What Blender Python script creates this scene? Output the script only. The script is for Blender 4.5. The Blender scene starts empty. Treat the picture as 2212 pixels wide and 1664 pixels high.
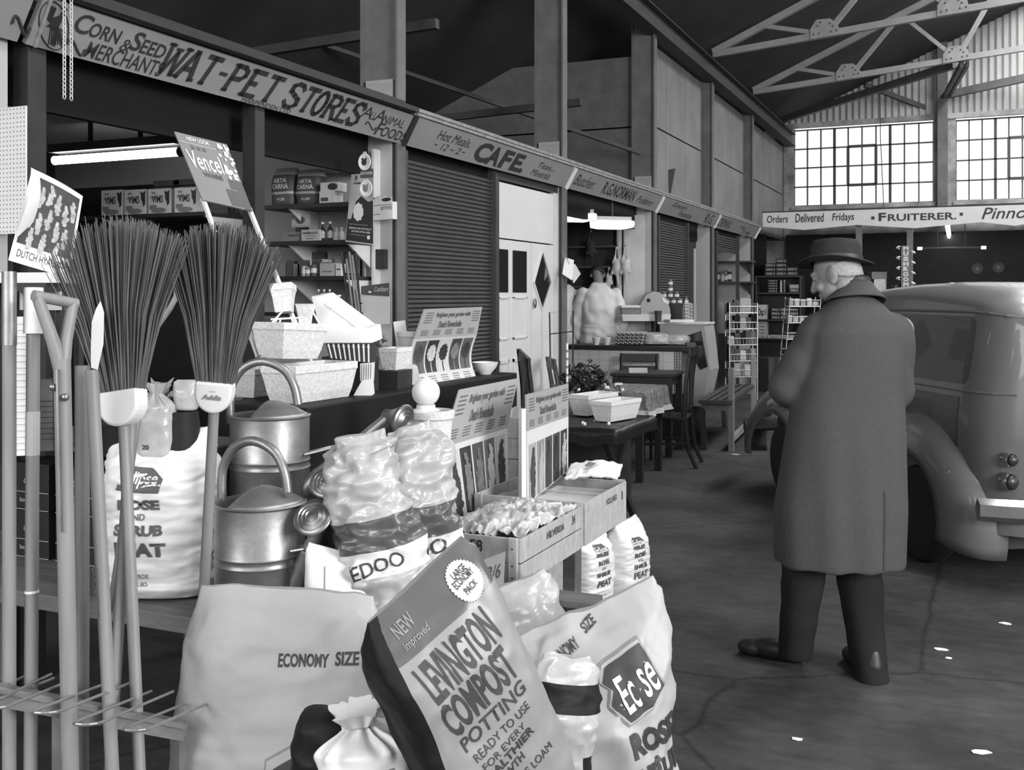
import bpy, bmesh, math, random
from math import sin, cos, pi, radians, atan, sqrt
from mathutils import Vector, Matrix, noise, Euler
from mathutils.bvhtree import BVHTree
SC = bpy.context.scene
COL = SC.collection
# ------------------------------------------------------------------ camera
F, CX, HY, EYE = 2250.0, 1106.0, 640.0, 1.55
TH = atan(994/2250)
CS, SN = cos(TH), sin(TH)
cd = bpy.data.cameras.new('camera'); cam = bpy.data.objects.new('camera', cd); COL.objects.link(cam)
cam.location = (0, 0, EYE); cam.rotation_euler = (pi/2, 0, TH)
cd.sensor_width = 36; cd.lens = 36*F/2212; cd.shift_y = -(832-HY)/2212
cd.clip_start = .05; cd.clip_end = 200
SC.camera = cam
# ------------------------------------------------------------------ light
SC.view_settings.view_transform = 'Standard'; SC.view_settings.look = 'None'
SC.view_settings.gamma = 1; SC.view_settings.use_curve_mapping = False
SC.view_settings.exposure = 0.36
wd = bpy.data.worlds.new('sky'); SC.world = wd; wd.use_nodes = True
wd.node_tree.nodes['Background'].inputs[0].default_value = (.93, .95, 1, 1)
wd.node_tree.nodes['Background'].inputs[1].default_value = 1.15
def area(name, loc, rot, sx, sy, e, col=(1, 1, 1), spread=pi):
    l = bpy.data.lights.new(name, 'AREA'); l.shape = 'RECTANGLE'; l.size = sx; l.size_y = sy; l.energy = e; l.color = col; l.spread = spread
    o = bpy.data.objects.new(name, l); COL.objects.link(o); o.location = loc; o.rotation_euler = rot
    return o
def aim(o, t): o.rotation_euler = (Vector(t)-o.location).to_track_quat('-Z', 'Y').to_euler(); return o
aim(area('van_rear_fill', (6.5, .5, 3.2), (0, 0, 0), 3.0, 3.0, 650), (.5, 6.0, 1.0))  # added fill light that brightens the van's rear
aim(area('entrance_daylight', (-2.6, -3.6, 3.4), (0, 0, 0), 4.5, 2.6, 268), (-1.2, 2.6, .7))
area('roof_skylight_near', (1.6, 3.0, 6.9), (0, radians(10), 0), 2.2, 8.0, 140, spread=1.9)
area('roof_skylight_mid', (2.2, 10.5, 7.2), (0, radians(18), 0), 1.6, 7.0, 75, spread=2.1)
area('roof_skylight_far', (1.6, 16.5, 6.6), (0, radians(25), 0), 1.4, 6.0, 150)
# ------------------------------------------------------------------ helpers
def W(u, v, d):
    x = (u-CX)*d/F
    return Vector((x*CS-d*SN, x*SN+d*CS, EYE+(HY-v)*d/F))
def G(u, v): return W(u, v, F*EYE/(v-HY))
def Yu(u, a): return (a*F/((2100-u)*CS)-a*SN)/CS           # Y of image column u on the plane X=-a
def Xu(u, Y):
    k = (u-CX)/F
    return Y*(k*CS-SN)/(CS+k*SN)                            # X of image column u on the plane Y
def Zv(v, X, Y): return EYE+(HY-v)*(-X*SN+Y*CS)/F
def lin(g):
    g /= 255.0
    return g/12.92 if g <= .04045 else ((g+.055)/1.055)**2.4
MATS = {}
def mat(name, g, rough=.6, metal=0.0, var=.12, scale=6.0, bump=0.0, bscale=40.0, stretch=(1, 1, 1), emit=0.0, spec=.5, trans=0.0, tint=(1, 1, .985), alpha=1.0, coat=0.0, dark=None):
    if name in MATS: return MATS[name]
    m = bpy.data.materials.new(name); m.use_nodes = True; nt = m.node_tree; b = nt.nodes['Principled BSDF']; MATS[name] = m
    L = lin(g); c = tuple(L*t for t in tint)+(1,)
    b.inputs['Base Color'].default_value = c
    b.inputs['Roughness'].default_value = rough; b.inputs['Metallic'].default_value = metal
    b.inputs['Specular IOR Level'].default_value = spec
    b.inputs['Transmission Weight'].default_value = trans; b.inputs['Alpha'].default_value = alpha
    b.inputs['Coat Weight'].default_value = coat
    if emit:
        b.inputs['Emission Color'].default_value = (1, 1, 1, 1); b.inputs['Emission Strength'].default_value = emit
    tc = nt.nodes.new('ShaderNodeTexCoord'); mp = nt.nodes.new('ShaderNodeMapping'); mp.inputs['Scale'].default_value = stretch
    nt.links.new(tc.outputs['Object'], mp.inputs[0])
    if var:
        n = nt.nodes.new('ShaderNodeTexNoise'); n.inputs['Scale'].default_value = scale; n.inputs['Detail'].default_value = 6; n.inputs['Roughness'].default_value = .62
        r = nt.nodes.new('ShaderNodeValToRGB')
        lo = lin(dark)/L if dark is not None else 1-var*1.6
        r.color_ramp.elements[0].position = .3; r.color_ramp.elements[1].position = .7
        r.color_ramp.elements[0].color = tuple(max(0, L*lo*t) for t in tint)+(1,)
        r.color_ramp.elements[1].color = tuple(min(1, L*(1+var)*t) for t in tint)+(1,)
        nt.links.new(mp.outputs[0], n.inputs['Vector']); nt.links.new(n.outputs['Fac'], r.inputs[0]); nt.links.new(r.outputs[0], b.inputs['Base Color'])
    if bump:
        n2 = nt.nodes.new('ShaderNodeTexNoise'); n2.inputs['Scale'].default_value = bscale; n2.inputs['Detail'].default_value = 5
        bp = nt.nodes.new('ShaderNodeBump'); bp.inputs['Strength'].default_value = bump; bp.inputs['Distance'].default_value = .01
        nt.links.new(mp.outputs[0], n2.inputs['Vector']); nt.links.new(n2.outputs['Fac'], bp.inputs['Height']); nt.links.new(bp.outputs[0], b.inputs['Normal'])
    return m
def frame(o, x, y):                                          # matrix from origin, x axis, y axis
    x = Vector(x).normalized(); y = Vector(y); y = (y-x*y.dot(x)).normalized(); z = x.cross(y)
    M = Matrix((x, y, z)).transposed().to_4x4(); M.translation = Vector(o); return M
def TR(loc=(0, 0, 0), rot=(0, 0, 0), s=(1, 1, 1)):
    return Matrix.Translation(loc) @ Euler(rot).to_matrix().to_4x4() @ Matrix.Diagonal((s[0], s[1], s[2], 1))
class MB:
    def __init__(s): s.v = []; s.f = []; s.m = []; s.mi = 0
    def add(s, vs, fs, M=None):
        b = len(s.v)
        s.v += [tuple(M @ Vector(p)) if M else tuple(p) for p in vs]
        s.f += [tuple(i+b for i in f) for f in fs]; s.m += [s.mi]*len(fs); return s
    def box(s, c, d, M=None, taper=1.0, bev=0.0):
        x, y, z = d[0]/2, d[1]/2, d[2]/2
        if bev:
            bm = bmesh.new(); bmesh.ops.create_cube(bm, size=1)
            for p in bm.verts: p.co = Vector((p.co.x*d[0], p.co.y*d[1], p.co.z*d[2]))
            bmesh.ops.bevel(bm, geom=bm.edges[:], offset=bev, segments=2, affect='EDGES', profile=.5)
            bm.verts.index_update()
            vs = [Vector(c)+p.co for p in bm.verts]; fs = [[q.index for q in f.verts] for f in bm.faces]; bm.free()
            return s.add(vs, fs, M)
        vs = [(c[0]+sx*x*(taper if sz < 0 else 1), c[1]+sy*y*(taper if sz < 0 else 1), c[2]+sz*z) for sz in (-1, 1) for sy in (-1, 1) for sx in (-1, 1)]
        return s.add(vs, [(0, 2, 3, 1), (4, 5, 7, 6), (0, 1, 5, 4), (2, 6, 7, 3), (0, 4, 6, 2), (1, 3, 7, 5)], M)
    def bb(s, x0, x1, y0, y1, z0, z1, M=None, bev=0.0): return s.box(((x0+x1)/2, (y0+y1)/2, (z0+z1)/2), (abs(x1-x0), abs(y1-y0), abs(z1-z0)), M, bev=bev)
    def bar(s, a, b, w, h=None, up=(0, 0, 1), M=None):         # rectangular bar from a to b
        a, b = Vector(a), Vector(b); h = h or w; z = (b-a); L = z.length; z.normalize(); up = Vector(up)
        if abs(z.dot(up)) > .98: up = Vector((1, 0, 0))
        x = up.cross(z).normalized(); y = z.cross(x)
        vs = [o+x*i*w/2+y*j*h/2 for o in (a, b) for j in (-1, 1) for i in (-1, 1)]
        return s.add(vs, [(0, 2, 3, 1), (4, 5, 7, 6), (0, 1, 5, 4), (2, 6, 7, 3), (0, 4, 6, 2), (1, 3, 7, 5)], M)
    def tube(s, pts, r, n=8, M=None, closed=False, cap=True):
        pts = [Vector(p) for p in pts]; k = len(pts); rs = r if isinstance(r, (list, tuple)) else [r]*k
        vs = []; fs = []; ref = None
        for i, p in enumerate(pts):
            t = (pts[(i+1) % k]-pts[i-1]) if closed else (pts[min(i+1, k-1)]-pts[max(i-1, 0)])
            t.normalize()
            if ref is None:
                ref = Vector((0, 0, 1)) if abs(t.z) < .9 else Vector((1, 0, 0))
            x = ref.cross(t)
            if x.length < 1e-4: x = Vector((1, 0, 0)).cross(t)
            x.normalize(); y = t.cross(x); ref = y
            vs += [p+x*cos(2*pi*j/n)*rs[i]+y*sin(2*pi*j/n)*rs[i] for j in range(n)]
        for i in range(k if closed else k-1):
            for j in range(n):
                a = i*n+j; b = i*n+(j+1) % n; c = ((i+1) % k)*n+(j+1) % n; d = ((i+1) % k)*n+j
                fs.append((a, b, c, d))
        if cap and not closed: fs += [tuple(range(n))[::-1], tuple((k-1)*n+j for j in range(n))]
        return s.add(vs, fs, M)
    def lathe(s, prof, n=32, M=None, sx=1, sy=1):              # profile of (r, z)
        vs = []; fs = []
        for r, z in prof: vs += [(max(r, 1e-4)*cos(2*pi*j/n)*sx, max(r, 1e-4)*sin(2*pi*j/n)*sy, z) for j in range(n)]
        for i in range(len(prof)-1):
            for j in range(n): fs.append((i*n+j, i*n+(j+1) % n, (i+1)*n+(j+1) % n, (i+1)*n+j))
        fs += [tuple(range(n))[::-1], tuple((len(prof)-1)*n+j for j in range(n))]
        return s.add(vs, fs, M)
    def cyl(s, a, b, r, n=16, M=None): return s.tube([a, b], r, n, M)
    def prism(s, out, t, M=None):                              # 2-D outline in xy, thickness t along z (centred)
        n = len(out); vs = [(x, y, -t/2) for x, y in out]+[(x, y, t/2) for x, y in out]
        return s.add(vs, [tuple(range(n))[::-1], tuple(range(n, 2*n))]+[(i, (i+1) % n, (i+1) % n+n, i+n) for i in range(n)], M)
    def grid(s, fn, nu, nv, M=None, wrap=False):
        vs = [fn(i/(nu if wrap else nu-1), j/(nv-1)) for j in range(nv) for i in range(nu)]; fs = []
        for j in range(nv-1):
            for i in range(nu if wrap else nu-1):
                a = j*nu+i; b = j*nu+(i+1) % nu; fs.append((a, b, b+nu, a+nu))
        return s.add(vs, fs, M)
    def ell(s, c, r, M=None, n=20, rot=None):
        vs = []; fs = []; k = n//2; R = Euler(rot).to_matrix() if rot else Matrix.Identity(3)
        for i in range(k+1):
            a = pi*i/k
            vs += [Vector(c)+R @ Vector((r[0]*sin(a)*cos(2*pi*j/n), r[1]*sin(a)*sin(2*pi*j/n), r[2]*cos(a))) for j in range(n)]
        for i in range(k):
            for j in range(n): fs.append((i*n+j, (i+1)*n+j, (i+1)*n+(j+1) % n, i*n+(j+1) % n))
        return s.add(vs, fs, M)
    def caps(s, a, b, ra, rb, n=14, M=None):                   # tapered capsule
        a, b = Vector(a), Vector(b); z = (b-a).normalized(); x = z.orthogonal().normalized(); y = z.cross(x)
        prof = []
        for i in range(5): t = pi/2*i/4; prof.append((ra*sin(t), a-z*ra*cos(t)))
        for i in range(5): t = pi/2*i/4; prof.append((rb*cos(t), b+z*rb*sin(t)))
        vs = []; fs = []
        for r, o in prof: vs += [o+(x*cos(2*pi*j/n)+y*sin(2*pi*j/n))*max(r, 1e-4) for j in range(n)]
        for i in range(9):
            for j in range(n): fs.append((i*n+j, i*n+(j+1) % n, (i+1)*n+(j+1) % n, (i+1)*n+j))
        fs += [tuple(range(n))[::-1], tuple(9*n+j for j in range(n))]
        return s.add(vs, fs, M)
    def text(s, st, o, x, y, w, h, bold=0, shear=0, off=.0015, sp=1.0, step=None):
        vs, fs = glyphs(st, bold, shear, sp)
        X = Vector(x).normalized(); Y = Vector(y).normalized(); N = X.cross(Y)*off; O = Vector(o)
        return s.add([O+X*p[0]*w+Y*p[1]*h+N for p in vs], fs)
    def build(s, name, m, parent=None, smooth=False, loc=None, rot=None, bevel=0):
        me = bpy.data.meshes.new(name); me.from_pydata([tuple(p) for p in s.v], [], s.f); me.update()
        for q in (m if isinstance(m, (list, tuple)) else [m]): me.materials.append(q)
        for p, k in zip(me.polygons, s.m):
            p.material_index = k
        if smooth: 
            for p in me.polygons: p.use_smooth = True
            if smooth != True:
                try: me.set_sharp_from_angle(angle=radians(smooth))
                except Exception: pass
        bm = bmesh.new(); bm.from_mesh(me); bmesh.ops.recalc_face_normals(bm, faces=bm.faces) if not getattr(s, 'keep', False) else None; bm.to_mesh(me); bm.free()
        o = bpy.data.objects.new(name, me); COL.objects.link(o)
        if parent: o.parent = parent
        if loc is not None: o.location = loc
        if rot is not None: o.rotation_euler = rot
        if bevel:
            b = o.modifiers.new('bevel', 'BEVEL'); b.width = bevel; b.segments = 2; b.limit_method = 'ANGLE'
        return o
_G = {}
def glyphs(st, bold=0, shear=0, sp=1.0):                       # text outline mesh fitted to the unit box
    k = (st, bold, shear, sp)
    if k in _G: return _G[k]
    cu = bpy.data.curves.new('t', 'FONT'); cu.body = st; cu.size = 1; cu.offset = bold; cu.shear = shear; cu.space_character = sp; cu.resolution_u = 3; cu.fill_mode = 'FRONT'
    ob = bpy.data.objects.new('t', cu); COL.objects.link(ob)
    dg = bpy.context.evaluated_depsgraph_get(); me = bpy.data.meshes.new_from_object(ob.evaluated_get(dg))
    vs = [(p.co.x, p.co.y) for p in me.vertices]; fs = [tuple(f.vertices) for f in me.polygons]
    bpy.data.objects.remove(ob); bpy.data.curves.remove(cu); bpy.data.meshes.remove(me)
    x0 = min(p[0] for p in vs); x1 = max(p[0] for p in vs); y0 = min(p[1] for p in vs); y1 = max(p[1] for p in vs)
    vs = [((p[0]-x0)/max(x1-x0, 1e-6), (p[1]-y0)/max(y1-y0, 1e-6)) for p in vs]
    _G[k] = (vs, fs); return _G[k]
def cut2d(vs, fs, sx, sy):                                     # cut a flat mesh into cells so it can follow a curved surface
    bm = bmesh.new(); bv = [bm.verts.new((p[0], p[1], 0)) for p in vs]
    for f in fs:
        try: bm.faces.new([bv[i] for i in f])
        except ValueError: pass
    for ax, st in ((0, sx), (1, sy)):
        lo = min(p[ax] for p in vs); hi = max(p[ax] for p in vs); n = int((hi-lo)/st)
        for i in range(1, n+1):
            co = [0, 0, 0]; no = [0, 0, 0]; co[ax] = lo+i*st; no[ax] = 1
            bmesh.ops.bisect_plane(bm, geom=bm.verts[:]+bm.edges[:]+bm.faces[:], plane_co=co, plane_no=no, dist=1e-6)
    bm.verts.index_update()
    r = [(p.co.x, p.co.y) for p in bm.verts], [tuple(q.index for q in f.verts) for f in bm.faces]; bm.free(); return r
class Surf:                                                    # printing on a surface (works in the surface's local space)
    def __init__(s, ob):
        me = ob.data; s.ob = ob; s.t = BVHTree.FromPolygons([p.co for p in me.vertices], [tuple(f.vertices) for f in me.polygons])
    def put(s, mb, vs, fs, O, X, Y, off=.002, far=.6, maxd=1.2):
        O = Vector(O); X = Vector(X); Y = Vector(Y); N = X.cross(Y).normalized(); out = []
        for p in vs:
            q = O+X*p[0]+Y*p[1]+N*far; h = s.t.ray_cast(q, -N, maxd)
            out.append(h[0]+(h[1] if h[1].dot(N) > 0 else -h[1])*off if h[0] is not None else None)
        ok = [f for f in fs if all(out[i] is not None for i in f)]
        mb.add([p if p is not None else Vector((0, 0, 0)) for p in out], ok); mb.keep = True
    def text(s, mb, st, O, X, Y, w, h, bold=0, shear=0, off=.002, sp=1.0, step=.012, far=.6):
        vs, fs = glyphs(st, bold, shear, sp); vs = [(p[0]*w, p[1]*h) for p in vs]
        vs, fs = cut2d(vs, fs, step, step); s.put(mb, vs, fs, O, X, Y, off, far)
    def poly(s, mb, pts, O, X, Y, off=.0015, step=.009, far=.6):
        vs, fs = cut2d(pts, [tuple(range(len(pts)))], step, step); s.put(mb, vs, fs, O, X, Y, off, far)
def tag(o, label, cat, group=None):
    o['label'] = label; o['category'] = cat
    if group: o['group'] = group
    return o
def thing(name, label, cat, loc=(0, 0, 0), rotz=0, group=None, rot=None):
    o = bpy.data.objects.new(name, None); COL.objects.link(o); o.location = loc; o.rotation_euler = rot if rot else (0, 0, rotz); o.empty_display_size = .05
    return tag(o, label, cat, group)
def one(name, mb, m, label, cat, loc=None, rotz=0, group=None, smooth=False, rot=None, bevel=0):
    o = mb.build(name, m, None, smooth, loc, rot if rot else (0, 0, rotz), bevel); return tag(o, label, cat, group)
def struct(o): o['kind'] = 'structure'; return o
def dup(root, loc=None, rot=None, label=None, group=None, scale=None):
    r = root.copy(); COL.objects.link(r)
    if loc is not None: r.location = loc
    if rot is not None: r.rotation_euler = rot
    if scale: r.scale = scale
    if label: r['label'] = label
    if group: r['group'] = group
    def rec(a, b):
        for ch in a.children:
            c = ch.copy(); COL.objects.link(c); c.parent = b; rec(ch, c)
    rec(root, r); return r
def remesh(mb, name, m, parent=None, voxel=.012, smooth=3, loc=None, rot=None):
    o = mb.build(name, m, None); md = o.modifiers.new('r', 'REMESH'); md.mode = 'VOXEL'; md.voxel_size = voxel; md.use_smooth_shade = True
    if smooth: sm = o.modifiers.new('s', 'SMOOTH'); sm.iterations = smooth; sm.factor = .5
    dg = bpy.context.evaluated_depsgraph_get(); me = bpy.data.meshes.new_from_object(o.evaluated_get(dg)); old = o.data
    o.modifiers.clear(); o.data = me; bpy.data.meshes.remove(old)
    if not me.materials: me.materials.append(m)
    for p in me.polygons: p.use_smooth = True
    if parent: o.parent = parent
    if loc is not None: o.location = loc
    if rot is not None: o.rotation_euler = rot
    return o
# ------------------------------------------------------------------ shared materials
BLK = mat('black paint', 42, .55, var=.2)
INK = mat('dark ink', 48, .6, var=.05)
WHT = mat('white card', 216, .6, var=.03)
WPAINT = mat('white paint', 205, .6, var=.08, scale=3)
GREYL = mat('light grey card', 170, .6, var=.05)
GREYM = mat('mid grey card', 120, .6, var=.06)
GREYD = mat('dark grey card', 78, .6, var=.08)
DWOOD = mat('dark stained wood', 40, .4, var=.25, scale=4, stretch=(8, 1, 1))
WOOD = mat('pale crate wood', 156, .75, var=.14, scale=3, stretch=(1, 14, 8), bump=.12, bscale=20)
WOODX = mat('pale crate wood across', 158, .75, var=.14, scale=3, stretch=(14, 1, 8), bump=.12, bscale=20)
PLANK = mat('worn bench plank', 92, .8, var=.25, scale=4, stretch=(1, 10, 4), bump=.2)
STEEL = mat('zinc plated wire', 170, .35, .8, var=.1)
GALV = mat('galvanised steel', 150, .42, .75, var=.22, scale=9, bump=.05, bscale=60)
BRASS = mat('polished brass', 140, .36, .85, var=.1)
def P(mb, name, m, root, smooth=False, bevel=0, label=None):   # part given in world coordinates under an unrotated root
    l = root.matrix_basis.translation if root.parent is None else root.parent.matrix_basis.translation
    mb.v = [(p[0]-l[0], p[1]-l[1], p[2]-l[2]) for p in mb.v]
    o = mb.build(name, m, root, smooth, bevel=bevel)
    if label: o['label'] = label
    return o
# ------------------------------------------------------------------ setting
def floor_mat():
    m = mat('trodden concrete', 84, .78, var=0, spec=.22); nt = m.node_tree; b = nt.nodes['Principled BSDF']; N = nt.nodes.new; L = nt.links.new
    tc = N('ShaderNodeTexCoord')
    def noi(s, d=8, r=.65, st=None):
        n = N('ShaderNodeTexNoise'); n.inputs['Scale'].default_value = s; n.inputs['Detail'].default_value = d; n.inputs['Roughness'].default_value = r
        if st:
            mp = N('ShaderNodeMapping'); mp.inputs['Scale'].default_value = st; L(tc.outputs['Object'], mp.inputs[0]); L(mp.outputs[0], n.inputs['Vector'])
        else: L(tc.outputs['Object'], n.inputs['Vector'])
        return n
    a = noi(1.1); c = noi(7.0, 10, .7, (1, 2.2, 1)); r1 = N('ShaderNodeValToRGB'); r1.color_ramp.elements[0].position = .36; r1.color_ramp.elements[1].position = .68
    r1.color_ramp.elements[0].color = (lin(47),)*3+(1,); r1.color_ramp.elements[1].color = (lin(78),)*3+(1,)
    r2 = N('ShaderNodeValToRGB'); r2.color_ramp.elements[0].position = .3; r2.color_ramp.elements[1].position = .75
    r2.color_ramp.elements[0].color = (.62, .62, .62, 1); r2.color_ramp.elements[1].color = (1.25, 1.25, 1.25, 1)
    mx = N('ShaderNodeMixRGB'); mx.blend_type = 'MULTIPLY'; mx.inputs[0].default_value = 1
    L(a.outputs['Fac'], r1.inputs[0]); L(c.outputs['Fac'], r2.inputs[0]); L(r1.outputs[0], mx.inputs[1]); L(r2.outputs[0], mx.inputs[2])
    vo = N('ShaderNodeTexVoronoi'); vo.feature = 'DISTANCE_TO_EDGE'; vo.inputs['Scale'].default_value = .42
    wp = N('ShaderNodeMixRGB'); wp.inputs[0].default_value = .12; L(tc.outputs['Object'], wp.inputs[1]); L(noi(2.2).outputs['Color'], wp.inputs[2]); L(wp.outputs[0], vo.inputs['Vector'])
    r3 = N('ShaderNodeValToRGB'); r3.color_ramp.elements[0].position = .0; r3.color_ramp.elements[1].position = .006
    r3.color_ramp.elements[0].color = (.5, .5, .5, 1); r3.color_ramp.elements[1].color = (1, 1, 1, 1); L(vo.outputs['Distance'], r3.inputs[0])
    m2 = N('ShaderNodeMixRGB'); m2.blend_type = 'MULTIPLY'; m2.inputs[0].default_value = 1; L(mx.outputs[0], m2.inputs[1]); L(r3.outputs[0], m2.inputs[2]); L(m2.outputs[0], b.inputs['Base Color'])
    bp = N('ShaderNodeBump'); bp.inputs['Strength'].default_value = .25; bp.inputs['Distance'].default_value = .01; L(noi(30, 6).outputs['Fac'], bp.inputs['Height']); L(bp.outputs[0], b.inputs['Normal'])
    return m
o = struct(MB().bb(-7, 11, -9, 22.3, -.2, 0).build('floor', floor_mat()))
HALL = mat('sooty sheeting', 78, .8, var=.25, scale=1.2)
ROOF = mat('dark roof sheeting', 58, .9, var=.2, scale=1.5)
STL = mat('painted steel', 102, .6, var=.22, scale=3, bump=.03)
TRUS = mat('pale painted steel', 142, .5, var=.12, scale=5)
CLAD = mat('grey cladding sheet', 130, .75, var=.14, scale=1.6)
RENDER = mat('whitewashed wall', 178, .8, var=.16, scale=2.2, dark=95)
struct(MB().bb(-6.6, -6.4, -9, 22.2, 0, 5).build('wall_left', HALL))
mb = MB()
def roofz(x): return 5.24+.438*(x+3.33)
for x0, x1 in ((-6.7, 5.5),):
    mb.add([(x0, -9, roofz(x0)), (x1, -9, roofz(x1)), (x1, 22.4, roofz(x1)), (x0, 22.4, roofz(x0)), (x0, -9, roofz(x0)+.12), (x1, -9, roofz(x1)+.12), (x1, 22.4, roofz(x1)+.12), (x0, 22.4, roofz(x0)+.12)], [(0, 1, 2, 3), (4, 7, 6, 5), (0, 4, 5, 1), (1, 5, 6, 2), (2, 6, 7, 3), (3, 7, 4, 0)])
z5 = roofz(5.5); z11 = z5-.438*5.6
mb.add([(5.5, -9, z5), (11.1, -9, z11), (11.1, 22.4, z11), (5.5, 22.4, z5), (5.5, -9, z5+.12), (11.1, -9, z11+.12), (11.1, 22.4, z11+.12), (5.5, 22.4, z5+.12)], [(0, 1, 2, 3), (4, 7, 6, 5), (0, 4, 5, 1), (1, 5, 6, 2), (2, 6, 7, 3), (3, 7, 4, 0)])
struct(mb.build('ceiling', ROOF))
struct(MB().bb(10.9, 11.1, 7.5, 22.2, 0, z11+.1).build('wall_right', HALL))
# far wall with its windows
YB = 22.0
wx = [(Xu(1714, YB), Xu(2016, YB)), (Xu(2065, YB), Xu(2360, YB))]; sx0, sx1 = Xu(1632.5, YB), Xu(1651, YB)
zb, zt = Zv(440, -2, YB), Zv(272, -2, YB); szb, szt = Zv(452, sx0, YB), Zv(433, sx0, YB)
mb = MB(); cuts = [-6.6, sx0, sx1, wx[0][0], wx[0][1], wx[1][0], wx[1][1], 11.1]
for i in range(7):
    x0, x1 = cuts[i], cuts[i+1]
    if i == 1: mb.bb(x0, x1, YB, YB+.25, 0, szb); mb.bb(x0, x1, YB, YB+.25, szt, zt+.1)
    elif i in (3, 5): mb.bb(x0, x1, YB, YB+.25, 0, zb)
    else: mb.bb(x0, x1, YB, YB+.25, 0, zt+.1)
struct(mb.build('wall_back', RENDER))
CORR = mat('corrugated sheet', 178, .6, var=.1, scale=2)
n = 1700; x0, x1 = -6.4, 11.0
mb = MB(); mb.grid(lambda a, b: (x0+(x1-x0)*a, YB+.1+.028*sin(2*pi*(x1-x0)*a/.125), zt+.1+b*((roofz(x0+(x1-x0)*a) if x0+(x1-x0)*a < 5.5 else z5-.438*(x0+(x1-x0)*a-5.5))-zt-.08)), n, 2)
struct(mb.build('wall_gable', CORR, smooth=True))
BAR = mat('steel window bar', 70, .6, var=.1)
PANE = mat('hazy window pane', 240, .2, var=0, alpha=.22)
def window(name, x0, x1, z0, z1, nx, nz, thick=(), hopper=None):
    w = bpy.data.objects.new(name, None); COL.objects.link(w); w.location = ((x0+x1)/2, YB, z0); struct(w)
    mb = MB(); dx = (x1-x0)/nx; dz = (z1-z0)/nz
    for i in range(nx+1):
        t = .05 if i in thick else .024
        mb.bb(x0+i*dx-t/2, x0+i*dx+t/2, YB+.08, YB+.13, z0, z1)
    for j in range(nz+1): mb.bb(x0, x1, YB+.08, YB+.13, z0+j*dz-.012, z0+j*dz+.012)
    P(mb, 'glazing_bars', BAR, w)
    P(MB().bb(x0, x1, YB+.1, YB+.106, z0, z1), 'pane', PANE, w)
    if hopper:
        a, b, c, d = hopper; mb = MB(); X0, X1, Z0, Z1 = x0+a*dx, x0+b*dx, z0+c*dz, z0+d*dz
        for q in ((X0, X1, Z0-.025, Z0+.025), (X0, X1, Z1-.025, Z1+.025), (X0-.025, X0+.025, Z0, Z1), (X1-.025, X1+.025, Z0, Z1)): mb.bb(q[0], q[1], YB+.05, YB+.12, q[2], q[3])
        P(mb, 'hopper_frame', BAR, w)
    mb = MB().bb(x0-.05, x1+.05, YB-.06, YB+.1, z0-.09, z0-.02); P(mb, 'window_sill', RENDER, w)
window('window_1', wx[0][0], wx[0][1], zb, zt, 10, 4, (3, 7), (4, 6, 1, 3))
window('window_2', wx[1][0], wx[1][1], zb, zt, 10, 4, (3, 7), (4, 6, 1, 3))
window('window_3', sx0, sx1, szb, szt, 2, 1)
struct(MB().bb(Xu(1690, YB), 11, YB-.05, YB+.05, zt+.03, zt+.13).build('lintel', RENDER))
xc = Xu(2036, 21.8)
mb = MB().bb(xc-.09, xc+.09, 21.78, 21.8, 3.0, roofz(xc)).bb(xc-.09, xc+.09, 21.96, 21.98, 3.0, roofz(xc)).bb(xc-.012, xc+.012, 21.8, 21.96, 3.0, roofz(xc)); struct(mb.build('gable_post', STL))
mb = MB().bb(Xu(1610, 21.7), Xu(1633, 21.7), 21.6, 21.98, 2.7, 5.0).bb(Xu(1653, 21.9), Xu(1692, 21.9), 21.85, 21.98, 2.7, 5.0); struct(mb.build('wall_pier', STL))
# columns along the front of the stalls
BAYS = [2.95+2.98*k for k in range(-1, 6)]                      # -0.03, 2.95, 5.93 ... 17.85
packs = {}
for i, y in enumerate(BAYS[2:]):
    c = bpy.data.objects.new('steel_column', None); COL.objects.link(c); c.location = (-3.52, y+.05, 0); struct(c)
    mb = MB().bb(-3.415, -3.40, y-.07, y+.04, 0, 4.75).bb(-3.68, -3.665, y-.07, y+.04, 0, 4.75).bb(-3.665, -3.415, y-.022, y-.008, 0, 4.75)
    P(mb, 'column_section', STL, c)
    if i < 3: P(MB().bb(-3.64, -3.44, y-.065, y-.022, 2.74, 2.96), 'packing_block', WOOD, c)
struct(MB().bb(-3.49, -3.31, -3, 21.9, 4.86, 4.875).bb(-3.49, -3.31, -3, 21.9, 4.62, 4.635).bb(-3.41, -3.39, -3, 21.9, 4.63, 4.87).build('eaves_beam', mat('dim roof steel', 62, .7, var=.2)))
for k, (y0, y1) in enumerate(((11.95, 14.8), (14.95, 17.8), (17.95, 21.8))):
    c = bpy.data.objects.new('wall_cladding', None); COL.objects.link(c); c.location = (-3.56, y0, 2.7); struct(c)
    mb = MB()
    for j in range(3):
        a = y0+(y1-y0)*j/3; b = y0+(y1-y0)*(j+1)/3
        mb.bb(-3.58, -3.56, a+.008, b-.008, 2.7, 3.62).bb(-3.58, -3.56, a+.008, b-.008, 3.64, 4.62)
    P(mb, 'cladding_sheets', CLAD, c)
struct(MB().bb(-6.4, -3.7, 11.9, 11.95, 2.7, 3.55).bb(-6.4, -3.7, 11.9, 11.95, 3.57, 4.4).build('partition_upper', mat('dim partition sheet', 96, .8, var=.15)))
mb = MB()
for z, y in ((3.5, 6.6), (3.45, 9.6)): mb.bar((-6.4, y, z-.1), (-3.5, y, z), .06, .07)
mb.bar((-6.3, 8.4, 4.2), (-3.5, 11.6, 3.2), .04); struct(mb.build('roof_tie', mat('dim roof steel', 62, .7, var=.2)))
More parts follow.
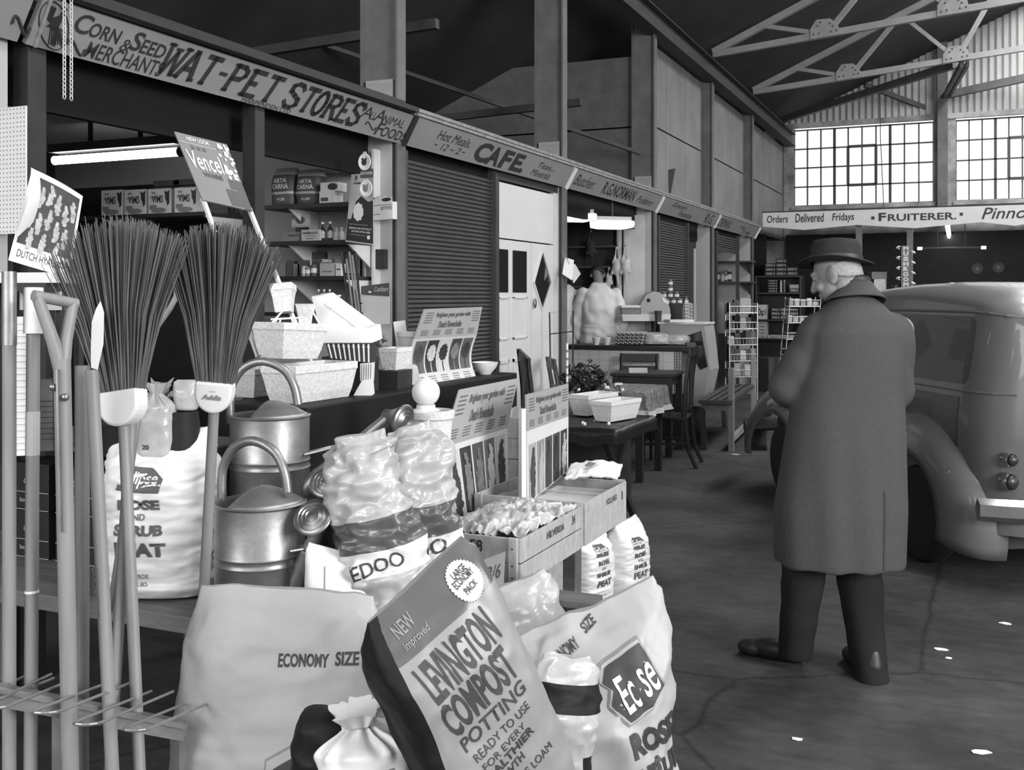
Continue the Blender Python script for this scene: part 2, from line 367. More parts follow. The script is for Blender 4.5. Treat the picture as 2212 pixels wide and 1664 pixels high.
# roof trusses
def truss(y, seed):
    t = bpy.data.objects.new('roof_truss', None); COL.objects.link(t); t.location = (-3.4, y, 4.7); struct(t)
    A = lambda x: Vector((x, y, 5.15+.085*(x+1.84)))
    T = lambda x: Vector((x, y, roofz(x)-.16))
    mb = MB(); mb.bar(A(-3.4), A(3.4), .075, .09); mb.bar(T(-3.4), T(3.4), .09, .09)
    nodes = [-1.84, -.22, 1.4, 3.0]
    tops = [-2.7, -1.05, .6, 2.2]
    for nx, tx in zip(nodes, tops):
        mb.bar(A(nx), T(tx), .05, .06); 
    for nx, tx in zip(nodes, tops[1:]+[3.6]): mb.bar(A(nx)+Vector((0, .03, 0)), T(tx), .06, .07)
    P(mb, 'truss_members', TRUS, t)
    for nx in nodes:
        a = A(nx); g = MB().prism([(-.2, -.06), (.2, -.03), (.16, .12), (.06, .2), (-.12, .2), (-.2, .08)], .02, Matrix.Translation(a) @ Matrix.Rotation(pi/2, 4, 'X') @ Matrix.Translation((0, 0, .05)))
        P(g, 'gusset_plate', TRUS, t)
        r = MB()
        for dx, dz in ((-.15, 0), (-.08, .01), (.08, .02), (.15, .03), (-.1, .11), (-.06, .16), (.06, .13), (.1, .09)): r.ell(a+Vector((dx, -.065, dz)), (.016, .012, .016), n=8)
        P(r, 'rivets', STL, t)
    return t
truss(14.84, 1); truss(17.85, 2)
mb = MB(); a = WP = W(2035, 225, 21.5)
mb.bar(W(1640, 275, 20.9), W(2062, 140, 17.0), .1, .12); mb.bar(W(1868, 183, 20.6), W(2030, 245, 20.6), .09, .09); mb.bar(W(2040, 208, 20.2), W(2078, 138, 16.4), .06, .1); mb.bar(W(2052, 205, 20.2), W(2090, 138, 16.4), .05, .08)
struct(mb.build('roof_brace', mat('dark painted steel', 66, .6, var=.15)))
struct(MB().bar(W(2042, 206, 20.3), W(2300, 150, 19.0), .12, .14).build('wind_beam', STL))
GL = mat('roof glazing', 235, .4, var=0, emit=12.0)
for y0 in (8.0, 13.5, 17.9): struct(MB().add([(.9, y0, roofz(.9)-.03), (2.6, y0, roofz(2.6)-.03), (2.6, y0+3.6, roofz(2.6)-.03), (.9, y0+3.6, roofz(.9)-.03), (.9, y0, roofz(.9)-.01), (2.6, y0, roofz(2.6)-.01), (2.6, y0+3.6, roofz(2.6)-.01), (.9, y0+3.6, roofz(.9)-.01)], [(0, 1, 2, 3), (4, 7, 6, 5), (0, 4, 5, 1), (1, 5, 6, 2), (2, 6, 7, 3), (3, 7, 4, 0)]).build('roof_light', GL))
one('pull_cord', MB().tube([W(1901, 198, 20.6), W(1902, 300, 20.6), W(1909, 447, 20.6)], .008, 6), BLK, 'thin cord hanging down in front of the large pane window', 'cord')
# stalls: roofs, partitions, fascia lines
STROOF = mat('stall roof board', 60, .8, var=.2); CEIL = mat('stall ceiling board', 190, .7, var=.1, scale=1.5, stretch=(6, 1, 1))
PART = mat('white stall partition', 172, .7, var=.07, scale=1.5)
struct(MB().bb(-6.4, -3.45, -.2, 17.9, 2.70, 2.74).build('stall_roof', STROOF))
struct(MB().bb(-6.4, -3.6, 0, 2.9, 2.64, 2.68).bb(-6.4, -4.45, 3.0, 5.9, 2.64, 2.68).bb(-6.4, -3.6, 6, 17.8, 2.64, 2.68).build('ceiling_stall', CEIL))
for k, y in enumerate(BAYS[1:]):
    struct(MB().bb(-6.4, -3.44, y-.07, y-.03, 0, 2.64).build('partition', PART))
struct(MB().bb(-6.4, -3.44, 17.8, 17.84, 0, 2.64).build('partition', PART))
POSTM = mat('dark post paint', 50, .5, var=.15); DGREY = mat('dark grey frame paint', 62, .5, var=.15)
for y, w in [(Yu(88, 3.4), .09), (Yu(568, 3.4), .08)]+[(b-.02, .09) for b in BAYS[2:]]:
    struct(MB().bb(-3.50, -3.42, y-w/2, y+w/2, 0, 2.56).build('stall_post', POSTM))
struct(MB().bb(-3.66, -3.62, -.2, 17.9, 2.34, 2.64).build('stall_header', mat('header shade black', 14, .9, var=.1)))  # near-black colour paints in the shade below the sign
RAIL = mat('worn light rail', 150, .6, .3, var=.25, scale=20)
struct(MB().bb(-3.34, -3.26, -.2, 5.9, 2.735, 2.765).bb(-3.44, -3.36, -.2, 5.9, 2.79, 2.815).build('trim_1', BLK))
struct(MB().bb(-3.325, -3.295, 5.95, 17.95, 2.725, 2.745).bb(-3.42, -3.39, 5.95, 17.95, 2.785, 2.81).build('trim_2', RAIL))
# ------------------------------------------------------------------ signs
SIGN = mat('painted sign board', 138, .55, var=.05, scale=3)
SU = Vector((.10, 0, .175)); SU.normalize(); SLEN = .2
def sp(u, t): # point on sign face
    a = 3.4-.1*t; return Vector((-a, Yu(u, a), 2.54+.175*t))
def sign(y0, y1, name, label):
    s = thing(name, label, 'sign', (-3.35, y0, 2.54)); N = Vector((0, 1, 0)).cross(SU)
    A, B = Vector((-3.4, y0, 2.54)), Vector((-3.3, y0, 2.715)); L = Vector((0, y1-y0, 0)); T = -N*.025
    P(MB().add([A, A+L, B+L, B, A+T, A+L+T, B+L+T, B+T], [(0, 1, 2, 3), (4, 7, 6, 5), (0, 4, 5, 1), (1, 5, 6, 2), (2, 6, 7, 3), (3, 7, 4, 0)]), 'board', SIGN, s)
    return s
def stext(mb, st, u0, u1, t0, t1, bold=0, shear=0, sp_=1.0):
    a = 3.4-.05*(t0+t1); y0, y1 = Yu(u0, a), Yu(u1, a); 
    mb.text(st, Vector((-3.4+.1*t0, y0, 2.54+.175*t0)), (0, 1, 0), SU, y1-y0, SLEN*(t1-t0), bold, shear, .002, sp_)
SLAB = {  # stroke letters in a unit box: polylines, then serif spots
 'W': ([[(.08, 1), (.28, 0)], [(.28, 0), (.5, .8)], [(.5, .8), (.72, 0)], [(.72, 0), (.92, 1)]], [(.1, 1), (.9, 1), (.5, .85)]),
 'A': ([[(.1, 0), (.5, 1)], [(.5, 1), (.9, 0)], [(.26, .36), (.74, .36)]], [(.1, 0), (.9, 0)]),
 'T': ([[(.5, 0), (.5, 1)], [(.04, .93), (.96, .93)]], [(.5, 0)]),
 '-': ([[(.05, .45), (.95, .45)]], []),
 'P': ([[(.2, 0), (.2, 1)], [(.2, .93), (.62, .93), (.84, .82), (.86, .66), (.66, .5), (.2, .48)]], [(.2, 0), (.16, 1)]),
 'E': ([[(.2, 0), (.2, 1)], [(.1, .93), (.88, .93)], [(.2, .5), (.66, .5)], [(.1, .07), (.92, .07)]], [(.16, 0), (.16, 1)]),
 'S': ([[(.86, .78), (.7, .93), (.42, .95), (.18, .84), (.2, .64), (.5, .52), (.8, .4), (.86, .2), (.62, .06), (.32, .06), (.12, .24)]], []),
 'O': ([[(.5+.36*sin(a*pi/9), .5+.44*cos(a*pi/9)) for a in range(19)]], []),
 'R': ([[(.2, 0), (.2, 1)], [(.2, .93), (.6, .93), (.8, .82), (.8, .64), (.6, .52), (.2, .5)], [(.5, .52), (.86, 0)]], [(.2, 0), (.16, 1), (.88, 0)]),
}
def slab(mb, ch, u0, u1, t0, t1, sh=.28):
    ya, yb = Yu(u0, 3.35), Yu(u1, 3.35); w = yb-ya; h = SLEN*(t1-t0)
    O = Vector((-3.4+.1*t0, ya, 2.54+.175*t0)); N = Vector((0, 1, 0)).cross(SU)*.002
    q = lambda x, y: O+Vector((0, x*w+sh*(y-.5)*h, 0))+SU*(y*h)+N
    th = .25*w if ch not in 'W-' else (.17*w if ch == 'W' else .3*w); tv = .17
    st, se = SLAB[ch]
    for line in st:
        for i in range(len(line)-1):
            (xa, y_a), (xb, y_b) = line[i], line[i+1]; dx, dy = (xb-xa)*w, (y_b-y_a)*h; l = sqrt(dx*dx+dy*dy) or 1
            wd = th if abs(dy) > abs(dx) else min(th, tv*h); ex, ey = (dx/l*wd*.3, dy/l*wd*.3) if len(line) > 2 else (0, 0); nx, ny = -dy/l*wd/2, dx/l*wd/2
            pts = [(xa*w+nx-ex, y_a*h+ny-ey), (xa*w-nx-ex, y_a*h-ny-ey), (xb*w-nx+ex, y_b*h-ny+ey), (xb*w+nx+ex, y_b*h+ny+ey)]
            mb.add([q(p[0]/w, p[1]/h) for p in pts], [(0, 1, 2, 3)])
    for x, y in se:
        yy = min(max(y, .06), .94); mb.add([q(x-.17, yy-.05), q(x+.17, yy-.05), q(x+.17, yy+.05), q(x-.17, yy+.05)], [(0, 1, 2, 3)])
    mb.keep = True
def scurl(mb, pts, r=.006):
    mb.tube(pts, r, 5)
def curlpts(u0, u1, t0, t1):
    out = []
    for i in range(17):
        s = i/16; a = s*2*pi*1.0
        out.append(sp(u0+(u1-u0)*s, (t0+t1)/2+(t1-t0)/2*sin(a))+Vector((.002, 0, 0)))
    out += [sp(u1-(u1-u0)*.12, t0+(t1-t0)*.35)]
    out = [sp(u0+(u1-u0)*.12, t0+(t1-t0)*.65)]+out
    return out
s0 = sign(0, 2.93, 'shop_sign', 'grey fascia sign at the far left edge, only a painted scroll in view')
mb = MB(); scurl(mb, curlpts(24, 64, .16, .48), .007); P(mb, 'scroll', INK, s0)
mb = MB(); stext(mb, 'V', 14, 42, .75, 1.25, .03, 0); mb.v = [p for p in mb.v]; 
s1 = sign(2.97, 5.90, 'shop_sign', 'long grey fascia sign in heavy slab capitals above the pet food stall')
mb = MB()
for ch, a, b in (('W', 351, 396), ('A', 391, 430), ('T', 432, 467), ('-', 472, 490), ('P', 492, 528), ('E', 530, 566), ('T', 570, 602), ('S', 617, 652), ('T', 652, 680), ('O', 678, 704), ('R', 703, 733), ('E', 732, 757), ('S', 755, 782)):
    slab(mb, ch, a, b, .14 if ch != '-' else .3, .92 if ch != '-' else .85)
P(mb, 'main_lettering', INK, s1, label='heavy slab capitals')
mb = MB()
for st, a, b, t0, t1, bo in (('C', 163, 199, .50, .93, .02), ('ORN', 194, 260, .50, .82, .02), ('&', 261, 282, .40, .68, .0), ('S', 284, 309, .47, .92, .02), ('EED', 304, 357, .47, .80, .02), ('MERCHANTS', 186, 351, .06, .42, .01), ('HARPENDEN LTD', 522, 627, .01, .14, 0), ('A', 783, 805, .5, .86, 0), ('LL', 801, 812, .5, .76, 0), ('A', 811, 832, .5, .9, 0), ('NIMAL', 828, 873, .5, .78, 0), ('F', 812, 828, .08, .5, .01), ('OODS', 824, 876, .08, .42, .01)):
    stext(mb, st, a, b, t0, t1, bo, .15)
scurl(mb, curlpts(142, 184, .07, .34), .006); scurl(mb, curlpts(788, 812, .2, .4), .004)
P(mb, 'small_lettering', INK, s1, label='small capitals CORN & SEED MERCHANTS and ALL ANIMAL FOODS')
mb = MB(); ring = [sp(115+32*cos(a*pi/16), .5+.46*sin(a*pi/16))+Vector((.003, 0, 0)) for a in range(32)]; mb.tube(ring, .003, 5, closed=True)
random.seed(4)
N = Vector((0, 1, 0)).cross(SU)*.002
def blot(mb, pts): mb.add([sp(u, t)+N for u, t in pts], [tuple(range(len(pts)))])
blot(mb, [(96, .62), (106, .88), (122, .86), (114, .66), (128, .74), (140, .95), (146, .9), (134, .66), (126, .5), (138, .22), (132, .12), (124, .3), (118, .1), (110, .12), (116, .4), (104, .46), (98, .44), (108, .54)])
for k in range(7): mb.tube([sp(104+k*5, .12+.01*k)+N, sp(110+k*4, .5)+N], .0025, 4)
P(mb, 'emblem', INK, s1, label='round painted emblem of corn')
struct(MB().bar(sp(72, 0)+N*2, sp(107, 1)+N*2, .012, .02).build('trim_3', RAIL))
s2 = sign(5.95, 8.88, 'shop_sign', 'grey fascia sign lettered CAFE with Hot Meals 12-2 and Teas')
mb = MB(); 
for ch, a, b, t0, t1 in (('C', 1028, 1060, .1, .9), ('A', 1054, 1080, .1, .88), ('F', 1082, 1106, .1, .88), ('E.', 1106, 1134, .1, .88)): stext(mb, ch, a, b, t0, t1, .045, .12)
P(mb, 'main_lettering', INK, s2, label='bold capitals CAFE')
mb = MB()
for st, a, b, t0, t1 in (('Hot Meals.', 947, 1017, .5, .84), ('-', 939, 945, .28, .32), ('12 ~ 2', 953, 994, .17, .42), ('-', 998, 1004, .28, .32), ('Teas...', 1164, 1200, .55, .8), ('Minerals', 1148, 1188, .15, .45)): stext(mb, st, a, b, t0, t1, 0, .3)
P(mb, 'small_lettering', INK, s2)
WTRIM = mat('white joint strip', 215, .5, var=.05)
s3 = sign(8.92, 11.84, 'shop_sign', "grey fascia sign over the butcher, narrow capitals with script to each side")
mb = MB(); stext(mb, 'R.G.NORMAN', 1304, 1372, .2, .86, .015, .1); stext(mb, 'Butcher.', 1243, 1285, .25, .8, 0, .5); stext(mb, 'Poulterer', 1377, 1411, .25, .65, 0, .4); P(mb, 'lettering', INK, s3)
s4 = sign(11.88, 14.85, 'shop_sign', 'grey fascia sign with script Grocery Provisions, beyond the butcher sign')
mb = MB(); stext(mb, 'Grocery', 1454, 1484, .5, .9, 0, .5); stext(mb, 'Provisions', 1466, 1494, .12, .5, 0, .5); stext(mb, 'R.G.', 1524, 1541, .15, .85, .0, .15); P(mb, 'lettering', INK, s4)
s5 = sign(14.89, 17.9, 'shop_sign', 'last grey fascia sign of the row, meeting the white fruiterer sign at the corner')
mb = MB(); stext(mb, 'NORMAN', 1548, 1578, .15, .85, .0, .15); stext(mb, 'Fruit', 1600, 1611, .45, .75, 0, .3); stext(mb, 'Veg', 1605, 1620, .1, .45, 0, .3); P(mb, 'lettering', INK, s5)
for y in (8.9, 11.86, 14.87, 17.92): struct(MB().bar(Vector((-3.4, y, 2.535))+N*2, Vector((-3.298, y, 2.72))+N*2, .045, .012, up=(0, 1, 0)).build('trim_4', WTRIM))
struct(MB().bar(Vector((-3.4, 5.92, 2.535))+N*2, Vector((-3.298, 5.92, 2.72))+N*2, .05, .012, up=(0, 1, 0)).build('trim_5', BLK))
# fruiterer sign across the end
YF = 18.05
fs = thing('shop_sign', 'white zigzag-edged sign across the far end lettered Orders Delivered Fridays FRUITERER', 'sign', (-3.3, YF, 2.75))
FW = mat('white fascia board', 205, .55, var=.04)
top = lambda u: Vector((Xu(u, YF), YF, 2.975))
zz = [(1641, 490), (1738, 497), (1850, 486), (1976, 493), (2120, 480), (2192, 488), (2300, 470), (2400, 476)]
low = [Vector((Xu(u, YF), YF, Zv(v, Xu(u, YF), YF))) for u, v in zz]; up = [Vector((p.x, YF, 2.975)) for p in low]
low[0].x = up[0].x = -3.28
n = len(low); d = Vector((0, .03, 0)); vs = low+up+[p+d for p in low]+[p+d for p in up]; fcs = []
for i in range(n-1): fcs += [(i, i+1, n+i+1, n+i), (2*n+i, 3*n+i, 3*n+i+1, 2*n+i+1), (i, 2*n+i, 2*n+i+1, i+1), (n+i, n+i+1, 3*n+i+1, 3*n+i)]
fcs += [(0, n, 3*n, 2*n), (n-1, 3*n-1, 4*n-1, 2*n-1)]
P(MB().add(vs, fcs), 'board', FW, fs)
mb = MB()
def ftext(st, u0, u1, v0, v1, bo, sh):
    x0, x1 = Xu(u0, YF), Xu(u1, YF); z0 = Zv(v1, x0, YF); z1 = Zv(v0, x0, YF); mb.text(st, (x0, YF, z0), (1, 0, 0), (0, 0, 1), x1-x0, z1-z0, bo, sh, .004)
for q in (('Orders', 1657, 1702, 466, 482, .01, .1), ('Delivered', 1718, 1780, 462, 481, .015, .1), ('Fridays', 1798, 1845, 461, 482, .015, .1), ('F', 1898, 1914, 460, 478, .03, 0), ('RUITERER.', 1918, 2066, 463, 478, .02, 0), ('Pinnock', 2120, 2262, 449, 474, .01, .3)): ftext(*q)
mb.bb(Xu(1882, YF), Xu(1889, YF), YF-.004, YF-.001, 2.81, 2.86).bb(Xu(2073, YF), Xu(2080, YF), YF-.004, YF-.001, 2.83, 2.88)
P(mb, 'lettering', INK, fs)
# ------------------------------------------------------------------ people
SKIN = mat('weathered skin', 128, .55, var=.1, scale=14)
COAT = mat('grey wool overcoat', 68, .9, var=.06, scale=60, spec=.15, bump=.08, bscale=220)
TROU = mat('dark trousers', 30, .85, var=.1, spec=.2); SHOE = mat('black leather shoe', 26, .5, var=.1)
FELT = mat('dark felt hat', 44, .85, var=.12, scale=30, spec=.2); HAIRG = mat('grey hair', 150, .7, var=.25, scale=60, stretch=(1, 1, 5)); HAIRD = mat('dark hair', 40, .6, var=.3, scale=60)
OVERALL = mat('white overall cotton', 212, .8, var=.04, scale=5, spec=.2)
def head(mb, M, beard=0):                                      # face looks along local +y, z up, origin mid-head
    mb.ell((0, -.012, .022), (.076, .097, .098), M); mb.ell((0, .028, -.05), (.058, .066, .062), M); mb.ell((0, .062, -.092), (.03, .026, .022), M)
    mb.caps((0, .088, .018), (0, .113, -.026), .011, .017, 10, M); mb.ell((0, .08, .03), (.052, .02, .014), M)
    for s in (-1, 1):
        mb.ell((s*.08, -.008, -.012), (.011, .027, .037), M, rot=(.15, 0, s*.3)); mb.ell((s*.082, -.004, -.036), (.01, .014, .014), M)
        mb.ell((s*.034, .07, -.028), (.024, .024, .024), M); mb.ell((s*.031, .083, .012), (.014, .01, .009), M); mb.ell((s*.013, .103, -.03), (.011, .012, .009), M)
    mb.ell((0, .09, -.058), (.024, .012, .007), M); mb.ell((0, .088, -.07), (.021, .012, .008), M)
def hand(mb, M, curl=.5, side=1):                              # wrist at origin, fingers along +x, palm faces -z
    mb.ell((.05, 0, 0), (.05, .041, .016), M); mb.caps((-.02, 0, 0), (.02, 0, 0), .028, .03, 12, M)
    for i, (y, L) in enumerate(((.03, .07), (.011, .08), (-.009, .074), (-.028, .058))):
        p = Vector((.09, y, 0)); a = -curl*.25
        for k, (l, r) in enumerate(((.45, .0095), (.32, .0088), (.23, .008))):
            q = p+Vector((cos(a), y*.5*(1-k*.3), sin(a)))*L*l*1.1; mb.caps(p, q, r, r*.94, 10, M); p = q; a -= curl*(.75-.1*i*.3)
    p = Vector((.025, .036*side, -.006)); q = p+Vector((.026, .03*side, -.014)); r_ = q+Vector((.03, .008*side, -.012)); mb.caps(p, q, .013, .0115, 10, M); mb.caps(q, r_, .0112, .0095, 10, M)
def arm(mb, sh, el, wr, r=(.055, .042, .03)):
    mb.caps(sh, el, r[0], r[1]); mb.caps(el, wr, r[1]*1.02, r[2])
def handat(mb, wr, d, up, curl=.5, side=1): hand(mb, frame(wr, d, Vector(up).cross(Vector(d))), curl, side)
def rings(mb, rs, n=36):                                       # closed loft through ellipses (z, cx, cy, rx, ry)
    vs = []; fs = []
    for z, cx, cy, rx, ry in rs:
        for j in range(n):
            a = 2*pi*j/n; ca, sa = cos(a), sin(a); e = .85
            vs.append((cx+rx*abs(ca)**e*(1 if ca > 0 else -1), cy+ry*abs(sa)**e*(1 if sa > 0 else -1), z))
    k = len(rs)
    for i in range(k-1):
        for j in range(n): fs.append((i*n+j, i*n+(j+1) % n, (i+1)*n+(j+1) % n, (i+1)*n+j))
    fs += [tuple(range(n))[::-1], tuple((k-1)*n+j for j in range(n))]; mb.add(vs, fs); return mb
def ruffle(ob, amp, fn):
    for v in ob.data.vertices: v.co = v.co+v.normal*amp*fn(v.co)
    ob.data.update()
def person(label, u, d, vf, face, rotz=TH, group=None):
    b = W(u, vf, d); return thing('person', label, 'person', (b.x, b.y, 0), rotz, group)
# --- the man in the overcoat (local frame: x right in the picture, y away, z up; 1 px = .00191 m)
K = 4.3/2250; px = lambda u: (u-1800)*K; pz = lambda v: EYE+(640-v)*K
b = W(1800, 640, 4.3)
man = thing('person', 'man in long grey overcoat and dark hat, back turned, standing beside the van', 'person', (b.x, b.y, 0), TH)
hm = Matrix.Translation((px(1808), .03, pz(590))) @ Euler((radians(-24), radians(6), radians(58)), 'ZYX').to_matrix().to_4x4()
hm = Matrix.Translation((px(1810), .02, pz(592))) @ Matrix.Rotation(radians(52), 4, 'Z') @ Matrix.Rotation(radians(-22), 4, 'X')
mb = MB(); head(mb, hm)
mb.caps((px(1840), -.01, pz(660)), (px(1822), .0, pz(608)), .062, .056); rings(mb, [(pz(1140), .03, 0, .17, .11), (pz(1000), .045, 0, .17, .12), (pz(850), .07, 0, .165, .12), (pz(720), .08, 0, .16, .11), (pz(660), .08, 0, .09, .07)], 24)
mb.caps((px(1775), 0, pz(1130)), (px(1742), .0, pz(1270)), .085, .06); mb.caps((px(1742), 0, pz(1270)), (px(1722), .03, pz(1400)), .058, .042)
mb.caps((px(1862), 0, pz(1130)), (px(1862), -.02, pz(1290)), .085, .06); mb.caps((px(1862), -.02, pz(1290)), (px(1868), -.06, pz(1435)), .058, .042)
arm(mb, (px(1765), .0, pz(712)), (px(1698), .03, pz(838)), (px(1722), .27, pz(880))); arm(mb, (px(1945), .0, pz(712)), (px(1944), .02, pz(850)), (px(1905), .26, pz(885)))
handat(mb, (px(1722), .27, pz(880)), (.5, .8, -.1), (0, -.2, 1), .7, 1); handat(mb, (px(1905), .26, pz(885)), (-.5, .8, -.1), (0, -.2, 1), .7, -1)
remesh(mb, 'body', SKIN, man, .0055, 3)
mb = MB(); rings(mb, [(pz(1216), .028, .0, .262, .20), (pz(1100), .032, 0, .268, .20), (pz(950), .048, 0, .242, .185), (pz(860), .06, 0, .222, .17), (pz(780), .078, -.005, .205, .16), (pz(720), .078, -.01, .195, .15), (pz(685), .083, -.01, .165, .13), (pz(655), .085, 0, .11, .10), (pz(632), .075, .01, .06, .07)], 48)
mb.caps((px(1775), 0, pz(722)), (px(1706), .03, pz(838)), .096, .080, 24); mb.caps((px(1706), .03, pz(838)), (px(1755), .25, pz(872)), .080, .062, 24); mb.caps((px(1775), .01, pz(750)), (px(1732), .03, pz(848)), .088, .078, 24)
mb.caps((px(1925), 0, pz(722)), (px(1932), .02, pz(845)), .095, .082, 24); mb.caps((px(1936), .02, pz(845)), (px(1912), .24, pz(880)), .08, .06, 24)
coat = remesh(mb, 'overcoat', COAT, man, .0085, 14)
def fold(p):
    low = max(0, min(1, (1.15-p.z)/.5)); a = math.atan2(p.y, p.x-.04)
    n = noise.noise(Vector((p.x*7, p.y*7, p.z*2.2)))
    arm_ = max(0, min(1, (abs(p.x-.06)-.15)/.06))*max(0, min(1, (p.z-1.05)/.15))
    return .7*n+low*.8*sin(a*9+p.z*2)+arm_*.45*sin(p.z*40+p.x*34+3*n)
ruffle(coat, .006, fold)
sf = Surf(coat); mb = MB()
sf.poly(mb, [(0, 0), (.007, 0), (.012, .3), (.004, .32)], (px(1873), -.4, pz(1208)), (1, 0, 0), (0, 0, 1), .003, .02, .3); P0 = mb.build('back_vent', mat('coat shadow seam', 50, .9, var=.1), man)
mb = MB()
mb.grid(lambda a, t: ((lambda th, r, z: (px(1846)+r*sin(th)*1.06, .005-r*cos(th)*.92, z))((a-.5)*4.6, .066+.052*t**1.3, pz(606)-.012*(1-cos((a-.5)*3.2))*3.2-.062*t-.018*abs((a-.5)*2)**2)), 40, 8)
col = mb.build('collar', COAT, man, smooth=True); so = col.modifiers.new('s', 'SOLIDIFY'); so.thickness = .007; so.offset = 1
mb = MB(); mb.grid(lambda a, t: ((lambda th, r, z: (px(1846)+r*sin(th)*1.06, .005-r*cos(th)*.92, z))((a-.5)*4.6, .061+.007*t, pz(594)-.012*(1-cos((a-.5)*3.2))*3.2-.024*t-.018*abs((a-.5)*2)**2)), 40, 4)
c2 = mb.build('collar_lining', BLK, man, smooth=True); so = c2.modifiers.new('s', 'SOLIDIFY'); so.thickness = .005
mb = MB(); rings(mb, [(pz(1250), px(1735), 0, .088, .09), (pz(1330), px(1727), .01, .074, .08), (pz(1425), px(1722), .03, .066, .07)], 24)
mb.caps((px(1740), 0, pz(1180)), (px(1735), 0, pz(1250)), .1, .088)
rings(mb, [(pz(1250), px(1857), 0, .092, .09), (pz(1330), px(1862), -.02, .078, .08), (pz(1458), px(1868), -.075, .070, .085)], 24); mb.caps((px(1850), 0, pz(1180)), (px(1857), 0, pz(1250)), .1, .09)
tr = remesh(mb, 'trousers', TROU, man, .009, 4); ruffle(tr, .005, lambda p: noise.noise(Vector((p.x*9, p.y*9, p.z*12))))
def shoe(name, heel, d):
    d = Vector(d).normalized(); s = Vector((-d.y, d.x, 0)); mb = MB(); h = Vector(heel)
    M = frame(h, d, s)
    mb.ell((.03, 0, .055), (.05, .042, .055), M); mb.ell((.12, 0, .046), (.10, .048, .046), M); mb.ell((.21, 0, .038), (.065, .048, .038), M); mb.caps((.02, 0, .06), (.03, 0, .11), .042, .038, 12, M)
    o = remesh(mb, name, SHOE, man, .006, 3); P1 = MB().prism([(-.018, -.034), (.06, -.04), (.14, -.047), (.23, -.042), (.272, 0), (.23, .042), (.14, .047), (.06, .04), (-.018, .034)], .01, M @ Matrix.Translation((0, 0, .006))); q = P1.build('sole', BLK, o); return o
shoe('shoe', (px(1742), .075, 0), (-.85, .5, 0)); shoe('shoe', (px(1868), -.125, 0), (-.08, 1, 0))
hc = Matrix.Translation((px(1808), .02, pz(571))) @ Matrix.Rotation(radians(3), 4, 'Y') @ Matrix.Rotation(radians(-7), 4, 'X') @ Matrix.Rotation(radians(52), 4, 'Z')
mb = MB(); n = 48
def hatv(a, t):                                                # brim outside to crown top
    th = 2*pi*a
    prof = [(.139, .0), (.144, .004), (.139, .008), (.118, .001), (.100, .004), (.097, .02), (.095, .05), (.091, .082), (.084, .097), (.06, .102), (.02, .092), (.001, .088)]
    i = min(int(t*(len(prof)-1)), len(prof)-2); f = t*(len(prof)-1)-i; r = prof[i][0]*(1-f)+prof[i+1][0]*f; z = prof[i][1]*(1-f)+prof[i+1][1]*f
    if r > .11: z += .010*cos(2*th)*(r-.1)/.04+.003
    if z > .06: z -= .022*max(0, 1-abs(cos(th))*r/.03)*(1 if r < .07 else 0)
    return hc @ Vector((r*cos(th)*.95, r*sin(th)*1.1, z))
mb.grid(hatv, n, 34, wrap=True)
hat = mb.build('hat', FELT, man, smooth=True); so = hat.modifiers.new('s', 'SOLIDIFY'); so.thickness = .004
mb = MB(); mb.grid(lambda a, t: hc @ Vector((.1005*cos(2*pi*a)*.95, .1005*sin(2*pi*a)*1.1, .006+.026*t)), 48, 3, wrap=True); q = mb.build('hat_band', BLK, hat, smooth=True)
mb = MB()                                                      # hair at the back and sides below the hat
hs = Surf(bpy.data.objects['body'])
mb.grid(lambda a, t: hm @ Vector((.0800*cos(pi+(a)*pi)*(1-.12*t), -.012+.1*sin(pi+a*pi)*(1-.1*t), .03-.075*t*(1-.45*abs(2*a-1)**3))), 24, 8)
hr = mb.build('hair', HAIRG, man, smooth=True); so = hr.modifiers.new('s', 'SOLIDIFY'); so.thickness = .004
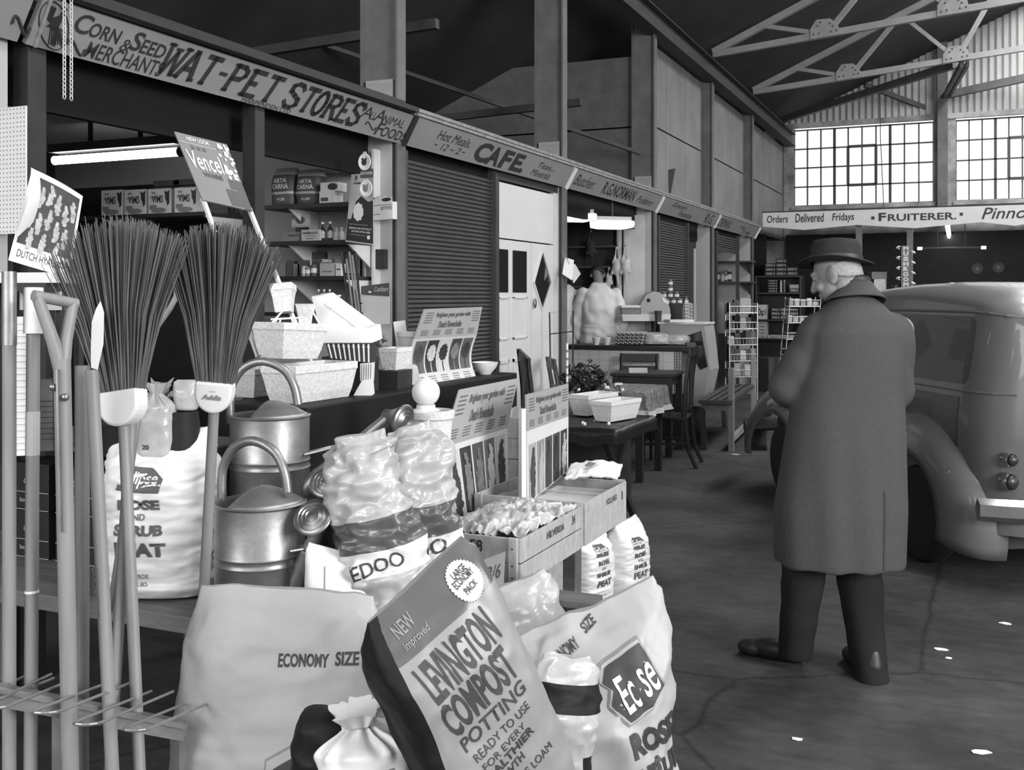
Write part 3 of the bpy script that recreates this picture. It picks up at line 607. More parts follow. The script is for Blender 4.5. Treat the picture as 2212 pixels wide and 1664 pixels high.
# --- the two butchers
def butcher(label, u, d, sc, turn, headrot, arms):
    p = W(u, 640, d); t = thing('person', label, 'person', (p.x, p.y, .152), TH+turn)
    mb = MB(); hM = Matrix.Translation((0, .10, 1.585*sc)) @ Matrix.Rotation(headrot[0], 4, 'Z') @ Matrix.Rotation(headrot[1], 4, 'X'); head(mb, hM)
    mb.caps((0, 0, 1.4*sc), (0, .07, 1.54*sc), .06, .055); rings(mb, [(.85*sc, 0, 0, .15, .11), (1.1*sc, 0, 0, .15, .12), (1.35*sc, 0, 0, .17, .11), (1.45*sc, 0, 0, .08, .06)], 24)
    for s in (-1, 1):
        mb.caps((s*.1, 0, .9*sc), (s*.11, 0, .5*sc), .085, .06); mb.caps((s*.11, 0, .5*sc), (s*.11, 0, .1*sc), .055, .04); mb.ell((s*.11, .06, .04), (.045, .13, .04))
        el, wr = arms[0 if s < 0 else 1]; arm(mb, (s*.19, 0, 1.36*sc), el, wr); d_ = (Vector(wr)-Vector(el)).normalized(); handat(mb, wr, d_, (0, -1, .3), .45, -s)
    remesh(mb, 'body', SKIN, t, .0075, 3)
    mb = MB(); rings(mb, [(.62*sc, 0, 0, .23, .17), (.9*sc, 0, 0, .215, .165), (1.02*sc, 0, -.005, .2, .15), (1.2*sc, 0, -.01, .205, .16), (1.36*sc, 0, -.01, .2, .14), (1.44*sc, 0, 0, .13, .1), (1.49*sc, 0, .01, .075, .075)], 40)
    for s in (-1, 1):
        el, wr = arms[0 if s < 0 else 1]; w2 = Vector(el).lerp(Vector(wr), .75); mb.caps((s*.185, -.01, 1.36*sc), el, .085, .068, 20); mb.caps(el, w2, .066, .052, 20)
    c = remesh(mb, 'white_coat', OVERALL, t, .011, 4); ruffle(c, .012, lambda p: noise.noise(Vector((p.x*12, p.y*12, p.z*8)))+.5*sin(p.z*30+p.x*20+4*noise.noise(p*5)))
    mb = MB(); rings(mb, [(1.0*sc, 0, -.005, .207, .157), (1.025*sc, 0, -.005, .206, .157)], 40); mb.build('belt', OVERALL, t)
    mb = MB(); mb.grid(lambda a, q: hM @ Vector((.081*cos(2*pi*a)*sin(.15+q*1.5), -.018+(.102*sin(2*pi*a))*sin(.15+q*1.5), .024+.103*cos(.15+q*1.5)-(.06*q if sin(2*pi*a) < 0 else 0))), 28, 10, wrap=True)
    h = mb.build('hair', HAIRD, t, smooth=True); so = h.modifiers.new('s', 'SOLIDIFY'); so.thickness = .006; so.offset = 1
    mb = MB()
    for s in (-1, 1): rings(mb, [(.05, s*.11, 0, .065, .07), (.5*sc, s*.11, 0, .08, .085), (.9*sc, s*.1, 0, .1, .11)], 20)
    remesh(mb, 'trousers', TROU, t, .012, 3); return t
butcher('person in a white coat bending over the butcher counter, back to us', 1294, 12.15, 1.04, 0, (radians(-20), radians(-52)), (((-.27, .03, 1.12), (-.24, .06, .86)), ((.27, -.02, 1.12), (.27, .05, .88))))
butcher('person in a white coat half hidden behind the dark stall post, arm hanging', 1217, 12.3, 1.03, radians(25), (radians(15), radians(-48)), (((-.26, .03, 1.1), (-.22, .08, .86)), ((.26, -.02, 1.12), (.27, .05, .87))))
# ------------------------------------------------------------------ van
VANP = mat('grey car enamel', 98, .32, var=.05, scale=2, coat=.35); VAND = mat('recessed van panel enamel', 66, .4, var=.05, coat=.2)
CHROME = mat('chrome', 205, .18, .95, var=.05); RUB = mat('tyre rubber', 34, .7, var=.15); LENS = mat('dark red lamp lens', 44, .35, var=0)
van = thing('van', 'small rounded grey van standing at the right behind the man in the overcoat', 'van', (.664, 6.213, 0), math.atan2(.855, -.52))
LV = 3.42
def vroof(x):
    if x < .35: return 1.60-.16*((.35-x)/.35)**2.2
    if x < 1.9: return 1.60+.04*sin((x-.35)/1.55*pi)
    if x < 2.25: return 1.60-(x-1.9)/.35*.52*((x-1.9)/.35*.5+.5)
    return 1.02-.10*((x-2.25)/1.17)-.14*max(0, (x-3.1)/.32)**2
def vhw(x, k):                                                 # half width at height fraction k (0 sill .. 1 roof edge)
    base = .665-.11*max(0, (k-.45)/.55)**1.2-.03*(1-k)
    if x < .34: base *= 1-.34*((.34-x)/.34)**2.6
    if x > 2.2: base *= 1-.20*((x-2.2)/1.22)**1.5-.18*max(0, (x-3.1)/.32)**2
    return base
def vsec(x):
    zr = vroof(x); z0 = .30; pts = []
    ze = zr-.115
    for i in range(11):
        k = i/10; pts.append((vhw(x, k), z0+(ze-z0)*k))
    w = vhw(x, 1)
    for i in range(1, 9):
        a = pi/2*i/8; pts.append((w*(cos(a)**.75 if a < pi/2-.01 else 0), ze+(zr-ze)*sin(a)**.9))
    return pts
xs = [0, .012, .04, .09, .16, .25, .35, .5, .7, .9, 1.1, 1.4, 1.7, 1.9, 1.98, 2.06, 2.15, 2.25, 2.4, 2.7, 3.0, 3.15, 3.28, 3.37, 3.42]
mb = MB(); vs = []; fs = []
for x in xs:
    s = vsec(x); row = [(x, y, z) for y, z in s]+[(x, -y, z) for y, z in s[-2::-1]]; vs += row
m = len(row)
for i in range(len(xs)-1):
    for j in range(m-1): fs.append((i*m+j, i*m+j+1, (i+1)*m+j+1, (i+1)*m+j))
    fs.append((i*m+m-1, i*m, (i+1)*m, (i+1)*m+m-1))
fs += [tuple(range(m)), tuple((len(xs)-1)*m+j for j in range(m))[::-1]]
body = MB().add(vs, fs).build('body_shell', VANP, van, smooth=40)
sb = Surf(body)
def rr(x0, x1, z0, z1, r, n=6, cutc=None):
    out = []
    for cx, cz, a0 in ((x1-r, z1-r, 0), (x0+r, z1-r, pi/2), (x0+r, z0+r, pi), (x1-r, z0+r, 1.5*pi)):
        out += [(cx+r*cos(a0+pi/2*i/n), cz+r*sin(a0+pi/2*i/n)) for i in range(n+1)]
    return out
for s, nm in ((1, 'left'), (-1, 'right')):
    X = (-s, 0, 0); O = (0, 0, 0)
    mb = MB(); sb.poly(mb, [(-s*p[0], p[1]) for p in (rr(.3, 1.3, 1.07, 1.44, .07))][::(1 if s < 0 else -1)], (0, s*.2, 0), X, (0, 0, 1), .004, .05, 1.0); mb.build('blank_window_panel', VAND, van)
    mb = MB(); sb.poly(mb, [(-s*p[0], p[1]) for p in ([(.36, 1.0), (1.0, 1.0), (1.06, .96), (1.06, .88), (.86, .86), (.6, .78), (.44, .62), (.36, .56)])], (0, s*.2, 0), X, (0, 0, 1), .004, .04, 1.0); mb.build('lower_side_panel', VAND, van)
    mb = MB()
    for z, x0, x1, r in ((1.035, .06, 2.0, .006), (1.465, .05, 1.95, .009)):
        pts = []
        for i in range(24):
            x = x0+(x1-x0)*i/23; h = sb.t.ray_cast(Vector((x, s*1.2, z-(0 if x > .35 else .05*((.35-x)/.35)**2*(z > 1.2)))), Vector((0, -s, 0)))
            if h[0]: pts.append(h[0]+Vector((0, s*.003, 0)))
        mb.tube(pts, r, 6)
    mb.build('body_moulding', VANP, van)
    # wings
    def wing(cx, r0, r1, bul, a0, a1, yb=.50):
        g = MB()
        def fn(a, t):
            th = a0+(a1-a0)*a; q = t*pi/2; r = r0+(r1-r0)*(1-cos(q))**.9 if False else r1-(r1-r0)*(1-sin(q)) ; y = yb+bul*cos(q)
            # t=0 outer lip (wheel opening) .. t=1 meets the body
            r = r0+(r1-r0)*sin(q); y = yb+bul*cos(q)**.7
            k = 1+.02*max(0, cos(th))**2 if cx < 1.5 else 1+.35*max(0, -cos(th))**2
            return (cx-r*cos(th)*(1.05 if cx < 1.5 else 1.1)*(k if cos(th)*(1 if cx < 1.5 else -1) > 0 else 1), s*y, .30+r*sin(th))
        g.grid(fn, 30, 10); o = g.build('rear_wing' if cx < 1.5 else 'front_wing', VANP, van, smooth=True); so = o.modifiers.new('s', 'SOLIDIFY'); so.thickness = .012; return o
    wing(.76, .34, .60, .25, radians(-14), radians(176)); wing(2.78, .34, .62, .30, radians(4), radians(188), .44)
    for cx in (.76, 2.78):
        w = MB(); M = Matrix.Translation((cx, s*.60, .285)) @ Matrix.Rotation(pi/2, 4, 'X')
        w.lathe([(.17, -.055), (.22, -.065), (.265, -.06), (.283, -.035), (.285, 0), (.283, .035), (.265, .06), (.22, .065), (.17, .055)], 40, M); wo = w.build('wheel', RUB, van, smooth=40)
        h = MB(); h.lathe([(.175, -.03), (.17, .03), (.1, .035 if s > 0 else .03), (.06, .05), (.0, .055)], 32, Matrix.Translation((cx, s*.60, .285)) @ Matrix.Rotation(-s*pi/2, 4, 'X')); h.build('hub_cap', VAND, wo, smooth=40)
    for z, r in ((.70, .032), (.585, .04)):
        q = sb.t.ray_cast(Vector((-.6, s*.53, z)), Vector((1, 0, 0)))
        p = q[0]; M = Matrix.Translation(p) @ Matrix.Rotation(radians(s*18), 4, 'Z') @ Matrix.Rotation(-pi/2, 4, 'Y')
        l = MB().lathe([(r*1.25, -.02), (r*1.25, .012), (r*1.1, .022), (r*.98, .018)], 24, M).build('rear_lamp', CHROME, van, smooth=40)
        MB().lathe([(r*1.0, .016), (r*.97, .034), (r*.6, .046), (0, .052)], 24, M).build('lens', LENS, l, smooth=True)
def bumper(x, z, hw, name, bend):
    pts = [(x+bend*abs(i/10)**3, hw*i/10, z) for i in range(-10, 11)]; b_ = MB(); vs = []; fs = []
    for p in pts: vs += [(p[0], p[1], p[2]-.06), (p[0]-.03*(1 if bend > 0 else -1), p[1], p[2]-.03), (p[0]-.03*(1 if bend > 0 else -1), p[1], p[2]+.03), (p[0], p[1], p[2]+.06), (p[0]+.02*(1 if bend > 0 else -1), p[1], p[2])]
    for i in range(20):
        for j in range(5): fs.append((i*5+j, i*5+(j+1) % 5, (i+1)*5+(j+1) % 5, (i+1)*5+j))
    fs += [(0, 1, 2, 3, 4), tuple(100+j for j in range(5))]
    return b_.add(vs, fs).build(name, CHROME, van, smooth=40)
bumper(-.06, .44, .69, 'rear_bumper', .16); bumper(3.62, .46, .72, 'front_bumper', -.16)
MB().bb(.2, 3.2, -.5, .5, .2, .34).build('chassis', BLK, van)
for s in (-1, 1): MB().ell((3.25, s*.46, .72), (.12, .10, .10)).build('headlamp', CHROME, van, smooth=True)
sbm = MB(); 
MB().bb(1.0, 2.2, .58, .68, .26, .31).build('running_board', BLK, van)
# ------------------------------------------------------------------ sacks
POLY = mat('white polythene sack', 205, .42, var=.05, scale=5, spec=.5, bump=.06, bscale=35)
POLYB = mat('dull white polythene sack', 158, .5, var=.06, scale=6, bump=.05, bscale=45)
CLEAR = mat('hazy clear polythene', 168, .22, var=.18, scale=9, bump=.25, bscale=30)
POLYD = mat('black polythene', 26, .6, var=.1, bump=.08, spec=.2); POLYG = mat('grey polythene', 132, .4, var=.05, bump=.06, bscale=40); POLYM = mat('dark grey polythene', 84, .32, var=.06, bump=.06, bscale=30)
PRINT = mat('grey print', 120, .5, var=.05); PRLT = mat('pale print', 205, .5, var=.03)
def ridge(p, k): return 1-2*abs(noise.noise(Vector(p)*k))
def sack(root, name, w, d, h, m, seed=0, top='pillow', wr=.012, nu=104, nv=84, shear=0, mf=None, ex=.62, sag=0, fall=.6, horiz=0, pinch=0, crump=0):
    so = Vector((seed*3.7, seed*1.9, seed*5.3)); mb = MB(); mb.keep = True
    def f(a, t):
        th = 2*pi*a; ca, sa = cos(th), sin(th)
        kx = 1.0; ky = 1.0
        if t < .1: q = sqrt(max(0, 1-(1-t/.1)**2)); kx *= .82+.18*q; ky *= .7+.3*q
        bul = 1+.06*sin(pi*min(1, t*1.3))
        if top == 'pillow':
            if t > fall: q = (t-fall)/(1-fall); ky *= 1-.95*q**1.6; kx *= 1+.03*q-.16*q**4-pinch*q
        elif top == 'tied':
            if t > .68:
                q = min(1, (t-.68)/.17); s_ = 1-.82*(q*q*(3-2*q)); 
                if t > .85: s_ = .18+.30*((t-.85)/.15)*(1+.35*sin(th*5+seed))
                kx *= s_; ky *= s_*(w/d if t > .85 else 1)
        elif top == 'round':
            if t > .75: q = (t-.75)/.25; s_ = sqrt(max(0.0, 1-q*q)); kx *= max(.02, s_); ky *= max(.02, s_)
        x = w/2*kx*bul*abs(ca)**ex*(1 if ca > 0 else -1); y = d/2*ky*bul*abs(sa)**ex*(1 if sa > 0 else -1); z = h*t
        p = Vector((x, y, z))
        q3 = Vector((x*1.0, y*1.0, z*(1+horiz)))+so
        dis = wr*(crump*(.6*ridge(q3, 17)+.4*ridge(q3+Vector((2, 5, 9)), 33))+.9*ridge(q3, 5.5)+.55*ridge(q3*1.0+Vector((7, 3, 1)), 12)+.7*noise.noise(q3*3.0)+.25*ridge(q3, 26))
        if top == 'tied' and t > .6: dis += wr*.9*sin(th*11+3*noise.noise(q3*4))*min(1, (t-.6)/.15)*.8*(.5 if t > .85 else 1)
        nrm = Vector((x/(w/2)**2, y/(d/2)**2, 0)); nrm = nrm.normalized() if nrm.length > 1e-6 else Vector((0, 0, 1))
        p += nrm*dis*(1 if ky > .2 else .5); p.z += dis*.4+shear*x*max(0, (t-.25)/.75)**1.3 - sag*(1-(2*x/w)**2)*max(0, (t-.7)/.3)
        if top == 'pillow' and t > .9: p.z += wr*.8*noise.noise(Vector((x*14, seed, 0)))
        return p
    mb.grid(f, nu, nv, wrap=True)
    if mf:
        mb.m = [mf(((i % nu)+.5)/nu, (i//nu+.5)/(nv-1)) for i in range(nu*(nv-1))]
    mb.add([f(i/nu, 0) for i in range(nu)], [tuple(range(nu))[::-1]]); mb.add([f(i/nu, 1) for i in range(nu)], [tuple(range(nu))])
    return mb.build(name, m, root, smooth=True)
def placed(name, label, cat, u, v, d, yaw=0, roll=0, pitch=0, group=None, z=None):
    p = W(u, v, d); 
    if z is not None: p.z = z
    M = Matrix.Rotation(TH+yaw, 3, 'Z') @ Matrix.Rotation(roll, 3, 'Y') @ Matrix.Rotation(pitch, 3, 'X')
    return thing(name, label, cat, p, 0, group, M.to_euler())
def prn(s, name, m, parent, items, off=.002, X=(1, 0, 0), Y=(0, 0, 1), y0=-.3):
    mb = MB()
    for it in items:
        st, x, z, w, h = it[:5]; bo = it[5] if len(it) > 5 else .02; sh = it[6] if len(it) > 6 else 0; ang = it[7] if len(it) > 7 else 0
        Xv = Matrix.Rotation(-ang, 3, 'Y') @ Vector(X); Yv = Matrix.Rotation(-ang, 3, 'Y') @ Vector(Y)
        if isinstance(st, str): s.text(mb, st, (x, y0, z), Xv, Yv, w, h, bo, sh, off, step=.014)
        else: s.poly(mb, [(p[0]*w, p[1]*h) for p in st], (x, y0, z), Xv, Yv, off, .014)
    return mb.build(name, m, parent, smooth=True)
DIA = [(0, .35), (.42, .0), (1, .3), (.9, .85), (.48, 1), (.1, .8)]
# economy size sack, lower left
r = placed('peat_sack', 'large pale ECONOMY SIZE peat sack standing in front, topmost edge level', 'sack', 606, 640, 2.40, 0, radians(1), 0, z=0)
o = sack(r, 'sack',   .455, .27, .872, POLYB, 3, 'pillow', .010, 120, 96, shear=-.05, fall=.5, ex=.55)
o2 = Surf(o)
prn(o2, 'size_lettering', INK, r, [('ECONOMY', .0, .725, .112, .028, .03), ('SIZE', .126, .728, .052, .028, .03)], .0015)
PENT = [(0, 0), (0, .72), (.52, 1.0), (1.0, .72), (1.0, 0)]
prn(o2, 'logo_border', PRINT, r, [(PENT, -.012, .37, .238, .242)], .002); prn(o2, 'logo_gap', POLYB, r, [(PENT, -.008, .37, .230, .236)], .0035); prn(o2, 'logo_panel', INK, r, [(PENT, .004, .37, .208, .215)], .005)
prn(o2, 'logo_letter', PRLT, r, [('E', .03, .40, .055, .115, .02, .25)], .0068)
# second big peat sack, right, with the tilted label
r = placed('peat_sack', 'large pale peat sack at the right of the pile, slumped top and tilted dark label', 'sack', 1258, 640, 2.66, radians(8), 0, 0, z=0)
o = sack(r, 'sack',   .40, .28, .745, POLYB, 8, 'pillow', .017, 120, 96, shear=.42, fall=.62, ex=.6)
o2 = Surf(o); A8 = radians(30)
LAB = [(0, .42), (.16, .62), (.05, .82), (.22, 1.0), (1.0, 1.0), (1.0, .16), (.62, 0), (.14, 0)]
prn(o2, 'logo_border', PRINT, r, [(LAB, .065, .495, .152, .155, 0, 0, A8)], .002); prn(o2, 'logo_gap', POLYB, r, [(LAB, .069, .500, .143, .146, 0, 0, A8)], .0035); prn(o2, 'logo_panel', INK, r, [(LAB, .073, .507, .134, .134, 0, 0, A8)], .005)
prn(o2, 'logo_lettering', PRLT, r, [('Ec', .084, .535, .046, .088, .01, .2, A8), ('se', .134, .568, .046, .07, .01, .2, A8)], .0068)
B8 = radians(14)
prn(o2, 'lettering', INK, r, [('ROSE', .095, .43, .13, .062, .05, 0, B8), ('&', .15, .41, .02, .018, .02, 0, B8), ('SHRUB', .095, .345, .15, .056, .05, 0, B8), ('PEAT', .095, .26, .14, .066, .05, 0, B8), ('ECONOMY', -.09, .625, .09, .028, .02, 0, radians(38)), ('SIZE', .0, .70, .04, .024, .02, 0, radians(38))], .003)
# compost sack leaning in the middle
r = placed('compost_sack', 'two-tone grey COMPOST sack with black gusset, leaning over the pile', 'sack', 1184, 1996, 2.22, radians(34), radians(-23), radians(2))
def lmf(a, t):
    if .36 < a < .64: return 2
    return 1 if t > .90 and (a > .64 or a < .36) else 0
o = sack(r, 'sack', .272, .20, .86, [POLYG, POLYM, POLYD], 5, 'pillow', .008, 120, 110, shear=.2, fall=.76, ex=.42, mf=lmf)
o2 = Surf(o); t0 = .98
prn(o2, 'lettering', INK, r, [('LEVINGTON', -0.0870, 0.6700, .178, .076, .028, 0, .2), ('COMPOST', -0.0800, 0.5901, .172, .076, .028, 0, .2), ('POTTING', -0.0720, 0.5534, .165, .030, .01, .1, .2), ('READY TO USE', -0.0600, 0.5239, 0.1440, 0.0180, .0, 0, .2), ('FOR EVERY', -0.0520, 0.5006, 0.1120, 0.0148, 0, 0, .2), ('HEALTHIER', -0.0680, 0.4717, 0.1440, 0.0197, .02, 0, .2), ('GROWTH', -0.0600, 0.4484, 0.0960, 0.0180, .02, 0, .2), ('REPLACES LOAM', -0.0520, 0.4136, 0.1520, 0.0180, 0, 0, .2)], .002)
prn(o2, 'new_lettering', PRINT, r, [('NEW', -.09, .796, .046, .024, .02, 0, .2), ('improved', -.088, .770, .062, .018, .02, .2, .2)], .002)
star = [(.5+.5*(1 if i % 2 else .93)*cos(2*pi*i/72), .5+.5*(1 if i % 2 else .93)*sin(2*pi*i/72)) for i in range(72)]
prn(o2, 'starburst', PRLT, r, [(star, .04, .788, .072, .072)], .0025); prn(o2, 'starburst_lettering', INK, r, [('LARGE', .058, .832, .034, .012, .02, 0, .2), ('ECONOMY', .05, .818, .05, .012, .02, 0, .2), ('PACK', .062, .803, .032, .012, .02, 0, .2)], .0045)
# crumpled things at the bottom
r = placed('tied_bag', 'small white crumpled bag tied at the neck, bottom edge below the black gusset', 'bag', 800, 640, 2.10, 0, radians(-6), 0, z=.49)
sack(r, 'bag', .155, .12, .225, [POLY, PRINT], 12, 'tied', .012, 72, 60, mf=lambda a, t: 1 if (.42 < t < .56 and .7 < a < .86 and noise.noise(Vector((a*60, t*30, 0))) > -.1) else 0)
r0 = r
r = placed('wooden_box', 'plain box the small tied bags stand on, below the frame edge', 'box', 765, 640, 2.12, 0, 0, 0, z=0); MB().bb(-.14, .14, -.1, .1, 0, .485).build('box_body', PLANK, r)
r = placed('black_bag', 'black shiny crumpled bag covering the pentagon on the ECONOMY SIZE sack', 'bag', 688, 640, 2.14, 0, radians(5), 0, z=.49)
sack(r, 'bag', .105, .1, .205, POLYD, 14, 'round', .012, 60, 48)
r = placed('polythene_bag', 'crumpled clear polythene bag behind the slumped peat sack', 'bag', 1135, 640, 2.95, radians(10), radians(-12), 0, z=.40); sack(r, 'bag', .27, .16, .33, CLEAR, 21, 'pillow', .022, 80, 64, shear=.1)
r = placed('polythene_bag', 'crumpled half dark polythene bag between compost sack and slumped peat sack', 'bag', 1172, 640, 2.50, radians(20), radians(10), 0, z=.32); sack(r, 'bag', .13, .11, .36, [CLEAR, POLYD], 23, 'pillow', .022, 80, 64, mf=lambda a, t: 1 if .66 < t < .84 or (t < .4 and a > .8) else 0)
r = placed('paper_sack', 'white folded paper sack top peeping up behind the ECONOMY SIZE sack', 'sack', 745, 640, 2.66, 0, radians(-4), 0, z=.70); o = sack(r, 'sack', .17, .10, .20, WHT, 31, 'pillow', .004, 70, 60, shear=-.35, fall=.5); prn(Surf(o), 'seam', PRINT, r, [([(0, 0), (1, 0), (1, 1), (0, 1)], -.035, .03, .0025, .14)])
# two bags of dog food
def doobag(label, u, v, d, roll, seed, st):
    r = placed('food_bag', label, 'bag', u, v, d, radians(6), roll, 0)
    mf = lambda a, t: 2 if .40 < t < .57 else (1 if .27 < t <= .40 else 0)
    o = sack(r, 'bag', .155, .12, .485, [CLEAR, WPAINT, POLYM], seed, 'pillow', .026, 110, 110, shear=.12, fall=.48, ex=.75, mf=mf, pinch=.30, crump=.8); prn(Surf(o), 'lettering', INK, r, [(st, -.068, .148, .135, .036, .008, 0, radians(8))], .003); return r
doobag('crumpled clear food bag with dark band, nearer the watering cans', 846, 1343, 2.72, radians(-10), 41, 'EDOO'); doobag('crumpled clear food bag with dark band, beside the flower boards', 930, 1309, 2.86, radians(-7), 43, 'DOO')
# peat sacks with rose label: bench and floor
def rose(label, u, d, z, yaw, seed, w, h):
    r = placed('peat_bag', label, 'bag', u, 640, d, yaw, 0, 0, 'small peat bags', z); k = w/.3
    o = sack(r, 'bag', w, w*.72, h, POLY, seed, 'pillow', .011*k, 96, 84, shear=.12, fall=.66, ex=.7, horiz=2.0); s = Surf(o)
    prn(s, 'logo_panel', GREYD, r, [([(0, .1), (.9, 0), (1, .55), (.75, .95), (.2, 1)], -.10*k, .315*k, .14*k, .075*k)], .0015)
    prn(s, 'logo_lettering', PRLT, r, [('Eclipse', -.09*k, .33*k, .115*k, .045*k, .02, .25)], .0025)
    prn(s, 'lettering', GREYD, r, [('ROSE', -.09*k, .268*k, .12*k, .03*k, .05), ('AND', -.06*k, .24*k, .05*k, .018*k, 0), ('SHRUB', -.10*k, .196*k, .14*k, .03*k, .05), ('PEAT', -.10*k, .135*k, .15*k, .042*k, .05), ('APPROX', -.05*k, .075*k, .05*k, .012*k, 0), ('7 LBS', -.05*k, .05*k, .045*k, .012*k, 0)], .0025)
    return r
rose('white ROSE AND SHRUB PEAT bag on the bench behind the brooms', 352, 2.99, .70, 0, 51, .29, .46)
rose('small white peat bag behind the slumped sack, below the crates, left one', 1276, 4.5, .222, radians(54), 53, .205, .31); rose('small white peat bag behind the slumped sack, below the crates, right one', 1352, 4.64, .222, radians(54), 55, .205, .33)
p = W(1314, 640, 4.6); one('plank_stand', MB().bb(-.22, .19, -.14, .16, .17, .22).bb(-.2, -.16, -.12, .14, 0, .17).bb(.13, .17, -.12, .14, 0, .17), PLANK, 'low plank stand under the two small peat bags', 'stand', (p.x, p.y, 0), TH+.15)
# ------------------------------------------------------------------ benches
BY = 2.17
bn = thing('display_bench', 'long worn wooden bench carrying the peat bag and watering cans', 'bench', (-2.4, 2.8, 0))
P(MB().bb(-3.25, -1.28, BY, 3.80, .655, .70, bev=.004), 'bench_top', PLANK, bn)
for x in (-3.1, -1.36):
    for y in (2.4, 3.6): P(MB().bb(x-.035, x+.035, y-.035, y+.035, 0, .655), 'leg', PLANK, bn)
sh = thing('raised_shelf', 'plank shelf raised over the bench, holding plant pots', 'shelf', (-2.8, 2.9, .70))
P(MB().bb(-3.3, -2.09, 2.42, 2.74, 1.065, 1.09), 'shelf_board', PLANK, sh)
for x in (-3.25, -2.30): P(MB().bb(x-.02, x+.02, 2.66, 2.73, .70, 1.065), 'support', PLANK, sh)
sh = thing('stepped_stand', 'black covered stand holding the white stone-effect troughs', 'stand', (-2.0, 3.2, .70))
P(MB().bb(-2.30, -1.93, 2.76, 4.43, .701, 1.195, bev=.006), 'stand_body', POLYD, sh)
lt = thing('low_table', 'narrow dark table edge running behind the slumped peat sack', 'table', (-1.2, 2.9, 0))
P(MB().bb(-1.26, -.97, 2.74, 2.84, .675, .692), 'table_top', PLANK, lt); P(MB().bb(-1.26, -.98, 2.75, 2.83, .45, .675), 'apron', BLK, lt)
for x in (-1.23, -1.01):
    for y in (2.77, 2.81): P(MB().bb(x-.02, x+.02, y-.02, y+.02, 0, .45), 'leg', BLK, lt)
one('box', MB().bb(-.13, .13, -.14, .14, 0, .19, bev=.004), BLK, 'black box on the bench lifting the rear watering can', 'box', W(583, 640, 3.15).xy.to_3d()+Vector((0, 0, .70)), TH)
one('box', MB().bb(-.16, .16, -.1, .1, 0, .25, bev=.004), BLK, 'black box on the bench right of the front watering can', 'box', W(715, 640, 3.02).xy.to_3d()+Vector((0, 0, .70)), TH)
# ------------------------------------------------------------------ watering cans
def can(label, p, yaw, spout, lid=True, hook=True):
    t = thing('watering_can', label, 'watering can', p, yaw, 'galvanised watering cans'); R, Hh = .118, .30
    mb = MB(); mb.lathe([(R*.97, 0), (R, .005), (R, .14), (R*1.03, .146), (R, .152), (R, .162), (R*1.03, .168), (R, .174), (R, Hh-.006), (R*1.04, Hh), (R*1.0, Hh+.004), (R*.97, Hh-.01), (R*.96, .02)], 48); mb.build('body', GALV, t, smooth=35)
    mb = MB(); mb.grid(lambda a, b: ((R*(1-b)*cos(-pi*.5+pi*a*1.25-.2)), R*(1-b)*sin(-pi*.5+pi*a*1.25-.2), Hh+.045*sin(b*pi/2)), 30, 8); o = mb.build('half_cover', GALV, t, smooth=True); so = o.modifiers.new('s', 'SOLIDIFY'); so.thickness = .003
    arc = [(-.12, 0, Hh-.04), (-.128, 0, Hh+.05), (-.115, 0, Hh+.11), (-.06, 0, Hh+.165), (.02, 0, Hh+.16), (.075, 0, Hh+.11), (.09, 0, Hh+.02)]
    pts = []
    for i in range(len(arc)-1):
        for k in range(4): pts.append(Vector(arc[i]).lerp(Vector(arc[i+1]), k/4))
    pts.append(Vector(arc[-1])); pts = [((pts[max(0, i-2)]+pts[max(0, i-1)]+p_+pts[min(len(pts)-1, i+1)]+pts[min(len(pts)-1, i+2)])/5) for i, p_ in enumerate(pts)]
    mb = MB(); mb.tube([p_ for p_ in pts], .013, 10); mb.build('carrying_handle', GALV, t, smooth=40)
    e = Vector(spout); a = Vector((R*.86, 0, .07)); mb = MB(); mb.tube([a, a.lerp(e, .3), a.lerp(e, .7), e], [.034, .027, .021, .018], 18); so_ = mb.build('spout', GALV, t, smooth=40)
    mb = MB(); m_ = a.lerp(e, .62); mb.tube([(R*.99, .03, Hh*.62), m_+Vector((0, .024, .012))], .0045, 8); mb.tube([(R*.99, -.03, Hh*.62), m_+Vector((0, -.024, .012))], .0045, 8)
    dr = (e-a).normalized(); mm = frame(m_, dr.orthogonal(), dr.cross(dr.orthogonal())); mb.lathe([(.026, -.006), (.027, 0), (.026, .006)], 20, mm); mb.build('stay', STEEL, t, smooth=40)
    return t, e, dr
def roseh(t, e, ax, r=.04):
    ax = Vector(ax).normalized(); x = ax.orthogonal().normalized(); M = frame(e, x, ax.cross(x))
    mb = MB(); mb.lathe([(.019, -.02), (.021, .0), (r*.8, .03), (r*1.08, .045), (r*1.1, .052), (r, .057), (r*.86, .058), (r*.8, .055), (r*.62, .060), (r*.56, .057), (r*.38, .062), (r*.32, .059), (0, .063)], 32, M); return mb.build('rose', BRASS, t, smooth=40)
c, e, dr = can('galvanised watering can at the rear, its long spout reaching up to the right', W(583, 640, 3.15).xy.to_3d()+Vector((0, 0, .89)), TH+radians(-6), (.37, 0, .30)); roseh(c, e, (.75, -.35, -.15), .045)
c, e, dr = can('galvanised watering can in front, spout pointing towards us with brass rose', W(562, 640, 2.78).xy.to_3d()+Vector((0, 0, .70)), TH+radians(-22), (.185, 0, .25)); cv = Matrix.Rotation(-(TH+radians(-22)), 3, 'Z') @ Vector((SN-.25, -CS, .75)); roseh(c, e, cv, .047)
mb = MB(); 
r = placed('watering_rose', 'loose brass watering rose just behind the front can', 'watering rose', 716, 1062, 2.95, 0, 0, 0); roseh(r, Vector((0, 0, 0)), (-.1, -.75, .6), .046)
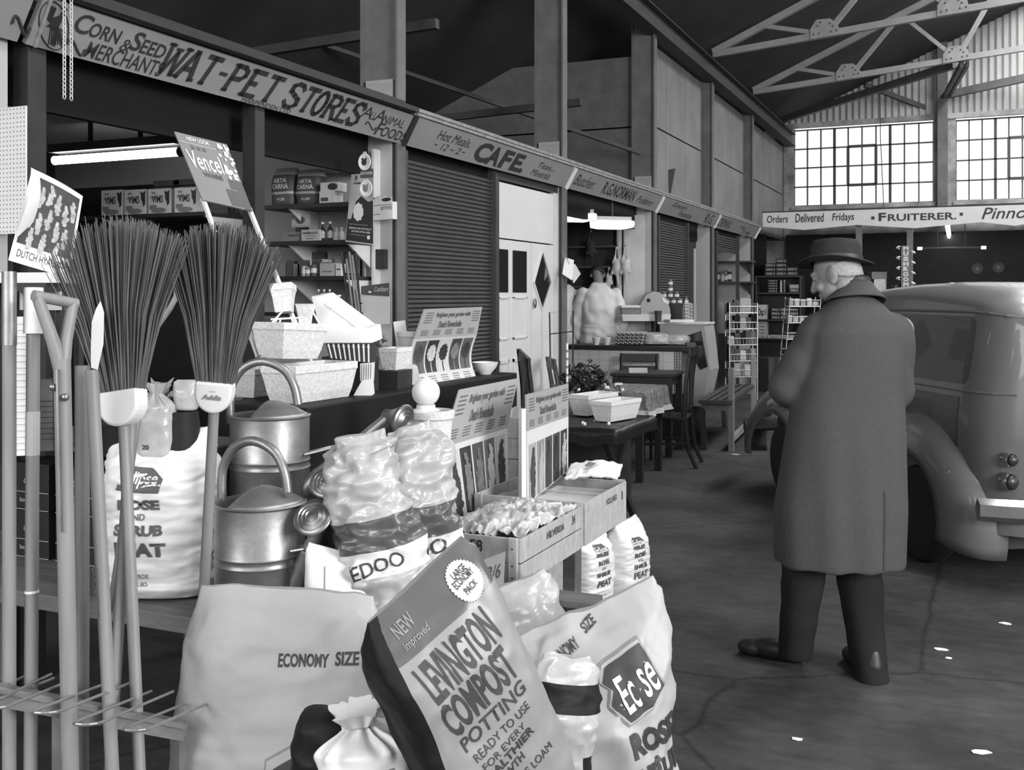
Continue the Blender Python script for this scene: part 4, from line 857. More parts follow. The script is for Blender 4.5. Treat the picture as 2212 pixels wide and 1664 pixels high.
# ------------------------------------------------------------------ tool rack, tools and brooms
HAND = mat('turned ash handle', 126, .5, var=.12, scale=3, stretch=(12, 12, 1)); HANDD = mat('weathered ash handle', 100, .6, var=.2, scale=3, stretch=(12, 12, 1))
rk = thing('tool_rack', 'wire-hooked metal rack holding the upright tools', 'rack', (W(190, 640, 2.1).x, W(190, 640, 2.1).y, 0))
a_, b_ = W(-40, 1479, 2.02), W(400, 1566, 2.24)
P(MB().bar(a_, b_, .03, .012, up=(0, 0, 1)).bar(a_-Vector((0, 0, .02)), b_-Vector((0, 0, .02)), .006, .03), 'bar', GALV, rk)
for un, vn, dn, uf, vf, df in ((-30, 1512, 1.92, 85, 1458, 2.2), (-20, 1530, 1.9, 140, 1466, 2.22), (90, 1541, 1.88, 262, 1474, 2.25), (178, 1566, 1.9, 350, 1494, 2.28), (286, 1578, 1.98, 420, 1522, 2.3)):
    p, q = W(un, vn, dn), W(uf, vf, df); s = Vector((q-p)).cross(Vector((0, 0, 1))).normalized()*.024; c_ = [p-s+(q-p)*.03]
    lp = [q+s, p+s+(q-p)*.06]+[p+(q-p)*.06+s*cos(x_*pi/6)-(q-p).normalized()*.024*sin(x_*pi/6) for x_ in range(1, 6)]+[p-s+(q-p)*.06, q-s]
    P(MB().tube(lp, .0032, 8), 'hook', STEEL, rk)
for q in (W(122, 1512, 2.1), b_-Vector((.02, 0.01, 0))): P(MB().bb(q.x-.013, q.x+.013, q.y-.0, q.y+.02, 0, q.z-.02), 'leg', GALV, rk)
def shaft(mb, u0, v0, d0, u1, v1, d1, r, top=0):
    a, b = W(u0, v0, d0), W(u1, v1, d1); k = (b.z)/(a.z-b.z); b2 = b+(b-a)*k; b2.z = 0
    mb.tube([b2, a], r, 14); return a, b2
def tool(name, label, u0, v0, u1, d0, d1, r, m):
    a, b2 = W(u0, v0, d0), W(u1, 1650, d1); t = thing(name, label, 'garden tool', (0, 0, 0), 0, 'upright garden tools'); mb = MB(); a, f = shaft(mb, u0, v0, d0, u1, 1650, d1, r)
    t.location = f; P(mb, 'shaft', m, t, smooth=40); return t, a, (a-f).normalized()
t, a, ax = tool('hoe', 'pale tool handle cut by the left edge of the picture', 20, 640, 20, 2.12, 2.1, .0135, HAND); P(MB().tube([a-ax*.1, a+ax*.05], .0145, 14), 'socket', GALV, t, smooth=40)
t, a, ax = tool('rake', 'pale tool handle with white plastic grip, second from left', 72, 700, 66, 2.15, 2.12, .0135, HAND); P(MB().tube([a-ax*.02, a+ax*.075], .019, 16), 'grip', WHT, t, smooth=40); P(MB().tube([a-ax*.27, a-ax*.18], .0142, 14), 'label_band', GREYL, t); P(MB().tube([a-ax*.55, a-ax*.545], .0145, 14), 'ring', WHT, t)
t, a, ax = tool('garden_fork', 'riveted wooden handle with forked grip at the top', 134, 775, 152, 2.06, 2.08, .0165, HAND)
l, r_ = W(80, 640, 2.03), W(158, 655, 2.09); mb = MB(); mb.tube([a-ax*.03, a.lerp(l, .35)+Vector((0, 0, -.01)), l], [.015, .013, .011], 12).tube([a-ax*.03, a.lerp(r_, .35), r_], [.015, .013, .011], 12); P(mb, 'grip_fork', HAND, t, smooth=40); P(MB().tube([l+(l-r_)*.1, r_+(r_-l)*.1], .011, 12), 'grip', HAND, t, smooth=40)
mb = MB(); sd = Vector((CS, SN, 0))
for k in (.055, .075): mb.ell(a-ax*k+Vector((SN, -CS, 0))*.017+sd*(k-.065)*1.2, (.008, .008, .008), n=10)
P(mb, 'rivets', BRASS, t, smooth=True); P(MB().bar(a-ax*.02+Vector((SN, -CS, 0))*.016, a-ax*.34+Vector((SN, -CS, 0))*.016, .02, .004, up=sd), 'strap', GALV, t)
tool('spade', 'dark weathered tool handle right behind the riveted one', 178, 790, 176, 2.2, 2.18, .015, HANDD)
t, a, ax = tool('shovel', 'pale stencilled tool handle leaning right towards its foot', 198, 800, 242, 2.15, 2.12, .0135, HAND); 
mb = MB(); cs_ = Vector((SN, -CS, 0)); mb.text('SHERWOOD', a-ax*.50+cs_*.0145-sd*.004, ax, -sd, .10, .010, 0, 0, .001); P(mb, 'stencil', GREYD, t)
tool('hoe', 'slim pale handle crossing behind the front broom stick', 284, 905, 238, 2.32, 2.2, .012, HAND)
BRIS = mat('brown bristle', 84, .7, var=.35, scale=30, stretch=(1, 1, .2)); SOCK = mat('white plastic broom socket', 212, .45, var=.03)
def broom(label, u, v, d, ub, db, wd, ht, htop, seed, roll=0, pw=.095, ph=.075, mark=False, yaw=0):
    a = W(u, v, d); t = thing('broom', label, 'broom', (0, 0, 0), 0, 'upturned brooms'); mb = MB(); a, f = shaft(mb, u, v, d, ub, 1650, db, .0125); t.location = f; P(mb, 'handle', HAND, t, smooth=40)
    ax = (a-f).normalized(); x = (Matrix.Rotation(yaw, 3, 'Z') @ Vector((CS, SN, 0))); x = (x-ax*x.dot(ax)).normalized(); y = ax.cross(x); M = Matrix((x, y, ax)).transposed().to_4x4(); M.translation = a
    out = [(pw/2*cos(-pi+pi*i/16), ph*.62+ph*.62*sin(-pi+pi*i/16)) for i in range(17)]+[(pw/2, ph), (-pw/2, ph)]
    R = M @ Matrix(((1, 0, 0, 0), (0, 0, -1, 0), (0, 1, 0, 0), (0, 0, 0, 1))); P(MB().prism(out, .042, R), 'socket', SOCK, t, bevel=.006)
    if mark: mb = MB(); q = M @ Vector((-.024, -.0225, .034)); mb.text('Addis', q, x, ax, .046, .013, .03, .2, .001); mb.text('nylon', M @ Vector((-.008, -.0225, .052)), x, ax, .016, .005, 0, 0, .001); P(mb, 'maker_mark', PRINT, t)
    random.seed(seed); mb = MB(); n = 620
    for i in range(n):
        s = random.uniform(-1, 1); q = random.uniform(-1, 1); s2 = s+random.gauss(0, .05); b0 = Vector((s*pw*.46, q*.014, ph-.01)); L = ht*(1-.16*s2*s2+random.uniform(-.05, .03))
        tip = Vector((s2*wd*.5, q*wd*.16+random.gauss(0, .006), ph+L)); mid = b0.lerp(tip, .5)+Vector((-s*wd*.045, 0, 0)); w = .0021
        mb.tube([M @ b0, M @ mid, M @ tip], [w, w*.85, w*.45], 4, cap=False)
    o = P(mb, 'bristles', BRIS, t); o['kind'] = 'stuff'; return t, M
t, M = broom('upturned broom with the wide bristle head at the left', 268, 922, 2.30, 301, 2.18, .315, .385, 470, 1, pw=.105, ph=.08, yaw=radians(-18))
p = M @ Vector((-.028, -.05, .24)); mb = MB(); mb.prism([(-.010, -.07), (.006, -.075), (.018, -.02), (.016, .05), (.006, .075), (-.004, .06), (-.014, .03), (-.013, -.03)], .002, M @ Matrix.Translation((-.012, -.062, .20)) @ Matrix.Rotation(pi/2, 4, 'X') @ Matrix.Rotation(radians(-6), 4, 'Z')); P(mb, 'price_label', WHT, t)
broom('upturned broom with marked white socket, right of the wider broom', 462, 890, 2.48, 420, 2.6, .265, .37, 500, 2, pw=.088, ph=.075, mark=True)
# ------------------------------------------------------------------ helpers for flat printed things
class Q:                                                       # quad TL, TR, BR, BL with optional bow; s right, t up
    def __init__(s, TL, TR, BR, BL, bow=None): s.c = (TL, TR, BR, BL); s.bow = bow; s.n = (TR-TL).cross(TL-BL).normalized(); s.curved = bool(bow) or abs((BR-BL).dot(s.n)) > 1e-4 or abs((TR-BR).dot(s.n)) > 1e-4
    def pt(s, a, b, off=0):
        p = (s.c[3]*(1-a)+s.c[2]*a)*(1-b)+(s.c[0]*(1-a)+s.c[1]*a)*b
        return p+s.n*(off+(s.bow(a, b) if s.bow else 0))
    def panel(s, mb, th=.004, a0=0, a1=1, b0=0, b1=1, nu=2, nv=2):
        if s.curved: nu, nv = max(nu, 14), max(nv, 14)
        mb.grid(lambda a, b: s.pt(a0+(a1-a0)*a, b0+(b1-b0)*b, 0), nu, nv); mb.grid(lambda a, b: s.pt(a0+(a1-a0)*(1-a), b0+(b1-b0)*b, -th), nu, nv)
        for k in range(4):
            def e(a, b):
                x, y = ((a, 0), (1, a), (1-a, 1), (0, 1-a))[k]; return s.pt(a0+(a1-a0)*x, b0+(b1-b0)*y, -th*(1-b))
            mb.grid(e, max(nu, nv), 2)
        return mb
    def poly(s, mb, pts, off=.0015):
        if s.curved: v, f = cut2d(pts, [tuple(range(len(pts)))], .04, .04)
        else: v, f = pts, [tuple(range(len(pts)))]
        mb.add([s.pt(p[0], p[1], off) for p in v], f); mb.keep = True
    def rect(s, mb, a0, a1, b0, b1, off=.0015): s.poly(mb, [(a0, b0), (a1, b0), (a1, b1), (a0, b1)], off)
    def ellipse(s, mb, a, b, ra, rb, off=.002, n=20, wob=0): s.poly(mb, [(a+ra*cos(2*pi*i/n)*(1+wob*sin(i*2.7)), b+rb*sin(2*pi*i/n)*(1+wob*sin(i*2.7))) for i in range(n)], off)
    def text(s, mb, st, a0, a1, b0, b1, bo=0, sh=0, off=.002):
        v, f = glyphs(st, bo, sh); v = [(a0+(a1-a0)*p[0], b0+(b1-b0)*p[1]) for p in v]
        if s.curved: v, f = cut2d(v, f, .04, .04)
        mb.add([s.pt(p[0], p[1], off) for p in v], f); mb.keep = True
def QW(tl, tr, br, bl, bow=None): return Q(*[W(*p) for p in (tl, tr, br, bl)], bow)
def WYp(u, v, Y): x = Xu(u, Y); return Vector((x, Y, Zv(v, x, Y)))
def QY(u0, u1, v0, v1, Y): # upright rect facing -Y, from its left-top / right-bottom pixel corners
    x0, x1 = Xu(u0, Y), Xu(u1, Y); zt, zb = Zv(v0, x0, Y), Zv(v1, x0, Y)
    return Q(Vector((x0, Y, zt)), Vector((x1, Y, zt)), Vector((x1, Y, zb)), Vector((x0, Y, zb)))
LAMP = mat('lit fluorescent tube', 250, .4, var=0, emit=9.0)
def at(o): return o.c[3]
def carton(name, label, q, depth, m, cat='box', group=None):    # box whose front face is quad q
    c = (q.c[3]+q.c[2])/2-q.n*depth/2; t = thing(name, label, cat, c, 0, group); P(q.panel(MB(), depth), 'carton', m, t); return t
def bottle(mb, r, h, n=14, neck=.35):
    mb.lathe([(r*.9, 0), (r, .004), (r, h*.6), (r*.9, h*.68), (r*neck, h*.8), (r*neck, h*.96), (r*neck*.9, h)], n)
# ------------------------------------------------------------------ pet food stall
def tube(name, label, a, b, r, hood=True, m=LAMP):
    t = thing(name, label, 'lamp', (a+b)/2); P(MB().tube([a, b], r, 12), 'fluorescent_tube', m, t, smooth=40); d = (b-a).normalized()
    for q, k in ((a, -1), (b, 1)): P(MB().tube([q, q+d*k*.03], r*1.2, 10), 'end_cap', BLK, t)
    if hood: P(MB().bar(a+Vector((0, 0, r*2.6)), b+Vector((0, 0, r*2.6)), .10, .05), 'fitting', DGREY, t)
    
    for k in (.3, .7): x = a.x*(1-k)+b.x*k; P(MB().bb(x-.01, x+.01, a.y-.01, a.y+.01, a.z+r*2.6+.02, 2.64), 'hanger', BLK, t)
    return t
a = WYp(118, 347, 4.72); b = WYp(388, 331, 4.72); b.z = a.z
tube('strip_lamp', 'long lit fluorescent tube hanging in the pet food stall', a, b, .026)
tube('strip_lamp', 'lit fluorescent tube in the stall cut off by the left edge of the picture', Vector((-4.6, 2.3, 2.45)), Vector((-3.6, 2.3, 2.45)), .02)
PEG = mat('white pegboard', 222, .7, var=.03); PEGG = mat('grey pegboard', 150, .7, var=.05)
def pegboard(label, u0, u1, v0, v1, Y, m, nx, nz):
    q = QY(u0, u1, v0, v1, Y); t = thing('pegboard', label, 'board', at(q)); P(q.panel(MB(), .006), 'board', m, t); mb = MB()
    for i in range(nx):
        for j in range(nz): q.ellipse(mb, (i+.5)/nx, (j+.5)/nz, .14/nx, .14/nz, .0008, 6)
    o = P(mb, 'peg_holes', INK, t); return t
pegboard('white pegboard at the far left, beside the hyacinth poster', -60, 56, 240, 508, 2.86, PEG, 16, 28)
pegboard('grey pegboard behind the tilted placard', 455, 541, 292, 520, 5.84, PEGG, 14, 36)
LEAD = mat('dark leather lead', 50, .5, var=.2)
for i, (u, v0, v1) in enumerate(((462, 440, 505), (470, 441, 500), (484, 440, 508), (492, 438, 505), (501, 440, 512), (513, 442, 500))):
    p = WYp(u, v0, 5.81); e = WYp(u, v1, 5.81); mb = MB(); mb.tube([p+Vector((0, .03, 0)), p, p.lerp(e, .5)+Vector((.006, -.004, 0)), e, e+Vector((.022, 0, .01)), p.lerp(e, .3)+Vector((.024, 0, 0))], .009, 8)
    one('dog_lead', mb, LEAD, 'dark dog lead hanging on the grey pegboard, %s from the left' % ('first', 'second', 'third', 'fourth', 'fifth', 'sixth')[i], 'dog lead', group='dog leads on the pegboard')
def shelf(label, u0, u1, v, Y0, Y1, m=BLK, brk=True, th=.025):
    x0, x1 = Xu(u0, Y0), Xu(u1, Y0); z = Zv(v, x1, Y0); t = thing('wall_shelf', label, 'shelf', ((x0+x1)/2, Y1, z)); P(MB().bb(x0, x1, Y0, Y1, z-th, z), 'shelf_board', m, t)
    if brk:
        for x in ((x0+.2), x1-.015): P(MB().add([(x, Y1, z-th), (x, Y0+.03, z-th), (x, Y1, z-.2), (x+.012, Y1, z-th), (x+.012, Y0+.03, z-th), (x+.012, Y1, z-.2)], [(0, 1, 2), (3, 5, 4), (0, 3, 4, 1), (1, 4, 5, 2), (2, 5, 3, 0)]), 'bracket', WPAINT, t)
    return z, t
SH = {}
zV, _ = shelf('wall shelf holding the row of four cat cartons', 168, 436, 457, 5.40, 5.84)
for i, (u0, u1, v0, tone) in enumerate(((219, 263, 412, 150), (269, 314, 411, 165), (320, 366, 409, 178), (377, 419, 406, 200))):
    x0, x1 = Xu(u0, 5.44), Xu(u1, 5.44); k = Vector((x0, 5.44, zV)); r = Vector((x1, 5.44+.02*(i == 3), zV)); h = Vector((0, 0, Zv(v0, x0, 5.44)-zV)); q = Q(k+h, r+h, r, k)
    t = carton('carton', 'pale carton with a dark cat picture, %s of four on the shelf' % ('leftmost', 'second from left', 'third from left', 'rightmost')[i], q, .09, mat('pale pet food carton', 196, .55, var=.03), 'carton', 'cartons of cat food on the shelf')
    mb = MB(); q.text(mb, 'VIMS', .18, .72, .44, .74, .02); q.text(mb, 'DOG', .18, .36, .80, .88, .03); q.text(mb, 'LOVE', .12, .36, .62, .70, .03); q.poly(mb, [(.74, .95), (.80, .88), (.90, .86), (1, .95), (1, .4), (.9, .3), (.86, .5), (.8, .6), (.8, .75)]); P(mb, 'lettering', INK, t)
    mb = MB(); q.ellipse(mb, .5, .14, .36, .11); q.rect(mb, .06, .40, .18, .36); P(mb, 'bowl_picture', PRINT, t)
random.seed(9)
for i in range(6):
    u = 352+(i % 2)*42; z = zV+.115+.045*(i//2); x = Xu(u, 5.7)
    t = one('packet', MB().bb(x, x+.24, 5.6, 5.78, z, z+.042, bev=.008), GREYD, 'grey packet stacked behind the cat cartons, %s row %s' % (('bottom', 'middle', 'top')[i//2], ('left', 'right')[i % 2]), 'packet', group='grey packets behind the cartons')
x = Xu(352, 5.7); one('box', MB().bb(x, x+.50, 5.6, 5.78, zV+.001, zV+.114), GREYD, 'dark box under the grey packets on the cat carton shelf', 'box')
zs = []
for i, (v, u1) in enumerate(((436, 752), (518, 748), (596, 742), (676, 744))): zs.append(shelf('black wall shelf, %s of four, right wall of pet stall' % ('topmost', 'second from the top', 'third from the top', 'lowest')[i], 560, u1, v, 5.50, 5.85)[0])
def pic(q, mb, kind):
    pass
def onshelf(name, label, cat, u0, u1, v0, z, m, depth=.08, Y=5.56, group=None):
    x0, x1 = Xu(u0, Y), Xu(u1, Y); zt = Zv(v0, x0, Y); q = Q(Vector((x0, Y, zt)), Vector((x1, Y, zt)), Vector((x1, Y, z)), Vector((x0, Y, z))); return carton(name, label, q, depth, m, cat, group), q
for lab, u0, u1, v0, s in (('large dark pet food bag at the left of the top shelf', 588, 636, 362, 61), ('dark pet food bag at the middle of the top shelf', 641, 690, 366, 63)):
    x = (Xu(u0, 5.62)+Xu(u1, 5.62))/2; w = Xu(u1, 5.62)-Xu(u0, 5.62); h = Zv(v0, x, 5.62)-zs[0]; r = thing('food_bag', lab, 'bag', (x, 5.66, zs[0]), 0, 'pet food bags on the top shelf')
    o = sack(r, 'bag', w*.98, .13, h, [GREYD, GREYL], s, 'pillow', .006, 60, 50, fall=.75, mf=lambda a, t: 1 if t > .8 or .30 < t < .36 else 0)
    prn(Surf(o), 'lettering', PRLT, r, [('ARTA', -w*.32, h*.60, w*.6, h*.11, .03), ('CARNA', -w*.38, h*.44, w*.72, h*.13, .03), ('4 LBS', -w*.15, h*.14, w*.34, h*.07, .02)])
t, q = onshelf('packet', 'white packet lying on the top shelf right of the dark bags', 'packet', 690, 722, 414, zs[0], WPAINT, .1); mb = MB(); q.rect(mb, .1, .6, .2, .5); P(mb, 'print', GREYD, t)
z2 = q.c[0].z
t, q = onshelf('packet', 'white packet with dark oval, upper one on the top shelf', 'packet', 692, 730, 395, z2, WPAINT, .1); mb = MB(); q.ellipse(mb, .7, .5, .28, .4); P(mb, 'print', INK, t)
t, q = onshelf('display_card', 'pet picture card on the second shelf', 'card', 630, 668, 464, zs[1]+.10, GREYL, .01, 5.66); mb = MB(); q.ellipse(mb, .5, .55, .25, .3, wob=.1); q.text(mb, 'care for them', .08, .9, .06, .15); P(mb, 'picture', GREYD, t)
P(MB().bb(q.c[3].x+.03, q.c[2].x-.03, 5.66, 5.70, zs[1], zs[1]+.10), 'stand', BLK, t)
t, q = onshelf('carton', 'small carton with lines of print on the second shelf, front right', 'carton', 651, 690, 497, zs[1], GREYL, .09, 5.54); mb = MB(); q.text(mb, 'SHERLEYS', .1, .9, .6, .82, .02); q.text(mb, 'worming', .2, .8, .36, .5); q.text(mb, 'powders', .3, .72, .15, .28, .03); P(mb, 'lettering', INK, t)
t, q = onshelf('carton', 'dim small carton left of the printed one on the second shelf', 'carton', 610, 649, 502, zs[1], GREYM, .09, 5.56); mb = MB(); q.text(mb, 'TABLETS', .3, .9, .55, .75, .02); P(mb, 'lettering', INK, t)
AMB = mat('brown bottle glass', 48, .1, var=.05, coat=.5); CAP = mat('white screw cap', 225, .5, var=0)
def bott(label, u, v0, z, m, Y=5.58, r=.018, group=None, lab=True, cap=True):
    x = Xu(u, Y); h = Zv(v0, x, Y)-z; t = thing('bottle', label, 'bottle', (x, Y, z), 0, group); b = MB(); bottle(b, r, h*.93); b.build('glass', m, t, smooth=40)
    if lab: MB().lathe([(r*1.03, h*.15), (r*1.03, h*.5)], 14).build('label', GREYL, t)
    if cap: MB().lathe([(r*.5, h*.9), (r*.5, h), (r*.45, h)], 12).build('cap', CAP, t)
    return t
bott('brown glass bottle on the second shelf, left of the pair', 697, 480, zs[1], AMB, group='bottles on the second shelf'); bott('brown glass bottle on the second shelf, right of the pair', 713, 479, zs[1], AMB, group='bottles on the second shelf')
bott('white bottle on the second shelf, left one by the poster', 727, 492, zs[1], WHT, r=.016, lab=False, group='bottles on the second shelf'); bott('white bottle on the second shelf, right one by the poster', 738, 491, zs[1], WHT, r=.016, lab=False, group='bottles on the second shelf')
for i, (u, tone, zz_, v0) in enumerate(((656, GREYL, 0, 575), (664, GREYM, 0, 577), (676, GREYD, 0, 572))):
    x = Xu(u, 5.56); h = Zv(v0, x, 5.56)-zs[2]; t = thing('tin', 'small tin on the third shelf, %s from the ointment box' % ('third', 'second', 'first')[i], 'tin', (x, 5.57, zs[2]), 0, 'tins on the third shelf'); MB().lathe([(.019, 0), (.02, .002), (.02, h-.002), (.019, h)], 18).build('can', tone, t, smooth=40); MB().lathe([(.0205, h*.3), (.0205, h*.7)], 18).build('label', WPAINT, t)
t, q = onshelf('carton', 'ointment carton with a raised dark lettered lid, third shelf', 'carton', 691, 722, 569, zs[2], GREYL, .08, 5.56); mb = MB(); q.text(mb, 'ointment', .15, .85, .3, .45); P(mb, 'lettering', GREYD, t)
q2 = Q(q.c[0]+Vector((0, 0, .03)), q.c[1]+Vector((0, 0, .03)), q.c[1], q.c[0]); P(q2.panel(MB(), .004), 'header', GREYD, t); mb = MB(); q2.text(mb, 'ZEMOL', .12, .88, .15, .85, .05); P(mb, 'header_lettering', PRLT, t)
t, q = onshelf('carton', 'small pale carton right of the ointment box', 'carton', 725, 737, 570, zs[2], WPAINT, .05, 5.56); mb = MB(); q.rect(mb, .2, .8, .5, .6); P(mb, 'print', INK, t)
t, q = onshelf('show_card', 'dark dog picture card at the back of the third shelf', 'card', 664, 702, 545, zs[2], GREYD, .006, 5.78); mb = MB(); q.text(mb, 'PURR', .3, .75, .6, .72, .03); P(mb, 'lettering', PRINT, t)
t, q = onshelf('show_card', 'pale picture card at the back of the third shelf', 'card', 708, 738, 543, zs[2], GREYL, .006, 5.78); mb = MB(); q.ellipse(mb, .35, .5, .2, .2); P(mb, 'picture', GREYD, t)
for i, u in enumerate((640, 650, 610, 625)): onshelf('carton', 'dim carton at the left of the third shelf, number %s from the post' % ('three', 'four', 'one', 'two')[i], 'carton', u-7, u+6, 570-(i % 2)*8, zs[2], (GREYM, GREYD)[i % 2], .07, 5.6, 'dim cartons on the third shelf')
for i, (u, m) in enumerate(((688, AMB), (700, AMB), (712, AMB))): bott('small dark bottle on the lowest shelf behind the white display, %s of three' % ('left', 'middle', 'right')[i], u, 625, zs[3], m, 5.6, .014, 'small bottles on the lowest shelf', False)
bott('brown medicine jar standing on the lowest shelf', 732, 637, zs[3], AMB, 5.56, .03)
# posters and fittings at the right end
q = QW((759, 377, 6.44), (806, 374, 6.38), (806, 530, 6.38), (746, 522, 6.44)); t = thing('poster', 'pet poster with a dark lower half, pinned beside the shelves', 'poster', at(q)); P(q.panel(MB(), .003), 'sheet', GREYL, t)
mb = MB(); q.rect(mb, .02, 1, .02, .34); q.poly(mb, [(.15, .34), (.3, .6), (.5, .68), (.8, .6), (1, .62), (1, .34)], .0012); P(mb, 'dark_picture', mat('poster black', 40, .5, var=.1), t)
mb = MB(); q.ellipse(mb, .42, .45, .2, .13, .003, wob=.1); P(mb, 'dog_picture', WPAINT, t); mb = MB(); q.text(mb, 'ESSENTIAL FOR THE VITALITY', .1, .95, .2, .225, .02, 0, .003); q.text(mb, 'OF DOGS OF ALL AGES', .2, .9, .155, .18, .02, 0, .003); q.text(mb, 'helps to keep them fit and well', .1, .8, .26, .275, 0, 0, .003); q.text(mb, 'in packs of all sizes', .15, .7, .11, .125, 0, 0, .003); q.ellipse(mb, .84, .1, .06, .03, .003); P(mb, 'pale_lettering', PRLT, t); mb = MB(); q.text(mb, 'V', .18, .32, .90, .98, .06, 0, .003); q.text(mb, 'VITAMIN', .15, .5, .85, .88, .03, 0, .003); P(mb, 'heading', INK, t)
for lab, u, v in (('upper round pet bowl card hanging by the stall end', 788, 350), ('lower round pet bowl card with a kitten, hanging by the stall end', 791, 407)):
    c = WYp(u, v, 5.38); t = thing('round_card', lab, 'card', c, 0, 'round cards by the poster'); MB().lathe([(.043, 0), (.045, .004), (.04, .007), (.036, .004), (0, .004)], 28, Matrix.Rotation(pi/2, 4, 'X') @ TR(s=(1, 1.15, 1))).build('disc', WHT, t, smooth=40)
    mb = MB(); mb.ell((0, -.006, -.002), (.018, .003, .02)); mb.ell((-.012, -.006, .018), (.006, .003, .008)); mb.ell((.012, -.006, .018), (.006, .003, .008)); mb.build('picture', GREYM if v > 380 else INK, t); MB().bb(-.012, .012, -.003, .003, .045, .062).build('hanger', GREYL, t)
q = QY(778, 806, 366, 385, 5.385); t = thing('hanging_card', 'small dark strip card hanging between the two round cards', 'card', at(q)); P(q.panel(MB(), .003), 'card', GREYD, t); mb = MB(); q.text(mb, 'KITTYVITE', .05, .95, .35, .65, .03); P(mb, 'lettering', PRLT, t)
q = QW((793, 440, 6.70), (848, 435, 6.63), (848, 473, 6.63), (795, 477, 6.70)); t = thing('display_box', 'bright white open display box with kitten picture, on the stall end', 'box', at(q)); P(q.panel(MB(), .06), 'box_body', WHT, t); mb = MB(); q.text(mb, 'KITTYVITE', .55, .98, .55, .75, .02); q.rect(mb, .05, .5, .3, .34); q.rect(mb, .05, .95, .82, .86); P(mb, 'lettering', GREYM, t)
q = QW((798, 424, 6.71), (848, 420, 6.64), (848, 436, 6.64), (796, 440, 6.71)); mb = MB(); q.poly(mb, [(0, 0), (1, 0), (1, .7), (.85, .5), (.7, .95), (.55, .6), (.4, 1.0), (.25, .8), (.1, .9)]); P(mb, 'kitten_header', WHT, t); mb = MB(); q.ellipse(mb, .75, .35, .2, .25, .003); q.ellipse(mb, .2, .6, .05, .1, .003); P(mb, 'kitten_picture', INK, t)
struct(MB().bb(Xu(806, 5.8), Xu(811, 5.8), 5.78, 5.86, 0, 2.5).bb(Xu(783, 5.8), Xu(787, 5.8), 5.82, 5.86, 0, 1.9).build('trim_6', WPAINT))
q = QY(806, 829, 539, 581, 5.80); one('switch_box', q.panel(MB(), .05), BLK, 'black rounded switch box on the white stall end', 'switch box', bevel=.006)
q = QW((777, 619, 6.68), (841, 611, 6.60), (841, 700, 6.60), (779, 704, 6.68)); t = thing('calendar', 'calendar with dark picture top and white sheet, on the stall end', 'calendar', at(q)); P(q.panel(MB(), .004), 'sheet', WPAINT, t); q2 = QW((777, 619, 6.67), (841, 611, 6.59), (841, 640, 6.59), (777, 636, 6.67)); P(q2.panel(MB(), .002), 'picture', GREYD, t); mb = MB(); q2.text(mb, 'Cuthbert', .5, .98, .35, .75, .0, .3); q2.ellipse(mb, .35, .3, .06, .12); P(mb, 'script', PRLT, t)
c = W(815, 640, 5.9); c.z = 0; t = thing('netting_roll', 'dark glossy roll standing in front of the calendar', 'roll', c); MB().lathe([(.06, 0), (.062, .01), (.062, 1.26), (.055, 1.27)], 20).build('roll', mat('dark mesh', 64, .3, var=.3, scale=30), t, smooth=40)
mb = MB(); random.seed(3)
for i in range(14): a = random.uniform(0, 6.3); mb.ell((.05*cos(a), .05*sin(a), 1.30+random.uniform(-.02, .05)), (.03, .012, .02), n=8, rot=(random.random(), random.random(), a))
mb.build('crumpled_end', GREYM, t, smooth=True)
CANEM = mat('black wire', 40, .4, .4, var=.1)
t = thing('wire_stand', 'black wire rack with canes leaning by the pet stall shelves', 'rack', (W(760, 640, 5.9).x, W(760, 640, 5.9).y, 0)); mb = MB(); L = lambda u, v: W(u, v, 5.9)
for a_, b_ in (((738, 543), (756, 700)), ((768, 545), (782, 720))): p, q_ = L(*a_), L(*b_); q_ = q_+(q_-p)*((q_.z)/(p.z-q_.z)); q_.z = 0; mb.tube([q_, p], .007, 8)
mb.tube([L(738, 543), L(768, 545)], .006, 8).tube([L(744, 592), L(776, 593)], .005, 8).tube([L(750, 660), L(782, 655)], .005, 8); P(mb, 'frame', CANEM, t)
for i, (u, v, u2) in enumerate(((748, 560, 764), (754, 545, 772), (760, 552, 778))):
    p, q_ = L(u, v), L(u2, 690); p = p+Vector((.02, -.03, 0)); q_ = q_+(q_-p)*((q_.z)/(p.z-q_.z)); q_.z = 0.0; one('cane', MB().tube([q_, p], .006, 8), GREYM, 'thin garden cane leaning in the wire rack, %s of three' % ('left', 'middle', 'right')[i], 'cane', group='canes in the wire rack')
p = WYp(790, 340, 5.39); one('hanging_strip', MB().bb(p.x-.012, p.x+.012, 5.392, 5.396, Zv(420, p.x, 5.39), Zv(333, p.x, 5.39)), GREYM, 'narrow hanging strip behind the two round pet cards', 'strip')
# chains in front of the sign
def chain(label, u, v1):
    x, z1 = -3.235, 0; d = 3.235*F/((2100-u)*CS); y = (d-3.235*SN)/CS; z0 = 2.752; z1 = EYE+(HY-v1)*d/F; n = int((z0-z1)/.0165); t = thing('chain', label, 'chain', (x, y, z0), 0, 'hanging chains'); mb = MB()
    for i in range(n):
        c = Vector((0, 0, -.01-.0165*i)); k = i % 2; pts = [c+Vector((.0055*cos(a)*(1-k)*.9+.0055*cos(a)*k*.25, .0055*cos(a)*k+.0055*cos(a)*(1-k)*.35, .0125*sin(a))) for a in [2*pi*j/10 for j in range(10)]]; mb.tube(pts, .0019, 5, closed=True)
    mb.build('links', mat('bright chain steel', 215, .3, .5, var=.05), t, smooth=True); MB().bar((-.03, 0, -.002), (.0, 0, -.002), .006).build('hook', BLK, t)
chain('bright thin chain hanging over the emblem, left one', 139, 214); chain('bright thin chain hanging over the emblem, right and longer one', 154, 222)
